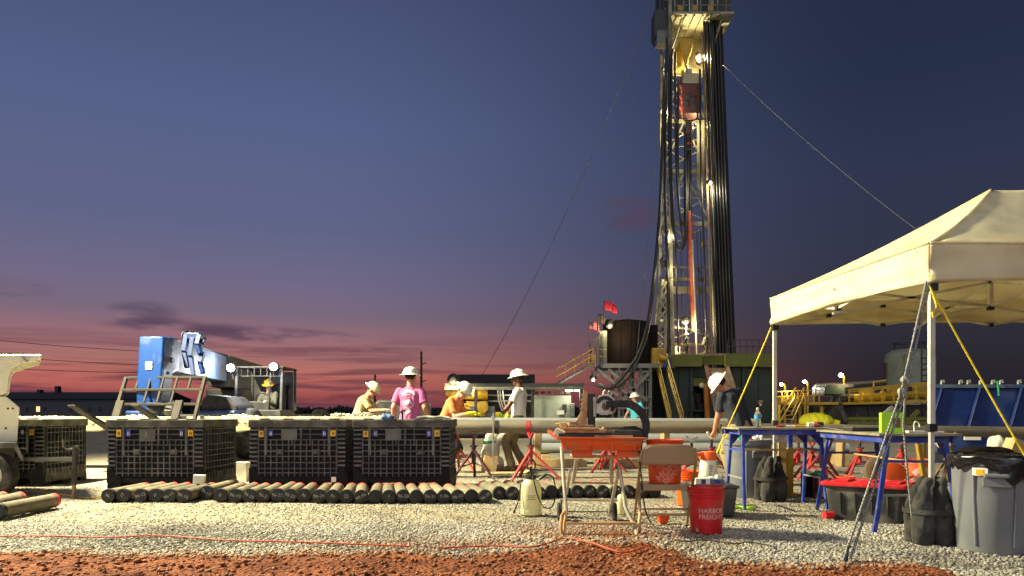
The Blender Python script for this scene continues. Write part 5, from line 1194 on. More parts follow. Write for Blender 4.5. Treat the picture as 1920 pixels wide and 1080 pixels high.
# ============================================================ BLUE BENCHES
def bench(label, loc, rz, L_, Wd, h):
    b_ = thing('work_bench', label, 'bench', loc, rz, 'blue legged benches')
    MB().box((0, 0, h - .011), (L_ + .04, Wd + .04, .022)).build('board', m_board, b_, bev=.004)
    for s_ in (-1, 1): MB().box((0, s_ * (Wd / 2 - .03), h - .05), (L_, .035, .055)).build('rail', m_blueleg, b_, bev=.003)
    for e in (-1, 1):
        x = e * (L_ / 2 - .06)
        MB().box((x, 0, h - .052), (.04, Wd - .08, .05)).build('end_rail', m_blueleg, b_, bev=.003)
        for s_ in (-1, 1):
            y0, y1, y2 = s_ * (Wd / 2 - .08), s_ * (Wd / 2 + .0), s_ * (Wd / 2 - .02)
            pts = [V(x, y0, h - .06), V(x + e * .015, y1, .2), V(x + e * .02, y1 + s_ * .035, .012)]
            MB().bar(pts[0], pts[1], .038, .03).build('leg', m_blueleg, b_, bev=.003); MB().bar(pts[1], pts[2], .037, .029).build('leg_foot', m_blueleg, b_, bev=.003)
            MB().prism([V(x, y0, h - .08), V(x + e * -.11, y0, h - .08), V(x, y0, h - .2)], (0, -.012, 0), (0, .012, 0)).build('gusset', m_blueleg, b_)
        MB().bar((x + e * .005, -(Wd / 2 - .06), h * .72), (x + e * .005, (Wd / 2 - .06), h * .72), .03, .02).build('crossbar', m_blueleg, b_)
        MB().bar((x + e * .01, -(Wd / 2 - .01), h * .38), (x + e * .01, (Wd / 2 - .01), h * .38), .026, .016).build('crossbar', m_galv, b_)
    MB().bar((-L_ / 2 + .05, 0, h * .715), (L_ / 2 - .05, 0, h * .715), .05, .018).build('stretcher', m_wood, b_, bev=.002)
    return b_
bench('blue legged bench carrying the water bottle, left of the tent', (2.80, 7.95, .004), R(2), .94, .52, .85)
bench('blue legged bench under the tent carrying the lime green box', (3.40, 6.88, .004), R(86), 1.5, .62, .83)
B1 = .855; B2 = .835
wb = thing('water_bottle', 'clear water bottle with blue label on the first bench', 'bottle', (sx_(1423, 7.8), 7.84, B1))
MB().lathe([(0, 0), (.03, 0), (.033, .006), (.031, .03), (.033, .05), (.031, .07), (.033, .1), (.033, .135), (.02, .165), (.013, .175), (.013, .19), (0, .19)], 24).build('bottle_body', m_glass, wb, sm=40)
MB().lathe([(.0335, .085), (.0345, .085), (.0345, .13), (.0335, .13)], 24, close=False).build('label', mat('bottle_label', (70, 150, 205), .5), wb); MB().lathe([(0, .188), (.015, .188), (.015, .205), (0, .207)], 16).build('cap', m_white, wb)
tr = thing('tape_roll', 'roll of red and grey tape lying on the first bench', 'tape', (sx_(1527, 7.8), 7.78, B1))
MB().tube((-.08, 0, .028), (-.02, 0, .028), .026, n=20).build('tape_core', m_white, tr, sm=40); MB().tube((-.02, 0, .028), (.02, 0, .028), .028, n=20).build('red_band', m_redlid, tr, sm=40); MB().tube((.02, 0, .028), (.08, 0, .028), .027, n=20).build('dark_band', m_dsteel, tr, sm=40)
for i, (px, y, ln, m_, rz, lab) in enumerate(((1462, 7.75, .10, m_redlid, .3, 'small red handled tool on the first bench near tent pole'), (1482, 7.8, .09, m_white, -.2, 'white marker pen lying mid bench beside the red tool'), (1500, 7.78, .12, m_yel_st, .1, 'yellow knife lying on the first bench before the tape'))):
    o = thing('hand_tool', lab, 'tool', (sx_(px, y), y, B1), rz); MB().path([V(-ln / 2, 0, .011), V(0, 0, .013), V(ln / 2, 0, .011)], .010).build('handle', m_, o, sm=60); MB().bar((ln / 2, 0, .011), (ln / 2 + .04, 0, .009), .008, .006).build('tip', m_steel, o)
o = MB().grid(lambda u_, v_: (-.12 + .24 * u_, -.1 + .2 * v_, .008 + .07 * (1 - u_) ** 2), 10, 4).build('paper_sheet', m_paper, None, sm=60, solid=.0015); o.location = (3.12, 7.42, B2); o.rotation_euler = (0, 0, R(-20)); tag(o, 'curled white paper sheet on the second bench end', 'paper')
cb_ = thing('clipboard_case', 'flat grey case with dark edge lying on second bench', 'case', (3.27, 7.0, B2), R(80)); MB().box((0, 0, .014), (.34, .24, .028)).build('case_body', m_dsteel, cb_, bev=.006); MB().box((0, 0, .033), (.33, .23, .01)).build('case_lid', m_placard, cb_, bev=.004)
lx = thing('lime_box', 'lime green carton box standing on the second bench', 'box', (3.21, 6.32, B2), R(-18))
LM = MB(); LM.box((0, 0, .085), (.17, .13, .17)); LM.build('carton', m_lime, lx, bev=.003); MB().box((.03, -.0665, .085), (.06, .002, .08)).build('print', mat('brown_print', (110, 84, 60), .7), lx)
k_ = MB(); k_.lathe([(0, .06), (.02, .05), (.06, .012), (.075, 0), (0, 0)], 10); o = k_.build('dust_mask', m_placard, None, sm=40); o.location = (3.22, 6.33, B2 + .172); tag(o, 'grey dust mask resting on top of the lime box', 'mask')
wt = thing('wire_tray', 'white tray with two upright wire hooks on second bench', 'tray', (3.50, 6.35, B2), R(0)); MB().box((0, 0, .008), (.26, .16, .016)).build('tray_base', m_white, wt, bev=.003)
for x in (-.08, .04): MB().path(spline([V(x, 0, .012), V(x, 0, .08), V(x + .02, 0, .095), V(x + .04, 0, .08), V(x + .045, 0, .05)]), .005, 6).build('wire_hook', m_white, wt, sm=60)

# ============================================================ TOTE WITH RED LID
TT = thing('storage_tote', 'black storage tote with red lid under the second bench', 'tote', (3.36, 7.02, .004), R(-38))
def rr_(hx, hy, z, c_=.05, n=4):
    out = []
    for sx2, sy2, a0 in ((1, 1, 0), (-1, 1, 90), (-1, -1, 180), (1, -1, 270)):
        for k in range(n + 1):
            a = R(a0 + 90 * k / n); out.append(V(sx2 * (hx - c_) + c_ * math.cos(a), sy2 * (hy - c_) + c_ * math.sin(a), z))
    return out
MB().loft([rr_(.31, .20, 0), rr_(.345, .228, .30), rr_(.358, .24, .305), rr_(.358, .24, .33)]).build('tub', m_tote, TT, sm=35)
for x in (-.2, -.07, .07, .2):
    for s_ in (-1, 1): MB().bar((x, s_ * .212, .07), (x, s_ * .233, .26), .025, .012).build('side_rib', m_tote, TT, bev=.003)
ld = MB().loft([rr_(.375, .257, .318), rr_(.38, .262, .33), rr_(.378, .26, .352), rr_(.34, .222, .36), rr_(.335, .217, .352)]).build('lid', m_redlid, TT, sm=35)
for x in (-.22, 0, .22): MB().box((x, 0, .36), (.13, .26, .018)).build('lid_panel', m_redlid, ld, bev=.005)
for s_ in (-1, 1): MB().box((s_ * .37, 0, .335), (.03, .14, .06)).build('latch', m_black, TT, bev=.006)
o = MB().tube((0, 0, .035), (.09, .02, .035), .033, n=18).build('soda_can', m_redlid, None, sm=40); o.location = (2.92, 6.98, .012); tag(o, 'small red can lying at the left foot of the tote', 'can')

# ============================================================ SANDBAGS, CANS, SMALL THINGS UNDER THE BENCHES
def sandbags(label, loc, rz, h=.46, r=.075, n=4):
    s_ = thing('leg_weight', label, 'sandbag', loc, rz, 'tent leg weights')
    for k in range(n):
        a = R(35 + 360 / n * k); c0 = V(.105 * math.cos(a), .105 * math.sin(a), 0)
        m_ = MB(); m_.cap(c0 + V(0, 0, r), c0 + V(0, 0, h * .6), r * 1.1, r, 14); m_.cap(c0 + V(0, 0, h * .6), c0 * .8 + V(0, 0, h - .05), r, r * .62, 14); m_.tube(c0 + V(0, 0, .01), c0 + V(0, 0, .1), r * .95, r * 1.1, 14); m_.cap(c0 * .8 + V(0, 0, h - .03), c0 * .65 + V(.02, 0, h + .02), r * .4, r * .5, 10)
        obj('weight_bag', remesh(m_, .011, 3, .016, 14, k), m_sand, s_)
    MB().lathe([(.183, h * .52), (.188, h * .52), (.188, h * .60), (.183, h * .60)], 36, close=False).build('strap', m_sand, s_, sm=40)
    return s_
TL = [(3.2, 5.72), (2.95, 8.52)]
sandbags('dark sandbag weights strapped round the near tent leg', (TL[0][0] - .0, TL[0][1] + .0, 0), 0, .46, .078); sandbags('dark sandbag weights strapped round the farther tent leg', (TL[1][0], TL[1][1], 0), R(20), .46)
for px, y, m1, lab, r in ((1514, 8.95, m_tankd, 'dark brown can behind the red can under bench', .075), (1538, 8.72, m_topdrive, 'red can with yellow label on gravel under the bench', .08)):
    c_ = thing('paint_can', lab, 'can', (sx_(px, y), y, .004), R(0)); MB().lathe([(0, 0), (r, 0), (r + .002, .006), (r, .012), (r, .268), (r + .002, .275), (r, .28), (r - .01, .275), (r - .015, .22), (0, .22)], 32).build('can_body', m1, c_, sm=40)
    if m1 is m_topdrive:
        for z0, z1, mm, w in ((.16, .24, m_redlid, 1.0), (.03, .12, mat('ochre_label', (176, 140, 40), .6), .8)):
            vs = []
            for i in range(9):
                a = R(-80) + (i / 8 - .5) * w * 1.6
                for z in (z0, z1): vs.append(((r + .0025) * math.cos(a), (r + .0025) * math.sin(a), z))
            MB().add(vs, [(2 * i, 2 * i + 2, 2 * i + 3, 2 * i + 1) for i in range(8)]).build('label', mm, c_, solid=.001)
        obj('lettering', wrap_text('▪▪ ▪▪\n▬▬▬', .03, lambda z: r + .003, .2, yaw=.17), m_yel_st, c_)
    k_ = MB(); k_.ball((0, 0, .26), (r * .9, r * .9, .04), 12); k_.ball((-.02, 0, .3), (.05, .04, .03), 10); obj('stuffing', remesh(k_, .01, 1, .02, 20), m_sack if m1 is m_tankd else m_green, c_)
yb = thing('yellow_jack', 'yellow steel jack post with blue top beside the sandbags', 'jack', (sx_(1481, 9.1), 9.1, 0)); MB().bb((-.035, -.03, 0), (.035, .03, .58)).build('jack_tube', m_rigyel, yb, bev=.005); MB().bb((-.028, -.024, .58), (.028, .024, .74)).build('inner_tube', m_blueleg, yb, bev=.004); MB().bb((-.11, -.025, .40), (-.035, .025, .46)).build('jack_lug', m_rigyel, yb, bev=.004); MB().bb((-.12, -.1, 0), (.12, .1, .02)).build('base_plate', m_rigyel, yb, bev=.004)
yb2 = thing('yellow_jack', 'slanted yellow brace post left of the near tent leg', 'jack', (sx_(1730, 8.4), 8.4, 0)); MB().bar((.06, 0, 0), (-.05, 0, .66), .06, .05).build('jack_tube', m_rigyel, yb2, bev=.005); MB().bar((-.05, 0, .66), (-.065, 0, .80), .05, .04).build('inner_tube', m_blueleg, yb2, bev=.004)
bucket('orange bucket with pale logo beyond the red lidded tote', (sx_(1722, 9.3), 9.3, .06), m_hdbucket, R(10), False, txt=(('▞▚', .13, .2, R(40), -.5),))
for k, (px, y, z, r, lab) in enumerate(((1646, 9.2, .30, .16, 'darker orange reel disc standing behind the tote'), (1676, 9.0, .22, .185, 'bright orange reel disc with bent tube behind tote'))):
    c_ = thing('cord_reel', lab, 'reel', (sx_(px, y), y, 0)); MB().lathe([(0, -.012), (r * .9, -.02), (r, -.01), (r, .01), (r * .9, .02), (0, .012)], 36, (0, 0, z), Rx(R(78))).build('reel_disc', m_orange if k else m_rust, c_, sm=40)
    MB().lathe([(0, -.1), (r * .3, -.1), (r * .35, .0), (0, 0)], 20, (0, .0, z), Rx(R(78))).build('reel_hub', m_orange, c_, sm=40); MB().path(spline([V(-r, -.06, z * .5), V(-r * .2, -.12, z * .6), V(r * .6, -.1, z), V(r, -.06, z * 1.1)]), .014, 8).build('bent_tube', m_rust, c_, sm=60); MB().box((0, .06, .05), (.2, .2, .1)).build('stand_foot', m_dsteel, c_, bev=.01)
o = bucket('shallow orange basin on the ground left of the reels', (sx_(1586, 9.2), 9.2, .1), m_orange, 0, False, h=.12, r0=.08, r1=.1, name='basin'); o2 = thing('orange_crate', 'low orange tray beneath the reels behind tote', 'tray', (sx_(1612, 9.0), 9.0, .0)); MB().loft([rr_(.18, .14, 0.004), rr_(.21, .16, .17), rr_(.2, .15, .17), rr_(.17, .13, .02)]).build('tray_body', m_orange, o2, sm=35)
lt_ = thing('low_drum', 'low dark drum standing under the orange basin', 'drum', (sx_(1586, 9.2), 9.2, 0)); MB().lathe([(0, 0), (.1, 0), (.1, .098), (0, .098)], 20).build('drum_body', m_tote, lt_, sm=40); MB().lathe([(.1, .04), (.104, .045), (.1, .05)], 20, close=False).build('drum_hoop', m_dsteel, lt_)
sg_ = thing('steel_beam', 'grey perforated steel beam running behind both blue benches', 'beam', (sx_(1430, 10.2), 10.25, 0)); Lb = 2.6
MB().bb((0, 0, .60), (Lb, .06, .71)).build('beam_web', m_galv, sg_, bev=.004); MB().bb((0, -.035, .70), (Lb, .09, .715)).build('beam_flange', m_galv, sg_)
for k in range(22): MB().tube((.1 + k * .115, -.004, .655), (.1 + k * .115, .01, .655), .012, n=8).build('bolt_hole', m_paper, sg_)
for x in (.3, Lb - .3): MB().bb((x - .04, 0, 0), (x + .04, .06, .6)).build('beam_post', m_wood, sg_)
for k, (px, m_, lab) in enumerate(((1466, m_placard, 'grey boxy tool on the steel beam below the bench'), (1478, mat('blue_cloth', (70, 100, 170), .8), 'crumpled blue cloth on the steel beam below the bench'), (1512, m_yel_st, 'crumpled yellow glove on the steel beam below the bench'))):
    k_ = MB(); k_.ball((0, 0, .03), (.11, .06, .035), 12); k_.ball((.05, 0, .05), (.05, .04, .03), 10); o = obj('beam_clutter' if k == 0 else ('blue_cloth' if k == 1 else 'yellow_glove'), remesh(k_, .012, 1, .03, 16, k), m_); o.location = (sx_(px, 10.25), 10.27, .716); tag(o, lab, ('tool', 'cloth', 'glove')[k])

# lime green folded strap on the gravel
o = MB().path(spline([V(-.12, 0, .015), V(-.04, .03, .02), V(.05, -.02, .018), V(.12, .01, .015)]), .018, 8).build('lime_strap', m_lime, None, sm=60); o.location = (sx_(1395, 7.7), 7.72, .006); tag(o, 'lime green strap lying at the foot of the first bench', 'strap')

# ============================================================ BLUE TANK at the right, sacks beside it
BT = thing('blue_tank', 'large blue steel tank with slanted ribs behind the large bin', 'tank', (10.4, 15.2, 0))
x0 = sx_(1757, 15); x1 = x0 + 4.4
MB().add([(x0, 15, .18), (x1, 15, .18), (x1 - .8, 16.4, .18), (x0 + .85, 16.4, .18), (x0, 15.12, 1.56), (x1, 15.12, 1.56), (x1 - .8, 16.4, 1.56), (x0 + .85, 16.4, 1.56)], [(0, 3, 2, 1), (4, 5, 6, 7), (0, 1, 5, 4), (1, 2, 6, 5), (2, 3, 7, 6), (3, 0, 4, 7)]).build('tank_body', m_navyblue, BT, bev=.02, world=True)
MB().bar((x0 - .02, 15.1, 1.55), (x1, 15.1, 1.55), .09, .07).build('top_rail', mat('tank_edge', (52, 78, 104), .5, dirt=(120, 120, 110), amt=.3), BT, world=True)
for px in (1766, 1838, 1916, 1990): MB().bar(P(px - 24, 812, 14.97), P(px, 728, 15.06), .07, .06).build('slanted_rib', m_navyblue, BT, bev=.01, world=True)
MB().bb((x0 + .3, 15.1, 0), (x0 + .5, 15.6, .2)).build('skid', m_dsteel, BT, world=True); MB().bb((x1 - .5, 15.1, 0), (x1 - .3, 15.6, .2)).build('skid', m_dsteel, BT, world=True)
for px in (1767, 1801, 1816, 1839, 1862, 1877, 1911): MB().path([P(px - 2, 722, 15.12), P(px - 1.5, 714, 15.12), P(px + 2, 713, 15.12), P(px + 3, 718, 15.12)], .025, 8).build('lug', m_galv, BT, sm=60, world=True)
MB().path([P(1870, 715, 15.0), P(1872, 730, 14.95), P(1873, 742, 14.95)], .02).build('green_strap', m_green, BT, sm=60, world=True)
MB().bb(P(1809, 819, 14.96), P(1837, 825, 15.0)).build('name_plate', m_white, BT, world=True); MB().box(P(1760, 832, 14.96), (.12, .01, .12), Ry(R(45))).build('hazard_plate', m_white, BT, world=True)
k_ = MB(); k_.cap((0, 0, .15), (.0, 0, .58), .17, .12, 14); k_.cap((.12, 0, .15), (.1, 0, .56), .17, .11, 14); k_.ball((.05, 0, .2), (.24, .15, .2), 14); o = obj('white_sack', remesh(k_, .016, 3, .03, 7, 3), m_sack); o.location = (sx_(1868, 10.2), 10.2, 0); tag(o, 'white sack standing behind the large bin, below the blue tank', 'sack')
o = thing('carton_box', 'tan carton tilted behind the large bin at right', 'box', (sx_(1900, 9.4), 9.4, .0), R(0)); MB().box((0, 0, .5), (.2, .2, .34), Ry(R(22))).build('carton', m_ply, o, bev=.004); MB().box((0, 0, .17), (.3, .3, .33)).build('plinth', m_wood, o, bev=.006)
k_ = MB(); k_.loft([rr_(.26, .17, 0), rr_(.25, .16, .05), rr_(.16, .1, .085)]); o = obj('dark_tarp', remesh(k_, .012, 2, .008, 8, 3), m_tankd); o.location = (sx_(1848, 8.8), 8.8, .522); tag(o, 'brown folded tarp heap showing above the large bin rim', 'tarp')
o = thing('tarp_stool', 'dark stand beneath the brown tarp behind the large bin', 'stand', (sx_(1848, 8.8), 8.8, 0)); MB().box((0, 0, .5), (.5, .35, .04)).build('stool_top', m_wood, o)
for a in (-1, 1):
    for b2_ in (-1, 1): MB().bar((a * .2, b2_ * .13, .48), (a * .23, b2_ * .15, 0), .04).build('leg', m_wood, o)

# ============================================================ TENT
TN = thing('canopy_tent', 'cream pop-up canopy tent on white legs at the right', 'tent', (5.2, 7.1, 0))
xa, xb, ya, yb_ = 3.2, 7.9, 5.72, 8.5; xl = 2.95
ze, zv = 2.30, 2.03; zp = 3.12; ym = 7.1; pxa, pxb = 4.55, 6.4
def corner(ix, iy): return V((xa if iy == 0 else xl) if ix == 0 else xb, ya if iy == 0 else yb_, ze)
c00, c10, c11, c01 = corner(0, 0), corner(1, 0), corner(1, 1), corner(0, 1); pa, pb = V(pxa, ym, zp), V(pxb, ym, zp)
def face(a, b_, c_, d_, sag):
    def f(u_, v_):
        p = (a.lerp(b_, u_)).lerp(d_.lerp(c_, u_), v_)
        s_ = sag * math.sin(math.pi * min(1, max(0, v_))) * (.35 + .65 * math.sin(math.pi * u_)) + .012 * noise.noise(p * 2.2) * (1 - abs(2 * v_ - 1)) + .020 * noise.noise(Vector((u_ * 22, v_ * 2.2, p.x))) * (1 - v_) + .006 * noise.noise(Vector((u_ * 7, v_ * 9, p.y)))
        return p - V(0, 0, s_)
    return f
def hipsag(a, b_): pass
nU, nV = 36, 24
roof_me = MB()
S_ = .13
def tri(a, b_, p): return face(a, b_, p + (b_ - a) * .03, p - (b_ - a) * .03, S_)
RF = []
for nm, fn in (('left', face(c01, c00, pa, pa, S_)), ('front', face(c00, c10, pb, pa, S_)), ('right', face(c10, c11, pb, pb, S_)), ('back', face(c11, c01, pa, pb, S_))):
    RF.append(MB().grid(fn, nU, nV).build('roof_panel', m_tent, TN, sm=80, world=True, solid=.003))
def seam(a, b_):
    pts = []
    for i in range(17):
        t_ = i / 16; p = a.lerp(b_, t_) - V(0, 0, S_ * .35 * math.sin(math.pi * t_) - .004); pts.append(p)
    MB().path(pts, .009, 6).build('seam', m_tent, TN, sm=60, world=True)
for a, b_ in ((c00, pa), (c01, pa), (c10, pb), (c11, pb)): seam(a, b_)
def val(a, b_, m_=None):
    n_ = (b_ - a).cross(V(0, 0, 1)).normalized()
    def f(u_, v_):
        p = a.lerp(b_, u_); sagb = .03 * math.sin(math.pi * u_)
        w = .034 * noise.noise(Vector((p.x * 2.2 + p.y * 2.2, v_ * 2.5, 1))) * v_ + .012 * math.sin(v_ * 9 + u_ * 3 + 2 * noise.noise(Vector((p.x * .9 + p.y * .9, 0, 2)))) * v_ + .025 * v_ * noise.noise(Vector((p.x + p.y, 0, 5)))
        return p + n_ * (w + .006) + V(0, 0, .004 - v_ * (ze - zv + .03) + sagb * v_)
    return MB().grid(f, 60, 10).build('valance', m_tent, TN, sm=80, world=True, solid=.003)
for a, b_ in ((c00, c10), (c01, c00)):
    n_ = (b_ - a).cross(V(0, 0, 1)).normalized(); MB().path([a.lerp(b_, i / 12) + n_ * .012 + V(0, 0, .006) for i in range(13)], .008, 6).build('eave_seam', m_tent, TN, sm=60, world=True)
val(c00, c10); val(c01, c00); val(c10, c11); val(c11, c01)
LEGS = [(c00.x + .03, c00.y + .03), (c10.x - .03, c10.y + .03), (c11.x - .03, c11.y - .03), (c01.x + .03, c01.y - .03)]
for x, y in LEGS:
    MB().bb((x - .021, y - .021, .9), (x + .021, y + .021, ze - .02)).build('leg', m_tentpole, TN, bev=.004, world=True)
    MB().bb((x - .017, y - .017, .012), (x + .017, y + .017, .92)).build('lower_leg', m_tentpole, TN, bev=.004, world=True)
    MB().bb((x - .032, y - .032, .86), (x + .032, y + .032, .92)).build('leg_collar', m_black, TN, bev=.004, world=True)
    MB().bb((x - .036, y - .036, zv - .09), (x + .036, y + .036, zv - .03)).build('corner_joint', m_black, TN, bev=.004, world=True)
    MB().bb((x - .05, y - .05, 0.004), (x + .05, y + .05, .014)).build('foot_plate', m_steel, TN, world=True)
def strut(a, b_, w=.02): MB().bar(a, b_, w, w * 1.2).build('truss_bar', m_tentpole, TN, world=True)
def joint(p): MB().box(p, (.05, .05, .04)).build('truss_joint', m_dsteel, TN, bev=.004, world=True)
def scissor(a, b_, n):
    a = V(a[0], a[1], 0); b_ = V(b_[0], b_[1], 0); z0, z1 = 2.0, 2.22
    for k in range(n):
        p, q_ = a.lerp(b_, k / n), a.lerp(b_, (k + 1) / n)
        zz = (z1, z0) if k % 2 == 0 else (z0, z1)
        strut(p + V(0, 0, z1), q_ + V(0, 0, z0)); strut(p + V(0, .0, z0), q_ + V(0, 0, z1)); joint((p + q_) / 2 + V(0, 0, (z0 + z1) / 2))
        if k: joint(p + V(0, 0, z0)); joint(p + V(0, 0, z1))
scissor(LEGS[0], LEGS[3], 2); scissor(LEGS[0], LEGS[1], 4); scissor(LEGS[1], LEGS[2], 2); scissor(LEGS[3], LEGS[2], 4)
mA = V(pxa, ym, 0); mB_ = V(pxb, ym, 0)
for m0, others in ((mA, ((xl + .1, ym), (pxa, ya + .05), (pxa, yb_ - .05))), (mB_, ((xb - .05, ym), (pxb, ya + .05), (pxb, yb_ - .05)))):
    MB().bb((m0.x - .018, m0.y - .018, 2.0), (m0.x + .018, m0.y + .018, zp - .03)).build('centre_pole', m_tentpole, TN, world=True); joint(m0 + V(0, 0, 2.0)); joint(m0 + V(0, 0, 2.25))
    for x, y in others: strut(V(x, y, 2.18), m0 + V(0, 0, 2.02)); strut(V(x, y, 1.95), m0 + V(0, 0, 2.25))
# ropes and guys
def rope(pts, r, nm, m_, label, cat='rope', twist=False):
    o_ = MB().path(pts, r, 8).build(nm, m_, None, sm=60)
    if twist:
        for ph_ in (0, math.pi):
            tp = []
            L_ = sum((Vector(pts[i + 1]) - Vector(pts[i])).length for i in range(len(pts) - 1)); n_ = int(L_ / .012); P2 = [Vector(p) for p in pts]
            for i in range(n_ + 1):
                t_ = i / n_ * (len(P2) - 1); k = min(int(t_), len(P2) - 2); p = P2[k].lerp(P2[k + 1], t_ - k); d_ = P2[k + 1] - P2[k]; x, y, _ = frame_of(d_); a = i * .012 / .045 * 2 * math.pi + ph_
                tp.append(p + (x * math.cos(a) + y * math.sin(a)) * r * .62)
            MB().path(tp, r * .62, 5).build('dark_strand', m_ropeb, o_, sm=60)
    tag(o_, label, cat); return o_
k0 = P(1737, 528, 5.66); kn_ = P(1690, 735, 5.45); an = P(1579, 1056, 4.98); an2 = P(1592, 1056, 4.98)
rope([k0, kn_, an], .0085, 'guy_rope', m_rope, 'left strand of black flecked guy rope from near tent corner', twist=True)
rope([k0 + V(.03, 0, 0), kn_ + V(.03, 0, 0), an2], .0085, 'guy_rope', m_rope, 'right strand of the black flecked guy rope to the ground', twist=True)
rope([kn_ + V(.04, .02, 0), P(1694, 800, 5.5), P(1703, 900, 5.55), P(1710, 970, 5.6)], .0085, 'guy_rope', m_rope, 'loose end of flecked rope hanging down to the sandbags', twist=True)
kt = MB(); 
for c0 in (P(1690, 735, 5.44), P(1696, 712, 5.46)): kt.ball(c0, (.03, .025, .03), 10); kt.ball(c0 + V(.02, -.01, -.02), .022, 8)
o = obj('rope_knot', remesh(kt, .005, 1, .006, 60), m_rope); tag(o, 'grey knot in the flecked guy rope', 'knot')
o = MB(); o.tube((0, 0, -.1), (.03, .02, .06), .009); o.path([V(.03, .02, .06), V(.05, .03, .055)], .009); o = o.build('tent_stake', m_dsteel, None, sm=50); o.location = (an.x + .02, an.y, .05); tag(o, 'steel stake holding the flecked guy rope in red soil', 'stake')
rope(catenary(P(1741, 533, 5.66), P(2040, 1058, 4.9), .02), .007, 'guy_rope', m_yrope, 'yellow guy rope from near tent corner down to the right')
rope(catenary(P(1451, 602, 8.46), P(1345, 845, 9.6), .02), .009, 'guy_rope', m_yrope, 'yellow guy rope from far tent corner down to a red stand')
rope(spline([P(1345, 845, 9.6), P(1340, 855, 9.55), P(1346, 846, 9.5), P(1358, 822, 9.4), P(1370, 822, 9.4), P(1364, 838, 9.4), P(1352, 846, 9.4), P(1356, 850, 9.4), P(1366, 838, 9.4)]), .007, 'rope_loop', m_yrope, 'loose yellow loop at the foot of the far guy rope')
rope(spline([P(1743, 537, 5.64), P(1752, 560, 5.6), P(1756, 575, 5.58), P(1749, 585, 5.6), P(1750, 595, 5.6)]), .008, 'rope_loop', m_yrope, 'short yellow rope tail knotted at the near tent corner')
# ============================================================ DRILLING RIG
YR = 56.0
def D(px, py, dy=0): return P(px, py, YR + dy)
RG = thing('drilling_rig', 'tall white drilling mast on a green substructure, lit by its own lamps', 'drilling rig', (D(1290, 775).x, YR, 0))
def rb(nm, p, q_, w, m_, par=RG, h=None): return MB().bar(p, q_, w, h or w).build(nm, m_, par, world=True)
def rt(nm, p, q_, r, m_, par=RG, n=10): return MB().tube(p, q_, r, n=n).build(nm, m_, par, sm=40, world=True)
def rp(nm, pts, r, m_, par=RG, n=8): return MB().path(pts, r, n).build(nm, m_, par, sm=60, world=True)
# mast chords (image columns at a number of heights, with their depth)
CH_ = {'fl': [(1263, 690, -1), (1258, 530, -1), (1257, 400, -1), (1256, -70, -1)], 'rl': [(1224, 690, 1.5), (1236, 530, 1.5), (1240, 400, 1.5), (1240, -70, 1.5)],
       'fr': [(1342, 690, -.8), (1338, 530, -.8), (1336, 400, -.8), (1334, -70, -.8)], 'rr': [(1379, 690, 2), (1366, 530, 2), (1326, 400, 2), (1322, -70, 2)]}
for k, pts in CH_.items():
    for a, b_ in zip(pts[:-1], pts[1:]): rb('mast_chord', D(*a), D(*b_), .24 if k[0] == 'f' else .2, m_mast)
def on(k, py):
    pts = CH_[k]
    for a, b_ in zip(pts[:-1], pts[1:]):
        if b_[1] <= py <= a[1]:
            t_ = (a[1] - py) / (a[1] - b_[1]); return D(a[0] + (b_[0] - a[0]) * t_, py, a[2] + (b_[2] - a[2]) * t_)
ys_ = [690, 655, 620, 585, 550, 520, 490, 460, 430, 400, 370, 340, 310, 280, 250, 220, 190, 160, 130, 100, 70, 40, 0, -40]
for i, (a, b_) in enumerate(zip(ys_[:-1], ys_[1:])):
    for f, r_ in (('fl', 'rl'), ('fr', 'rr')):
        rb('girt', on(f, a), on(r_, a), .09, m_mast); k1, k2 = (f, r_) if i % 2 else (r_, f); rb('brace', on(k1, a), on(k2, b_), .10, m_mast)
for a, b_ in ((420, 322), (322, 228), (228, 140)):
    rb('girt', on('rl', a), on('rr', a), .22, m_mast, h=.3); m1 = (on('rl', b_) + on('rr', b_)) / 2; rb('brace', on('rl', a), m1, .12, m_mast); rb('brace', on('rr', a), m1, .12, m_mast); rb('girt', on('rl', b_), on('rr', b_), .18, m_mast, h=.28)
for py, w, m_ in ((494, .1, m_mast), (517, .28, m_mast), (538, .55, m_mast)): rb('girt', on('fl', py) + V(0, 1.5, 0), on('fr', py) + V(0, 1.5, 0), .2, m_, h=w)
rb('girt', on('fl', 607) + V(0, 2, 0), on('fr', 615) + V(0, 2, 0), .12, m_mast)
for x in (1281, 1316): rb('brace', D(x - 12, 494, 1), D(x, 517, 1), .08, m_mast)
for a, b_ in ((690, 645), (645, 600), (470, 420), (420, 371), (371, 322), (322, 275), (275, 228), (228, 184), (184, 140)):
    rb('brace', on('rl', a), on('rr', b_), .09, m_mast); rb('brace', on('rr', a), on('rl', b_), .09, m_mast); rb('girt', on('rl', b_), on('rr', b_), .08, m_mast)
for k in range(10):
    y0 = 690 - k * 18; rb('lattice_bar', D(1344 - k * .6, y0, .6), D(1356 - k * .9, y0 - 18, .6), .1, m_mast); rb('lattice_bar', D(1356 - k * .9, y0, .6), D(1344 - k * .6, y0 - 18, .6), .08, m_mast)
# lit steel panel behind the travelling block
MB().prism([D(1256, 138, 1.5), D(1322, 138, 2), D(1322, 70, 2), D(1256, 70, 1.5)], (0, 0, 0), (0, .12, 0)).build('mast_panel', m_mast, RG, world=True)
MB().prism([D(1263, 138, .5), D(1281, 138, .5), D(1281, 100, .5), D(1275, 80, .5), D(1265, 92, .5)], (0, 0, 0), (0, .2, 0)).build('block_guide', m_rigyel, RG, world=True)
MB().prism([D(1307, 350, 1.6), D(1321, 370, 1.6), D(1321, 225, 1.6), D(1307, 225, 1.6)], (0, 0, 0), (0, .1, 0)).build('mast_panel', m_mast, RG, world=True)
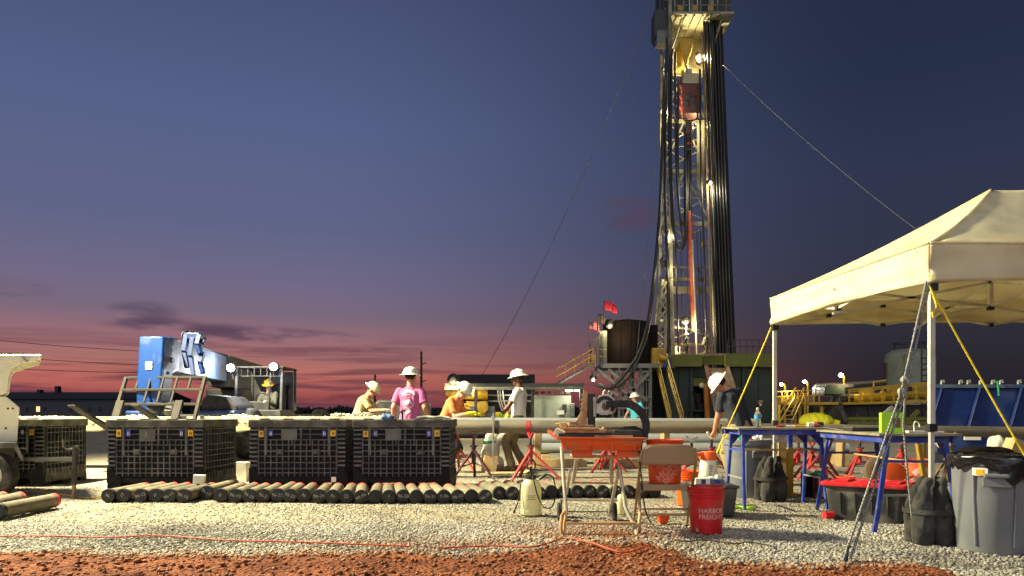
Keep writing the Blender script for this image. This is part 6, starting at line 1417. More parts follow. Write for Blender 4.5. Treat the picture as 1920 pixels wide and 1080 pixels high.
# upper windwall, racking board and side box
MB().bb(D(1243, 34, .5), D(1350, -70, 3.5)).build('windwall', m_mastd, RG, world=True)
for k in range(8): rb('windwall_rib', D(1247 + k * 14.5, 34, .44), D(1247 + k * 14.5, -70, .44), .1, m_mastd)
xl_, xr_ = D(1256, 50).x, D(1354, 50).x
MB().bb((xl_ - .2, 54.2, 30.0), (xr_ + .4, 58.2, 30.18)).build('racking_board', m_mast, RG, world=True)
for k in range(6): rb('finger', V(xl_ + .2 + k * .62, 54.3, 29.95), V(xl_ + .2 + k * .62, 58, 29.95), .1, m_mast)
rb('board_brace', V(xl_ + .6, 54.6, 29.9), on('fl', 100), .12, m_mast); rb('board_brace', V(xr_ - .4, 54.6, 29.9), on('fr', 100), .12, m_mast)
for k in range(7): rb('rail_post', V(xl_ + k * .62, 54.25, 30.18), V(xl_ + k * .62, 54.25, 31.1), .06, m_mast)
for z in (30.65, 31.1): rb('rail', V(xl_, 54.25, z), V(xr_ + .1, 54.25, z), .06, m_mast)
for k in (0, 2, 4): MB().bb((xl_ + .2 + k * .55, 54.2, 30.25), (xl_ + .55 + k * .55, 54.24, 30.6)).build('kick_plate', m_rigyel, RG, world=True)
MB().prism([D(1228, 18, -.5), D(1252, 18, -.5), D(1252, 72, -.5), D(1238, 78, -.5), D(1227, 62, -.5)], (0, 0, 0), (0, 1.4, 0)).build('side_box', m_mastd, RG, world=True)
MB().bb(D(1232, 82, -.6), D(1252, 67, .2)).build('side_tray', m_placard, RG, world=True)
for x in (1265, 1293, 1308): rt('drill_line', D(x, 30, -.4), D(x - 1, -70, -.4), .03, m_paper)
# travelling block, hook, top drive, swivel
c0 = D(1286, 122, .2)
for s_ in (-1, 1):
    pr = [(1276, 72), (1297, 72), (1299, 84), (1296, 98), (1291, 108), (1289, 120), (1284, 120), (1281, 106), (1276, 94), (1274, 82)]
    MB().prism([D(x, y, .1 + s_ * .2) for x, y in pr], (0, -.06, 0), (0, .06, 0)).build('travelling_block', m_rigyel, RG, bev=.03, world=True)
MB().lathe([(0, -.15), (.4, -.15), (.42, 0), (.4, .15), (0, .15)], 20, D(1286, 86, .1), Rx(R(90))).build('sheave', m_mastd, RG, sm=40, world=True)
rp('hook', [D(1286, 120, .1), D(1289, 128, .1), D(1291, 136, .1), D(1287, 143, .1), D(1281, 140, .1), D(1280, 132, .1)], .12, m_rigyel)
MB().bb(D(1288, 152, -.1), D(1296, 132, .3)).build('bail', m_steel, RG, bev=.04, world=True)
for s_ in (-1, 1): rt('link', D(1292 + s_ * 8, 152, 0), D(1290 + s_ * 4, 134, 0), .06, m_steel)
TDv = MB().bb(D(1279, 212, -.4), D(1308, 153, .8)).build('top_drive', m_topdrive, RG, bev=.06, world=True)
MB().bb(D(1280, 155, -.45), D(1307, 152, .9)).build('top_drive_cap', m_mast, RG, world=True)
for k, (x0, y0, x1, y1) in enumerate(((1286, 178, 1292, 186), (1296, 182, 1302, 190), (1283, 190, 1290, 200), (1297, 196, 1305, 206))): MB().bb(D(x0, y1, -.44), D(x1, y0, -.4)).build('cover_plate', m_mastd, TDv, world=True)
for k in range(6): rb('pipework', D(1275 + (k % 2) * 3, 160 + k * 10, -.3), D(1279 + (k % 2) * 2, 168 + k * 10, -.3), .1, m_redpipe)
rp('bail_frame', [D(1280, 212, -.3), D(1280, 222, -.3), D(1286, 226, -.3), D(1302, 226, -.3), D(1308, 221, -.3), D(1308, 212, -.3)], .08, m_mastd)
MB().lathe([(.0, 0), (.18, 0), (.26, .6), (.3, 1.5), (.36, 1.55), (.36, 2.2), (.25, 2.3), (0, 2.3)], 18, D(1291, 288, 0)).build('pipe_handler', m_topdrive, RG, sm=40, world=True)
for k in range(5): MB().lathe([(.2, 0), (.34, 0), (.34, .14), (.2, .14)], 14, D(1291, 284 - k * 11, 0)).build('collar', m_redpipe if k % 2 else m_mastd, RG, sm=40, world=True)
for s_ in (-1, 1): rt('link', D(1291 + s_ * 6, 230, -.3), D(1291 + s_ * 6, 292, -.3), .06, m_steel)
rt('kelly', D(1292, 290, 0), D(1294, 410, 0), .16, m_pipestand); rt('torque_tube', D(1287, 150, .6), D(1288, 400, .6), .12, m_mastd)
rt('hanging_pipe', D(1292, 396, -.2), D(1302, 622, -.2), .2, m_redpipe); rt('casing_tong_line', D(1298, 450, -.4), D(1308, 690, -.4), .08, m_galv)
# racked drill pipe
for k in range(18):
    row = k % 3; xt = 1320 + (k / 17) * 32; xb = 1346 + (k / 17) * 33
    rt('drill_pipe_stand', D(xt, 40, -1.0 + row * .5), D(xb, 692, -1.0 + row * .5), .075 + .01 * (k % 2), m_pipestand)
rt('drill_pipe_stand', D(1317, 60, -1.2), D(1337, 690, -1.2), .08, m_rust)  # paler material than the other stands: light falling on it put into colour
# hoses and lines hanging in the mast
rp('mud_hose', spline([D(1262, 92, -1.3), D(1256, 120, -1.3), D(1254, 220, -1.3), D(1257, 330, -1.3), D(1262, 430, -1.3), D(1270, 463, -1.3), D(1279, 466, -1.3), D(1285, 440, -1.3), D(1286, 370, -1.2), D(1285, 240, -1)]), .11, m_cable)
rp('mud_hose', spline([D(1266, 98, -1.2), D(1266, 180, -1.2), D(1268, 300, -1.2), D(1274, 390, -1.2), D(1279, 418, -1.2), D(1284, 408, -1.2), D(1284, 300, -1.1)]), .09, m_cable)
rp('mud_hose', spline([D(1260, 110, -1.4), D(1258, 260, -1.4), D(1263, 400, -1.4), D(1268, 520, -1.4), D(1272, 660, -1.4)]), .07, m_cable)
rp('service_cable', spline([D(1246, 150, -2), D(1242, 260, -2), D(1238, 380, -2), D(1230, 480, -2.2), D(1221, 560, -2.6), D(1213, 612, -3), D(1198, 660, -3.4), D(1180, 690, -3.8), D(1160, 715, -4), D(1142, 727, -4), D(1118, 722, -4)]), .11, m_cable)
rp('service_cable', spline([D(1244, 200, -1.9), D(1240, 340, -2), D(1233, 460, -2.2), D(1224, 560, -2.5), D(1216, 615, -3), D(1203, 660, -3.4), D(1184, 700, -3.8), D(1160, 724, -4), D(1130, 728, -4)]), .07, m_cable)
rp('mud_hose', spline([D(1251, 70, -1.5), D(1248, 200, -1.5), D(1247, 340, -1.5), D(1250, 460, -1.5), D(1254, 560, -1.5), D(1252, 680, -1.5)]), .1, m_cable)
rp('mud_hose', spline([D(1272, 150, -1.1), D(1271, 260, -1.1), D(1273, 360, -1.1), D(1278, 440, -1.1), D(1283, 452, -1.1), D(1288, 430, -1.1), D(1290, 300, -1)]), .08, m_cable)
rp('service_cable', spline([D(1312, 130, -1.2), D(1314, 300, -1.2), D(1320, 470, -1.2), D(1326, 680, -1.2)]), .07, m_cable)
for x0, x1 in ((1276, 1280), (1288, 1290), (1313, 1320), (1306, 1316)): rt('wire_line', D(x0, 430, .5), D(x1, 660, .5), .025, m_mastd)
for k in range(9): MB().bb(D(1243 + (k % 2) * 8, 500 + k * 21, -1.3), D(1251 + (k % 2) * 7, 490 + k * 21, -.9)).build('cable_clamp', m_mastd, RG, world=True)
rt('weight_line', D(1318, 405, 0), D(1319, 452, 0), .03, m_mastd); MB().lathe([(0, 0), (.14, .05), (.16, .3), (.06, .5), (0, .5)], 12, D(1319, 464, 0)).build('counterweight', m_rigyel, RG, sm=40, world=True)
# A-frame legs in the lower mast (lattice)
for (a, b_) in (((1222, 690), (1243, 525)), ((1246, 690), (1250, 525)), ((1262, 690), (1256, 525))): rb('a_frame_leg', D(*a, -1.6), D(*b_, -1.2), .22, m_mast)
for i in range(9):
    y0, y1 = 690 - i * 18, 672 - i * 18; t0, t1 = i / 9.2, (i + 1) / 9.2
    rb('lattice_bar', D(1222 + 21 * t0, y0, -1.5), D(1246 + 4 * t1, y1, -1.5), .1, m_mast); rb('lattice_bar', D(1246 + 4 * t0, y0, -1.5), D(1222 + 21 * t1, y1, -1.5), .08, m_mast)
# drill floor
zf = 5.25
def floor_box(p0, p1, z0, z1, nm, m_, y0=54, y1=62): return MB().bb((p0, y0, z0), (p1, y1, z1)).build(nm, m_, RG, world=True)
fx0, fx1, fx2, fx3 = D(1226, 0, -2).x, D(1318, 0, -2).x, D(1362, 0, -2).x, D(1452, 0, -2).x
floor_box(fx0, fx3, 4.55, zf - .05, 'drill_floor', m_olive, 54.6, 62)
floor_box(fx0 + .9, fx1, 4.4, zf + .02, 'floor_fascia', m_olive, 54.2, 54.59); floor_box(fx2, fx3, 4.4, zf + .1, 'floor_fascia', m_olive, 54.2, 54.59)
# substructure: panels with joints
for i, (a, b_) in enumerate(((1250, 1272), (1272.5, 1296), (1332, 1362), (1362.5, 1392), (1392.5, 1422), (1422.5, 1452))):
    MB().bb((D(a, 0, -1).x, 55, 0), (D(b_, 0, -1).x, 55.2, 4.4)).build('wall_panel', m_riggrn, RG, bev=.02, world=True)
MB().bb((D(1296.5, 0, -1).x, 55, 3.0), (D(1331.5, 0, -1).x, 55.2, 3.6)).build('lintel', m_olive, RG, world=True)
MB().bb((D(1296.5, 0, -1).x, 55.05, 3.65), (D(1331.5, 0, -1).x, 55.2, 4.4)).build('wall_panel', m_riggrn, RG, world=True)
for x in (1252, 1296, 1332, 1394, 1450): rb('column', D(x, 0, -1.2) * V(1, 1, 0).x if False else V(D(x, 0, -1.2).x, 54.85, 0), V(D(x, 0, -1.2).x, 54.85, 4.4), .22, m_riggrn)
MB().bb((D(1392, 0).x, 54.95, 4.0), (D(1425, 0).x, 55.02, 4.2)).build('vent_slot', m_mastd, RG, world=True)
for z in (.35, 1.2): rb('pipework', V(D(1262, 0).x, 54.7, z), V(D(1310, 0).x, 54.7, z), .12, m_riggrn)
MB().bb((D(1236, 0, -1).x, 61.2, 0), (D(1452, 0, -1).x, 61.4, 4.5)).build('rear_wall', m_riggrn, RG, world=True)
# well control stack in the opening
wx = D(1312, 0).x
MB().lathe([(0, 0), (.5, 0), (.5, .5), (.35, .6), (.35, 1.0), (.55, 1.1), (.55, 1.7), (.4, 1.8), (.4, 2.5), (0, 2.6)], 20, (wx - .2, 56.2, 0)).build('blowout_preventer', m_mastd, RG, sm=40, world=True)
rt('orange_riser', V(D(1320, 0).x, 54.9, .3), V(D(1317, 0).x, 54.9, 3.2), .22, mat('riser_orange', (176, 104, 30), .5, dirt=(90, 60, 30), amt=.3))
MB().ball((D(1309, 0).x, 54.9, 3.05), (.2, .2, .22), 14).build('lamp_globe', m_hatb, RG, sm=60, world=True)
for k in range(4): rp('control_hose', spline([V(wx - .9 + k * .1, 55.4, 3), V(wx - .8 + k * .12, 55.3, 2), V(wx - .6 + k * .1, 55.5, 1.2)]), .05, m_mast if k == 1 else m_cable)
# pipe ramp (V-door)
MB().prism([P(1325, 690, 53.9), P(1362, 690, 53.9), P(1398, 802, 46.5), P(1352, 802, 46.5)], (0, 0, -.12), (0, 0, 0)).build('pipe_ramp', m_rust, RG, world=True)
rb('ramp_beam', P(1324, 688, 53.9), P(1350, 802, 46.4), .3, m_topdrive); rb('ramp_beam', P(1363, 688, 53.9), P(1399, 802, 46.4), .25, m_rust)
rb('ramp_sill', V(fx1, 54.1, zf), V(fx2, 54.1, zf), .2, m_rust)
# stairway to the floor
n_t = 20; sa, sb_ = P(1232, 692, 54), P(1250, 692, 54); ea, eb = P(1258, 803, 48.4), P(1281, 803, 48.4)
for k in range(n_t):
    t_ = (k + .5) / n_t; a, b_ = sa.lerp(ea, t_), sb_.lerp(eb, t_); MB().bar(a, b_, .26, .05).build('stair_tread', m_riggrn, RG, world=True)
rb('stair_stringer', sa, ea, .08, m_rigyel, h=.2); rb('stair_stringer', sb_, eb, .08, m_rigyel, h=.2)
for a, b_ in ((sa, ea), (sb_, eb)):
    rb('handrail', a + V(0, 0, 1.0), b_ + V(0, 0, 1.0), .05, m_rigyel); rb('handrail', a + V(0, 0, .5), b_ + V(0, 0, .5), .04, m_rigyel)
    for k in range(6): p = a.lerp(b_, k / 5); rb('rail_post', p, p + V(0, 0, 1.0), .05, m_rigyel)
# machinery and rails on the floor
MB().bb(D(1221, 690, -2.2), D(1240, 655, -1)).build('hydraulic_unit', m_rigyel, RG, bev=.1, world=True); MB().lathe([(0, -.3), (.34, -.3), (.34, -.24), (.2, -.22), (.2, .22), (.34, .24), (.34, .3), (0, .3)], 16, D(1243, 672, -2.3), Ry(R(90))).build('winch_drum', m_rigyel, RG, sm=40, world=True)
MB().bb(D(1243, 690, -2.3), D(1256, 668, -2)).build('blue_cabinet', m_blue, RG, bev=.05, world=True)
for k, (x0, y0, x1, y1, m_) in enumerate(((1258, 676, 1268, 690, m_white), (1262, 655, 1272, 676, m_white), (1270, 680, 1280, 690, m_rigyel), (1276, 672, 1284, 690, m_rigyel), (1258, 646, 1262, 660, m_mast), (1331, 668, 1338, 688, m_topdrive))):
    MB().bb(P(x0, y1 - 4, 55.5), P(x1, y0 - 4, 56.2)).build('floor_machine', m_, RG, bev=.06, world=True)
for k in range(9): x = fx2 + .2 + k * .45; rb('rail_post', V(x, 54.3, zf + .1), V(x, 54.3, zf + 1.1), .05, m_mastd)
for z in (zf + .6, zf + 1.1): rb('rail', V(fx2 + .2, 54.3, z), V(fx3, 54.3, z), .05, m_mastd)
for k in range(5): x = fx0 + 1.4 + k * .6; rb('rail_post', V(x, 54.3, zf), V(x, 54.3, zf + .7), .04, m_rigyel)
rb('rail', V(fx0 + 1.4, 54.3, zf + .7), V(fx1, 54.3, zf + .7), .05, m_rigyel)
# lamps of the rig
def rlamp(px, py, Y, w, c=(1, .82, .42), r=.16, m_=m_lwarm, par=RG, nm='floodlight', dz=-.3, dy=-.3, point=True):
    p = P(px, py, Y); h_ = MB().lathe([(r * .5, r * 1.1), (r * 1.2, r * .3), (r * 1.25, 0), (r * 1.1, 0)], 14, p, Rx(R(90))).build(nm, m_dsteel, par, sm=40, world=True)
    MB().ball(p, r, 12).build('lamp_glass', m_, h_, world=True)
    if point: lamp('lamp_light', p + V(0, dy, dz), w, c, .15, par)
rlamp(1309, 106, 56.3, 1500, r=.25); rlamp(1310, 118, 56.2, 0, point=False); rlamp(1309, 98, 56.2, 0, point=False, r=.12)
rlamp(1242, 208, 55.6, 700, dy=-.5, r=.2); rlamp(1331, 342, 54.4, 600, r=.2, c=(1, .92, .7), dy=-.4); rlamp(1285, 600, 55.2, 900, r=.27, dz=-.4); rlamp(1250, 440, 55.4, 260, r=.06, dy=-.5)
rlamp(1305, 232, 56.6, 350, r=.07, dy=-.2); rlamp(1263, 500, 54.2, 260, r=.05, dy=-.4)
rb('lamp_post', D(1286, 604, -.6), D(1288, 690, -.6), .08, m_mast)

# ------------------------------------------------------------ crew on the rig
def far_person(label, x, y, z, rz, **k): person(label, (x, y, z), rz, vox=.016, **k)
far_person('crew member in green coverall and tan hard hat on drill floor', D(1291, 0, -1).x, 55.2, zf - .05, R(60), sleeve='long', shirt=m_grncov, pants=m_grncov, hat=m_hatb, lean=.15, hands=(V(-.2, .4, 1.0), V(.2, .4, 1.0)))
far_person('crew member in pale coverall bending at the ramp top', D(1319, 0, -1).x, 55.0, zf - .05, R(-70), sleeve='long', shirt=m_cover, pants=m_cover, hat=m_hatb, lean=.35, head_pitch=.5, hands=(V(-.2, .45, .8), V(.2, .45, .8)), hip=.88)
far_person('dark clothed figure standing by the green substructure wall', P(1427, 0, 44).x, 44, 0, R(100), sleeve='long', shirt=m_darkcl, pants=m_darkcl, hat=mat('hat_dark', (84, 84, 80), .5), lean=.05)

# ============================================================ RAISED TANK, its frame, stairs and flags
TK = thing('raised_tank', 'dark round tank raised on a white steel frame left of mast', 'tank', (D(1175, 0, -2).x, 54, 0))
c0 = V(D(1177, 0, -2).x, 54.6, 4.5); r_ = 1.68
MB().lathe([(0, 0), (r_, 0), (r_, 3.05), (r_ * .96, 3.15), (0, 3.4)], 40, c0).build('tank_shell', m_tankd, TK, sm=30, world=True)
for a in np.linspace(0, 2 * math.pi, 17)[:-1]: rb('shell_rib', c0 + V(r_ * math.cos(a), r_ * math.sin(a), 0), c0 + V(r_ * math.cos(a), r_ * math.sin(a), 3.05), .08, m_tankd, TK)
MB().bb((c0.x - 2.1, 52.4, 4.2), (c0.x + 2.0, 56.6, 4.5)).build('deck', m_frame, TK, world=True)
MB().bb((c0.x + r_ - .3, 54.0, 4.5), (c0.x + r_ + .5, 55, 7.4)).build('side_cabinet', m_tankd, TK, world=True)
for x in (1120, 1160, 1181, 1200, 1218):
    for dy in (0, 3.5): rb('frame_post', V(D(x, 0, -3).x, 52.8 + dy, 0 if x > 1130 else 3.6), V(D(x, 0, -3).x, 52.8 + dy, 4.2), .22 if x > 1190 else .16, m_frame, TK)
for (a, b_) in (((1122, 694), (1180, 742)), ((1140, 693), (1214, 752)), ((1122, 720), (1160, 742)), ((1160, 760), (1216, 700))): rb('frame_brace', P(a[0], a[1], 52.6), P(b_[0], b_[1], 52.6), .22, m_frame, TK)
for py in (697, 712, 745, 765, 782): rb('frame_girt', P(1118 if py < 700 else 1158, py, 52.7), P(1222, py, 52.7), .14, m_frame, TK)
for k in range(6): rb('grating_bar', P(1182 + k * 6, 790, 53.5), P(1182 + k * 6, 715, 53.5), .06, m_galv, TK)
# access stair with yellow rails
s0, s1 = P(1042, 722, 51), P(1112, 682, 52.2)
rb('stair_stringer', s0, s1, .3, m_frame, TK, h=.12)
for k in range(10): p = s0.lerp(s1, (k + .5) / 10); MB().box(p + V(0, .5, .05), (.3, .9, .05)).build('stair_tread', m_frame, TK, world=True)
for dz in (.55, 1.05): rb('handrail', s0 + V(0, 0, dz), s1 + V(0, 0, dz), .06, m_rigyel, TK)
for k in range(5): p = s0.lerp(s1, k / 4); rb('rail_post', p, p + V(0, 0, 1.05), .05, m_rigyel, TK)
for x in (1104, 1116): rb('rail_post', P(x, 688, 52.2), P(x, 664, 52.2), .07, m_rigyel, TK)
for py in (665, 673, 680): rb('rail', P(1103, py, 52.2), P(1117, py, 52.2), .05, m_rigyel, TK)
for py in (655, 668): rb('rail', P(1122, py, 52.3), P(1137, py, 52.3), .06, m_rigyel, TK)
for a, b_ in (((1107, 645), (1130, 625)), ((1107, 660), (1130, 640))): rb('upper_rail', P(*a, 52.3), P(*b_, 52.3), .08, m_mastd, TK)
for x in (1107, 1118, 1124, 1130): rb('upper_post', P(x, 684, 52.3), P(x, 645 - (x - 1107) * .9, 52.3), .09, m_mastd, TK)
MB().bb(P(1124, 684, 52.6), P(1136, 622, 53.2)).build('ladder_box', m_placard, TK, world=True)
rlamp(1143, 607, 51.6, 260, par=TK, r=.28)
rlamp(1112, 709, 50.5, 220, c=(1, .97, .8), par=TK, r=.2, m_=m_lwhite)
m_flag = {'red': mat('flag_red', (196, 44, 66), .8), 'dark': mat('flag_dark', (46, 38, 52), .8), 'navy': mat('flag_navy', (36, 40, 74), .8), 'white': mat('flag_white', (150, 140, 146), .8)}
def flag(label, px, py_b, py_t, Y, w, h, m_, stripes=False):
    f_ = thing('flag', label, 'flag', P(px, py_b, Y), 0, 'flags on the raised tank'); top = P(px, py_t, Y); h0 = top.z - f_.location.z
    MB().tube((0, 0, 0), (0, 0, h0), .03).build('flag_pole', m_mastd, f_, sm=40)
    def ff(z0, z1):
        return lambda u_, v_: (u_ * w * .92, .10 * math.sin(u_ * 9 + v_) * u_, h0 - .05 - (z0 + (z1 - z0) * v_) * h - u_ * u_ * .55 * w * .6)
    if stripes:
        for k in range(7): MB().grid(ff(k / 7, (k + 1) / 7), 12, 1).build('stripe', m_flag['white' if k % 2 else 'red'], f_, sm=60, solid=.008)
        MB().grid(lambda u_, v_: (u_ * w * .4, .10 * math.sin(u_ * 3.6 + v_) * u_ * .4 - .015, h0 - .05 - v_ * h * .55 - (u_ * .4) ** 2 * .33 * w), 6, 2).build('canton', m_flag['navy'], f_, sm=60, solid=.008)
    else: MB().grid(ff(0, 1), 14, 5).build('flag_cloth', m_, f_, sm=60, solid=.008)
flag('bright red flag on the tallest pole above the raised tank', 1133, 602, 563, 52.3, .95, .62, m_flag['red'])
flag('dark drooping flag between the red and the striped flags', 1121, 630, 587, 52.3, .6, .6, m_flag['dark'])
flag('striped flag on the lowest pole left of raised tank', 1105, 650, 602, 52.3, .75, .5, None, True)

# ============================================================ ENGINE SHED AND CONTAINERS (left of the mast)
YE = 30.0
ES = thing('engine_shed', 'open roofed engine skid with yellow engine and tube lights', 'engine shed', (P(950, 0, YE).x, YE, 0))
def E(px, py, dy=0): return P(px, py, YE + dy)
MB().bb(E(834, 725, -.6), (E(1092, 0).x, 33.5, E(0, 719, -.6).z)).build('shed_roof', m_mastd, ES, world=True)
MB().bb(E(834, 730.5, -.62), (E(1092, 0).x, 29.5, E(0, 725.3, -.62).z)).build('roof_fascia', m_mast, ES, world=True)
for px in (893, 998, 1088): MB().bar(V(E(px, 0).x, 29.6, 0), V(E(px, 0).x, 29.6, 2.2), .12).build('shed_post', m_dsteel, ES, world=True)
MB().bb((E(1001, 0).x, 30.6, .3), (E(1073, 0).x, 30.8, E(0, 741).z)).build('wall_panel', m_concr, ES, world=True)
MB().bb((E(838, 0).x, 32.6, .2), (E(1000, 0).x, 32.8, 1.9)).build('back_panel', m_dsteel, ES, world=True)
for k in range(6): MB().bb((E(1003 + k * 12, 0).x, 30.5, E(0, 738).z), (E(1011 + k * 12, 0).x, 30.56, E(0, 733).z)).build('vent', m_dsteel, ES, world=True)
MB().bb(E(1055, 772, .4), E(1062, 758, .58)).build('switch_box', m_dsteel, ES, bev=.02, world=True); MB().bb(E(1069, 782, .4), E(1077, 756, .58)).build('switch_box', m_placard, ES, bev=.02, world=True)
MB().bb((E(1045, 0).x, 30.1, .95), (E(1058, 0).x, 30.4, 1.12)).build('white_bin', m_white, ES, world=True)
for (a, b_, py) in ((866, 893, 727.5), (953, 967, 725), (1060, 1074, 729), (1077, 1090, 729)):
    MB().tube(E(a, py + 3.5, -.2), E(b_, py + 3.5, -.2), .03).build('tube_light', m_ltube, ES, world=True)
for px in (880, 960, 1072): lamp('shed_light', E(px, 737, .1), 50, (1, .95, .72), .2, ES)
MB().bb((E(840, 0).x, 29.8, .25), (E(1000, 0).x, 32, .45)).build('skid_deck', m_dsteel, ES, world=True)
MB().tube(E(848, 737, .5), E(914, 737, .5), .28, n=24).build('exhaust_silencer', m_rigyel, ES, sm=40, world=True)
for px in (866, 893): MB().lathe([(.28, -.03), (.31, -.03), (.31, .03), (.28, .03)], 24, E(px, 737, .5), Ry(R(90)), close=False).build('silencer_band', m_rigyel, ES, sm=40, world=True)
MB().tube(E(836, 737, .5), E(849, 737, .5), .16, .24, n=20).build('silencer_cone', m_rigyel, ES, sm=40, world=True)
MB().path([E(845, 770, .2), E(845, 744, .2), E(858, 742, .2), E(866, 750, .2)], .06).build('yellow_frame', m_rigyel, ES, sm=50, world=True); MB().bb(E(844, 768, .1), E(852, 745, .4)).build('yellow_panel', m_rigyel, ES, bev=.03, world=True)
MB().bb(E(872, 782, .6), E(915, 752, 1.6)).build('engine_block', m_rigyel, ES, bev=.05, world=True)
for k in range(9): MB().path(spline([E(858 + k * 2.2, 775 - (k % 3) * 6, .1), E(861 + k * 2, 766 - (k % 2) * 8, .05), E(866 + k * 2, 760 + (k % 3) * 4, .1)]), .035).build('engine_pipe', m_rigyel if k % 3 else m_redpipe, ES, sm=50, world=True)
MB().bb(E(875, 776, .1), E(892, 762, .5)).build('control_panel', m_dsteel, ES, bev=.02, world=True); MB().bb(E(877, 768, .08), E(890, 764, .1)).build('gauge_row', m_bluew, ES, world=True)
MB().lathe([(0, -.12), (.14, -.12), (.22, -.06), (.23, .05), (0, .06)], 24, E(905, 763, .2), Rx(R(90))).build('air_cleaner', m_rigyel, ES, sm=40, world=True)
MB().bb(E(911, 783, .4), E(928, 762, .8)).build('junction_box', m_placard, ES, bev=.02, world=True)
MB().tube(E(929, 780, -.2), E(956, 780, -.2), .16, n=18).build('yellow_cylinder', m_rigyel, ES, sm=40, world=True)
MB().lathe([(0, -.15), (.3, -.15), (.3, .15), (0, .15)], 20, E(856, 776, -.1), Rx(R(90))).build('drive_wheel', m_tyre, ES, sm=40, world=True)
for px in (933, 937, 942): MB().path(spline([E(px, 731, .1), E(px + 2, 750, .1), E(px + 9, 772, .1)]), .025).build('hanging_cable', m_galv, ES, sm=60, world=True)
for py in (741, 752): MB().bar(E(915, py, .8), E(998, py, .8), .06).build('rail', m_steel, ES, world=True)
rlamp(850, 712, 29.2, 180, par=ES, r=.2)
CN = thing('site_container', 'long dark container behind the engine shed roof', 'container', (P(925, 0, 38).x, 38, 0))
MB().bb((P(852, 0, 38).x, 38, 0), (P(1003, 0, 38).x, 40.4, P(0, 702, 38).z)).build('container_body', m_farroof, CN, bev=.03, world=True)
for k in range(16): x = P(854, 0, 38).x + k * .26; MB().bb((x, 37.95, .2), (x + .13, 38, P(0, 704, 38).z)).build('corrugation', m_farroof, CN, world=True)

# ============================================================ MUD SYSTEM (right of the mast)
YM = 45.0
def Mq(px, py, dy=0): return P(px, py, YM + dy)
MS = thing('mud_tank', 'grey mud tank with yellow railed walkway and pipework at right', 'mud tank', (Mq(1650, 0).x, YM, 0))
def mb_(nm, a, b_, w, m_, h=None): return rb(nm, a, b_, w, m_, MS, h)
MB().bb((Mq(1575, 0).x, 45, .2), (Mq(1760, 0).x, 49, Mq(0, 759).z)).build('tank_wall', m_dsteel, MS, bev=.03, world=True)
for k in range(8): mb_('wall_stiffener', V(Mq(1580 + k * 25, 0).x, 44.95, .2), V(Mq(1580 + k * 25, 0).x, 44.95, Mq(0, 760).z), .14, m_dsteel)
mb_('walkway', Mq(1575, 757, -.3), Mq(1742, 752, -.3), .9, m_rigyel, .14)
for py0, py1 in ((735, 725), (745, 740)): mb_('rail', Mq(1590, py0, -.6), Mq(1742, py1 - 5, -.6), .07, m_rigyel)
mb_('rail', Mq(1590, 731, -.6), Mq(1742, 717, -.6), .09, m_rigyel)
for k in range(8): x = 1592 + k * 21; mb_('rail_post', Mq(x, 757, -.6), Mq(x, 731 - k * 1.9, -.6), .08, m_rigyel)
MB().tube(Mq(1588, 748, .3), Mq(1740, 739, .3), .26, n=18).build('yellow_main', m_rigyel, MS, sm=40, world=True)
for k in range(6): MB().bb(Mq(1590 + k * 24, 742 - k * 1.4, .8), Mq(1604 + k * 24, 731 - k * 1.4, 1.6)).build('agitator_motor', m_rigyel if k % 2 else m_dsteel, MS, bev=.08, world=True)
for k in range(3): MB().lathe([(.26, -.08), (.36, -.08), (.36, .08), (.26, .08)], 18, Mq(1615 + k * 40, 746.5 - k * 2.4, .3), Ry(R(90)), close=False).build('pipe_flange', m_rigyel, MS, sm=40, world=True)
MB().tube(Mq(1531, 723, 2), Mq(1660, 716, 2), .13).build('return_line', m_steel, MS, sm=40, world=True); MB().path([Mq(1531, 723, 2), Mq(1527, 727, 2), Mq(1526, 745, 2)], .13).build('return_elbow', m_steel, MS, sm=40, world=True)
mb_('rail', Mq(1638, 716, 1), Mq(1662, 712, 1), .07, m_rigyel); mb_('rail_post', Mq(1638, 728, 1), Mq(1638, 714, 1), .07, m_rigyel)
for py in (724, 742): mb_('pipework', Mq(1548, py, .4), Mq(1600, py - 1, .4), .2, m_dsteel)
MB().bb(Mq(1547, 740, .2), Mq(1568, 726, 1.5)).build('shaker_unit', m_riggrn, MS, bev=.05, world=True); MB().bb(Mq(1573, 751, -.4), Mq(1590, 741, .5)).build('shaker_motor', m_dsteel, MS, bev=.05, world=True)
for a, b_ in (((1563, 748), (1541, 790)), ((1570, 748), (1588, 790)), ((1541, 760), (1580, 764))): mb_('support_brace', Mq(*a, -1.2), Mq(*b_, -1.5), .22, m_dsteel)
for py in (785, 793): mb_('yellow_beam', Mq(1590, py, -2), Mq(1745, py, -2), .18, m_olive)
for px in (1618, 1668, 1715): mb_('beam_post', Mq(px, 806, -2), Mq(px, 785, -2), .16, m_olive)
mb_('beam_brace', Mq(1690, 802, -2), Mq(1722, 770, -2), .2, m_olive)
# railed platform with stairs
PF = thing('pump_platform', 'yellow railed platform with short stairs left of mud tank', 'platform', (Mq(1490, 0).x, 43, 0))
def pf(nm, a, b_, w, m_=m_rigyel): return rb(nm, a, b_, w, m_, PF)
MB().bb((Mq(1452, 0).x, 43, 1.5), (Mq(1545, 0).x, 45, 1.65)).build('platform_deck', m_rigyel, PF, world=True)
for k in range(9): x = P(1456 + k * 10, 0, 43).x; pf('rail_post', V(x, 43, 1.6), V(x, 43, 2.25), .05)
for z in (1.95, 2.25): pf('rail', V(P(1452, 0, 43).x, 43, z), V(P(1545, 0, 43).x, 43, z + .1), .05)
for off in (0, 22):
    for dz in (0, .5): pf('handrail', P(1492 + off * .7, 742 - dz * 30, 42.8), P(1462 + off, 792 - dz * 30, 41.5), .07)
for px in (1491, 1509): pf('stair_post', P(px, 795, 42.6), P(px, 737, 42.6), .09)
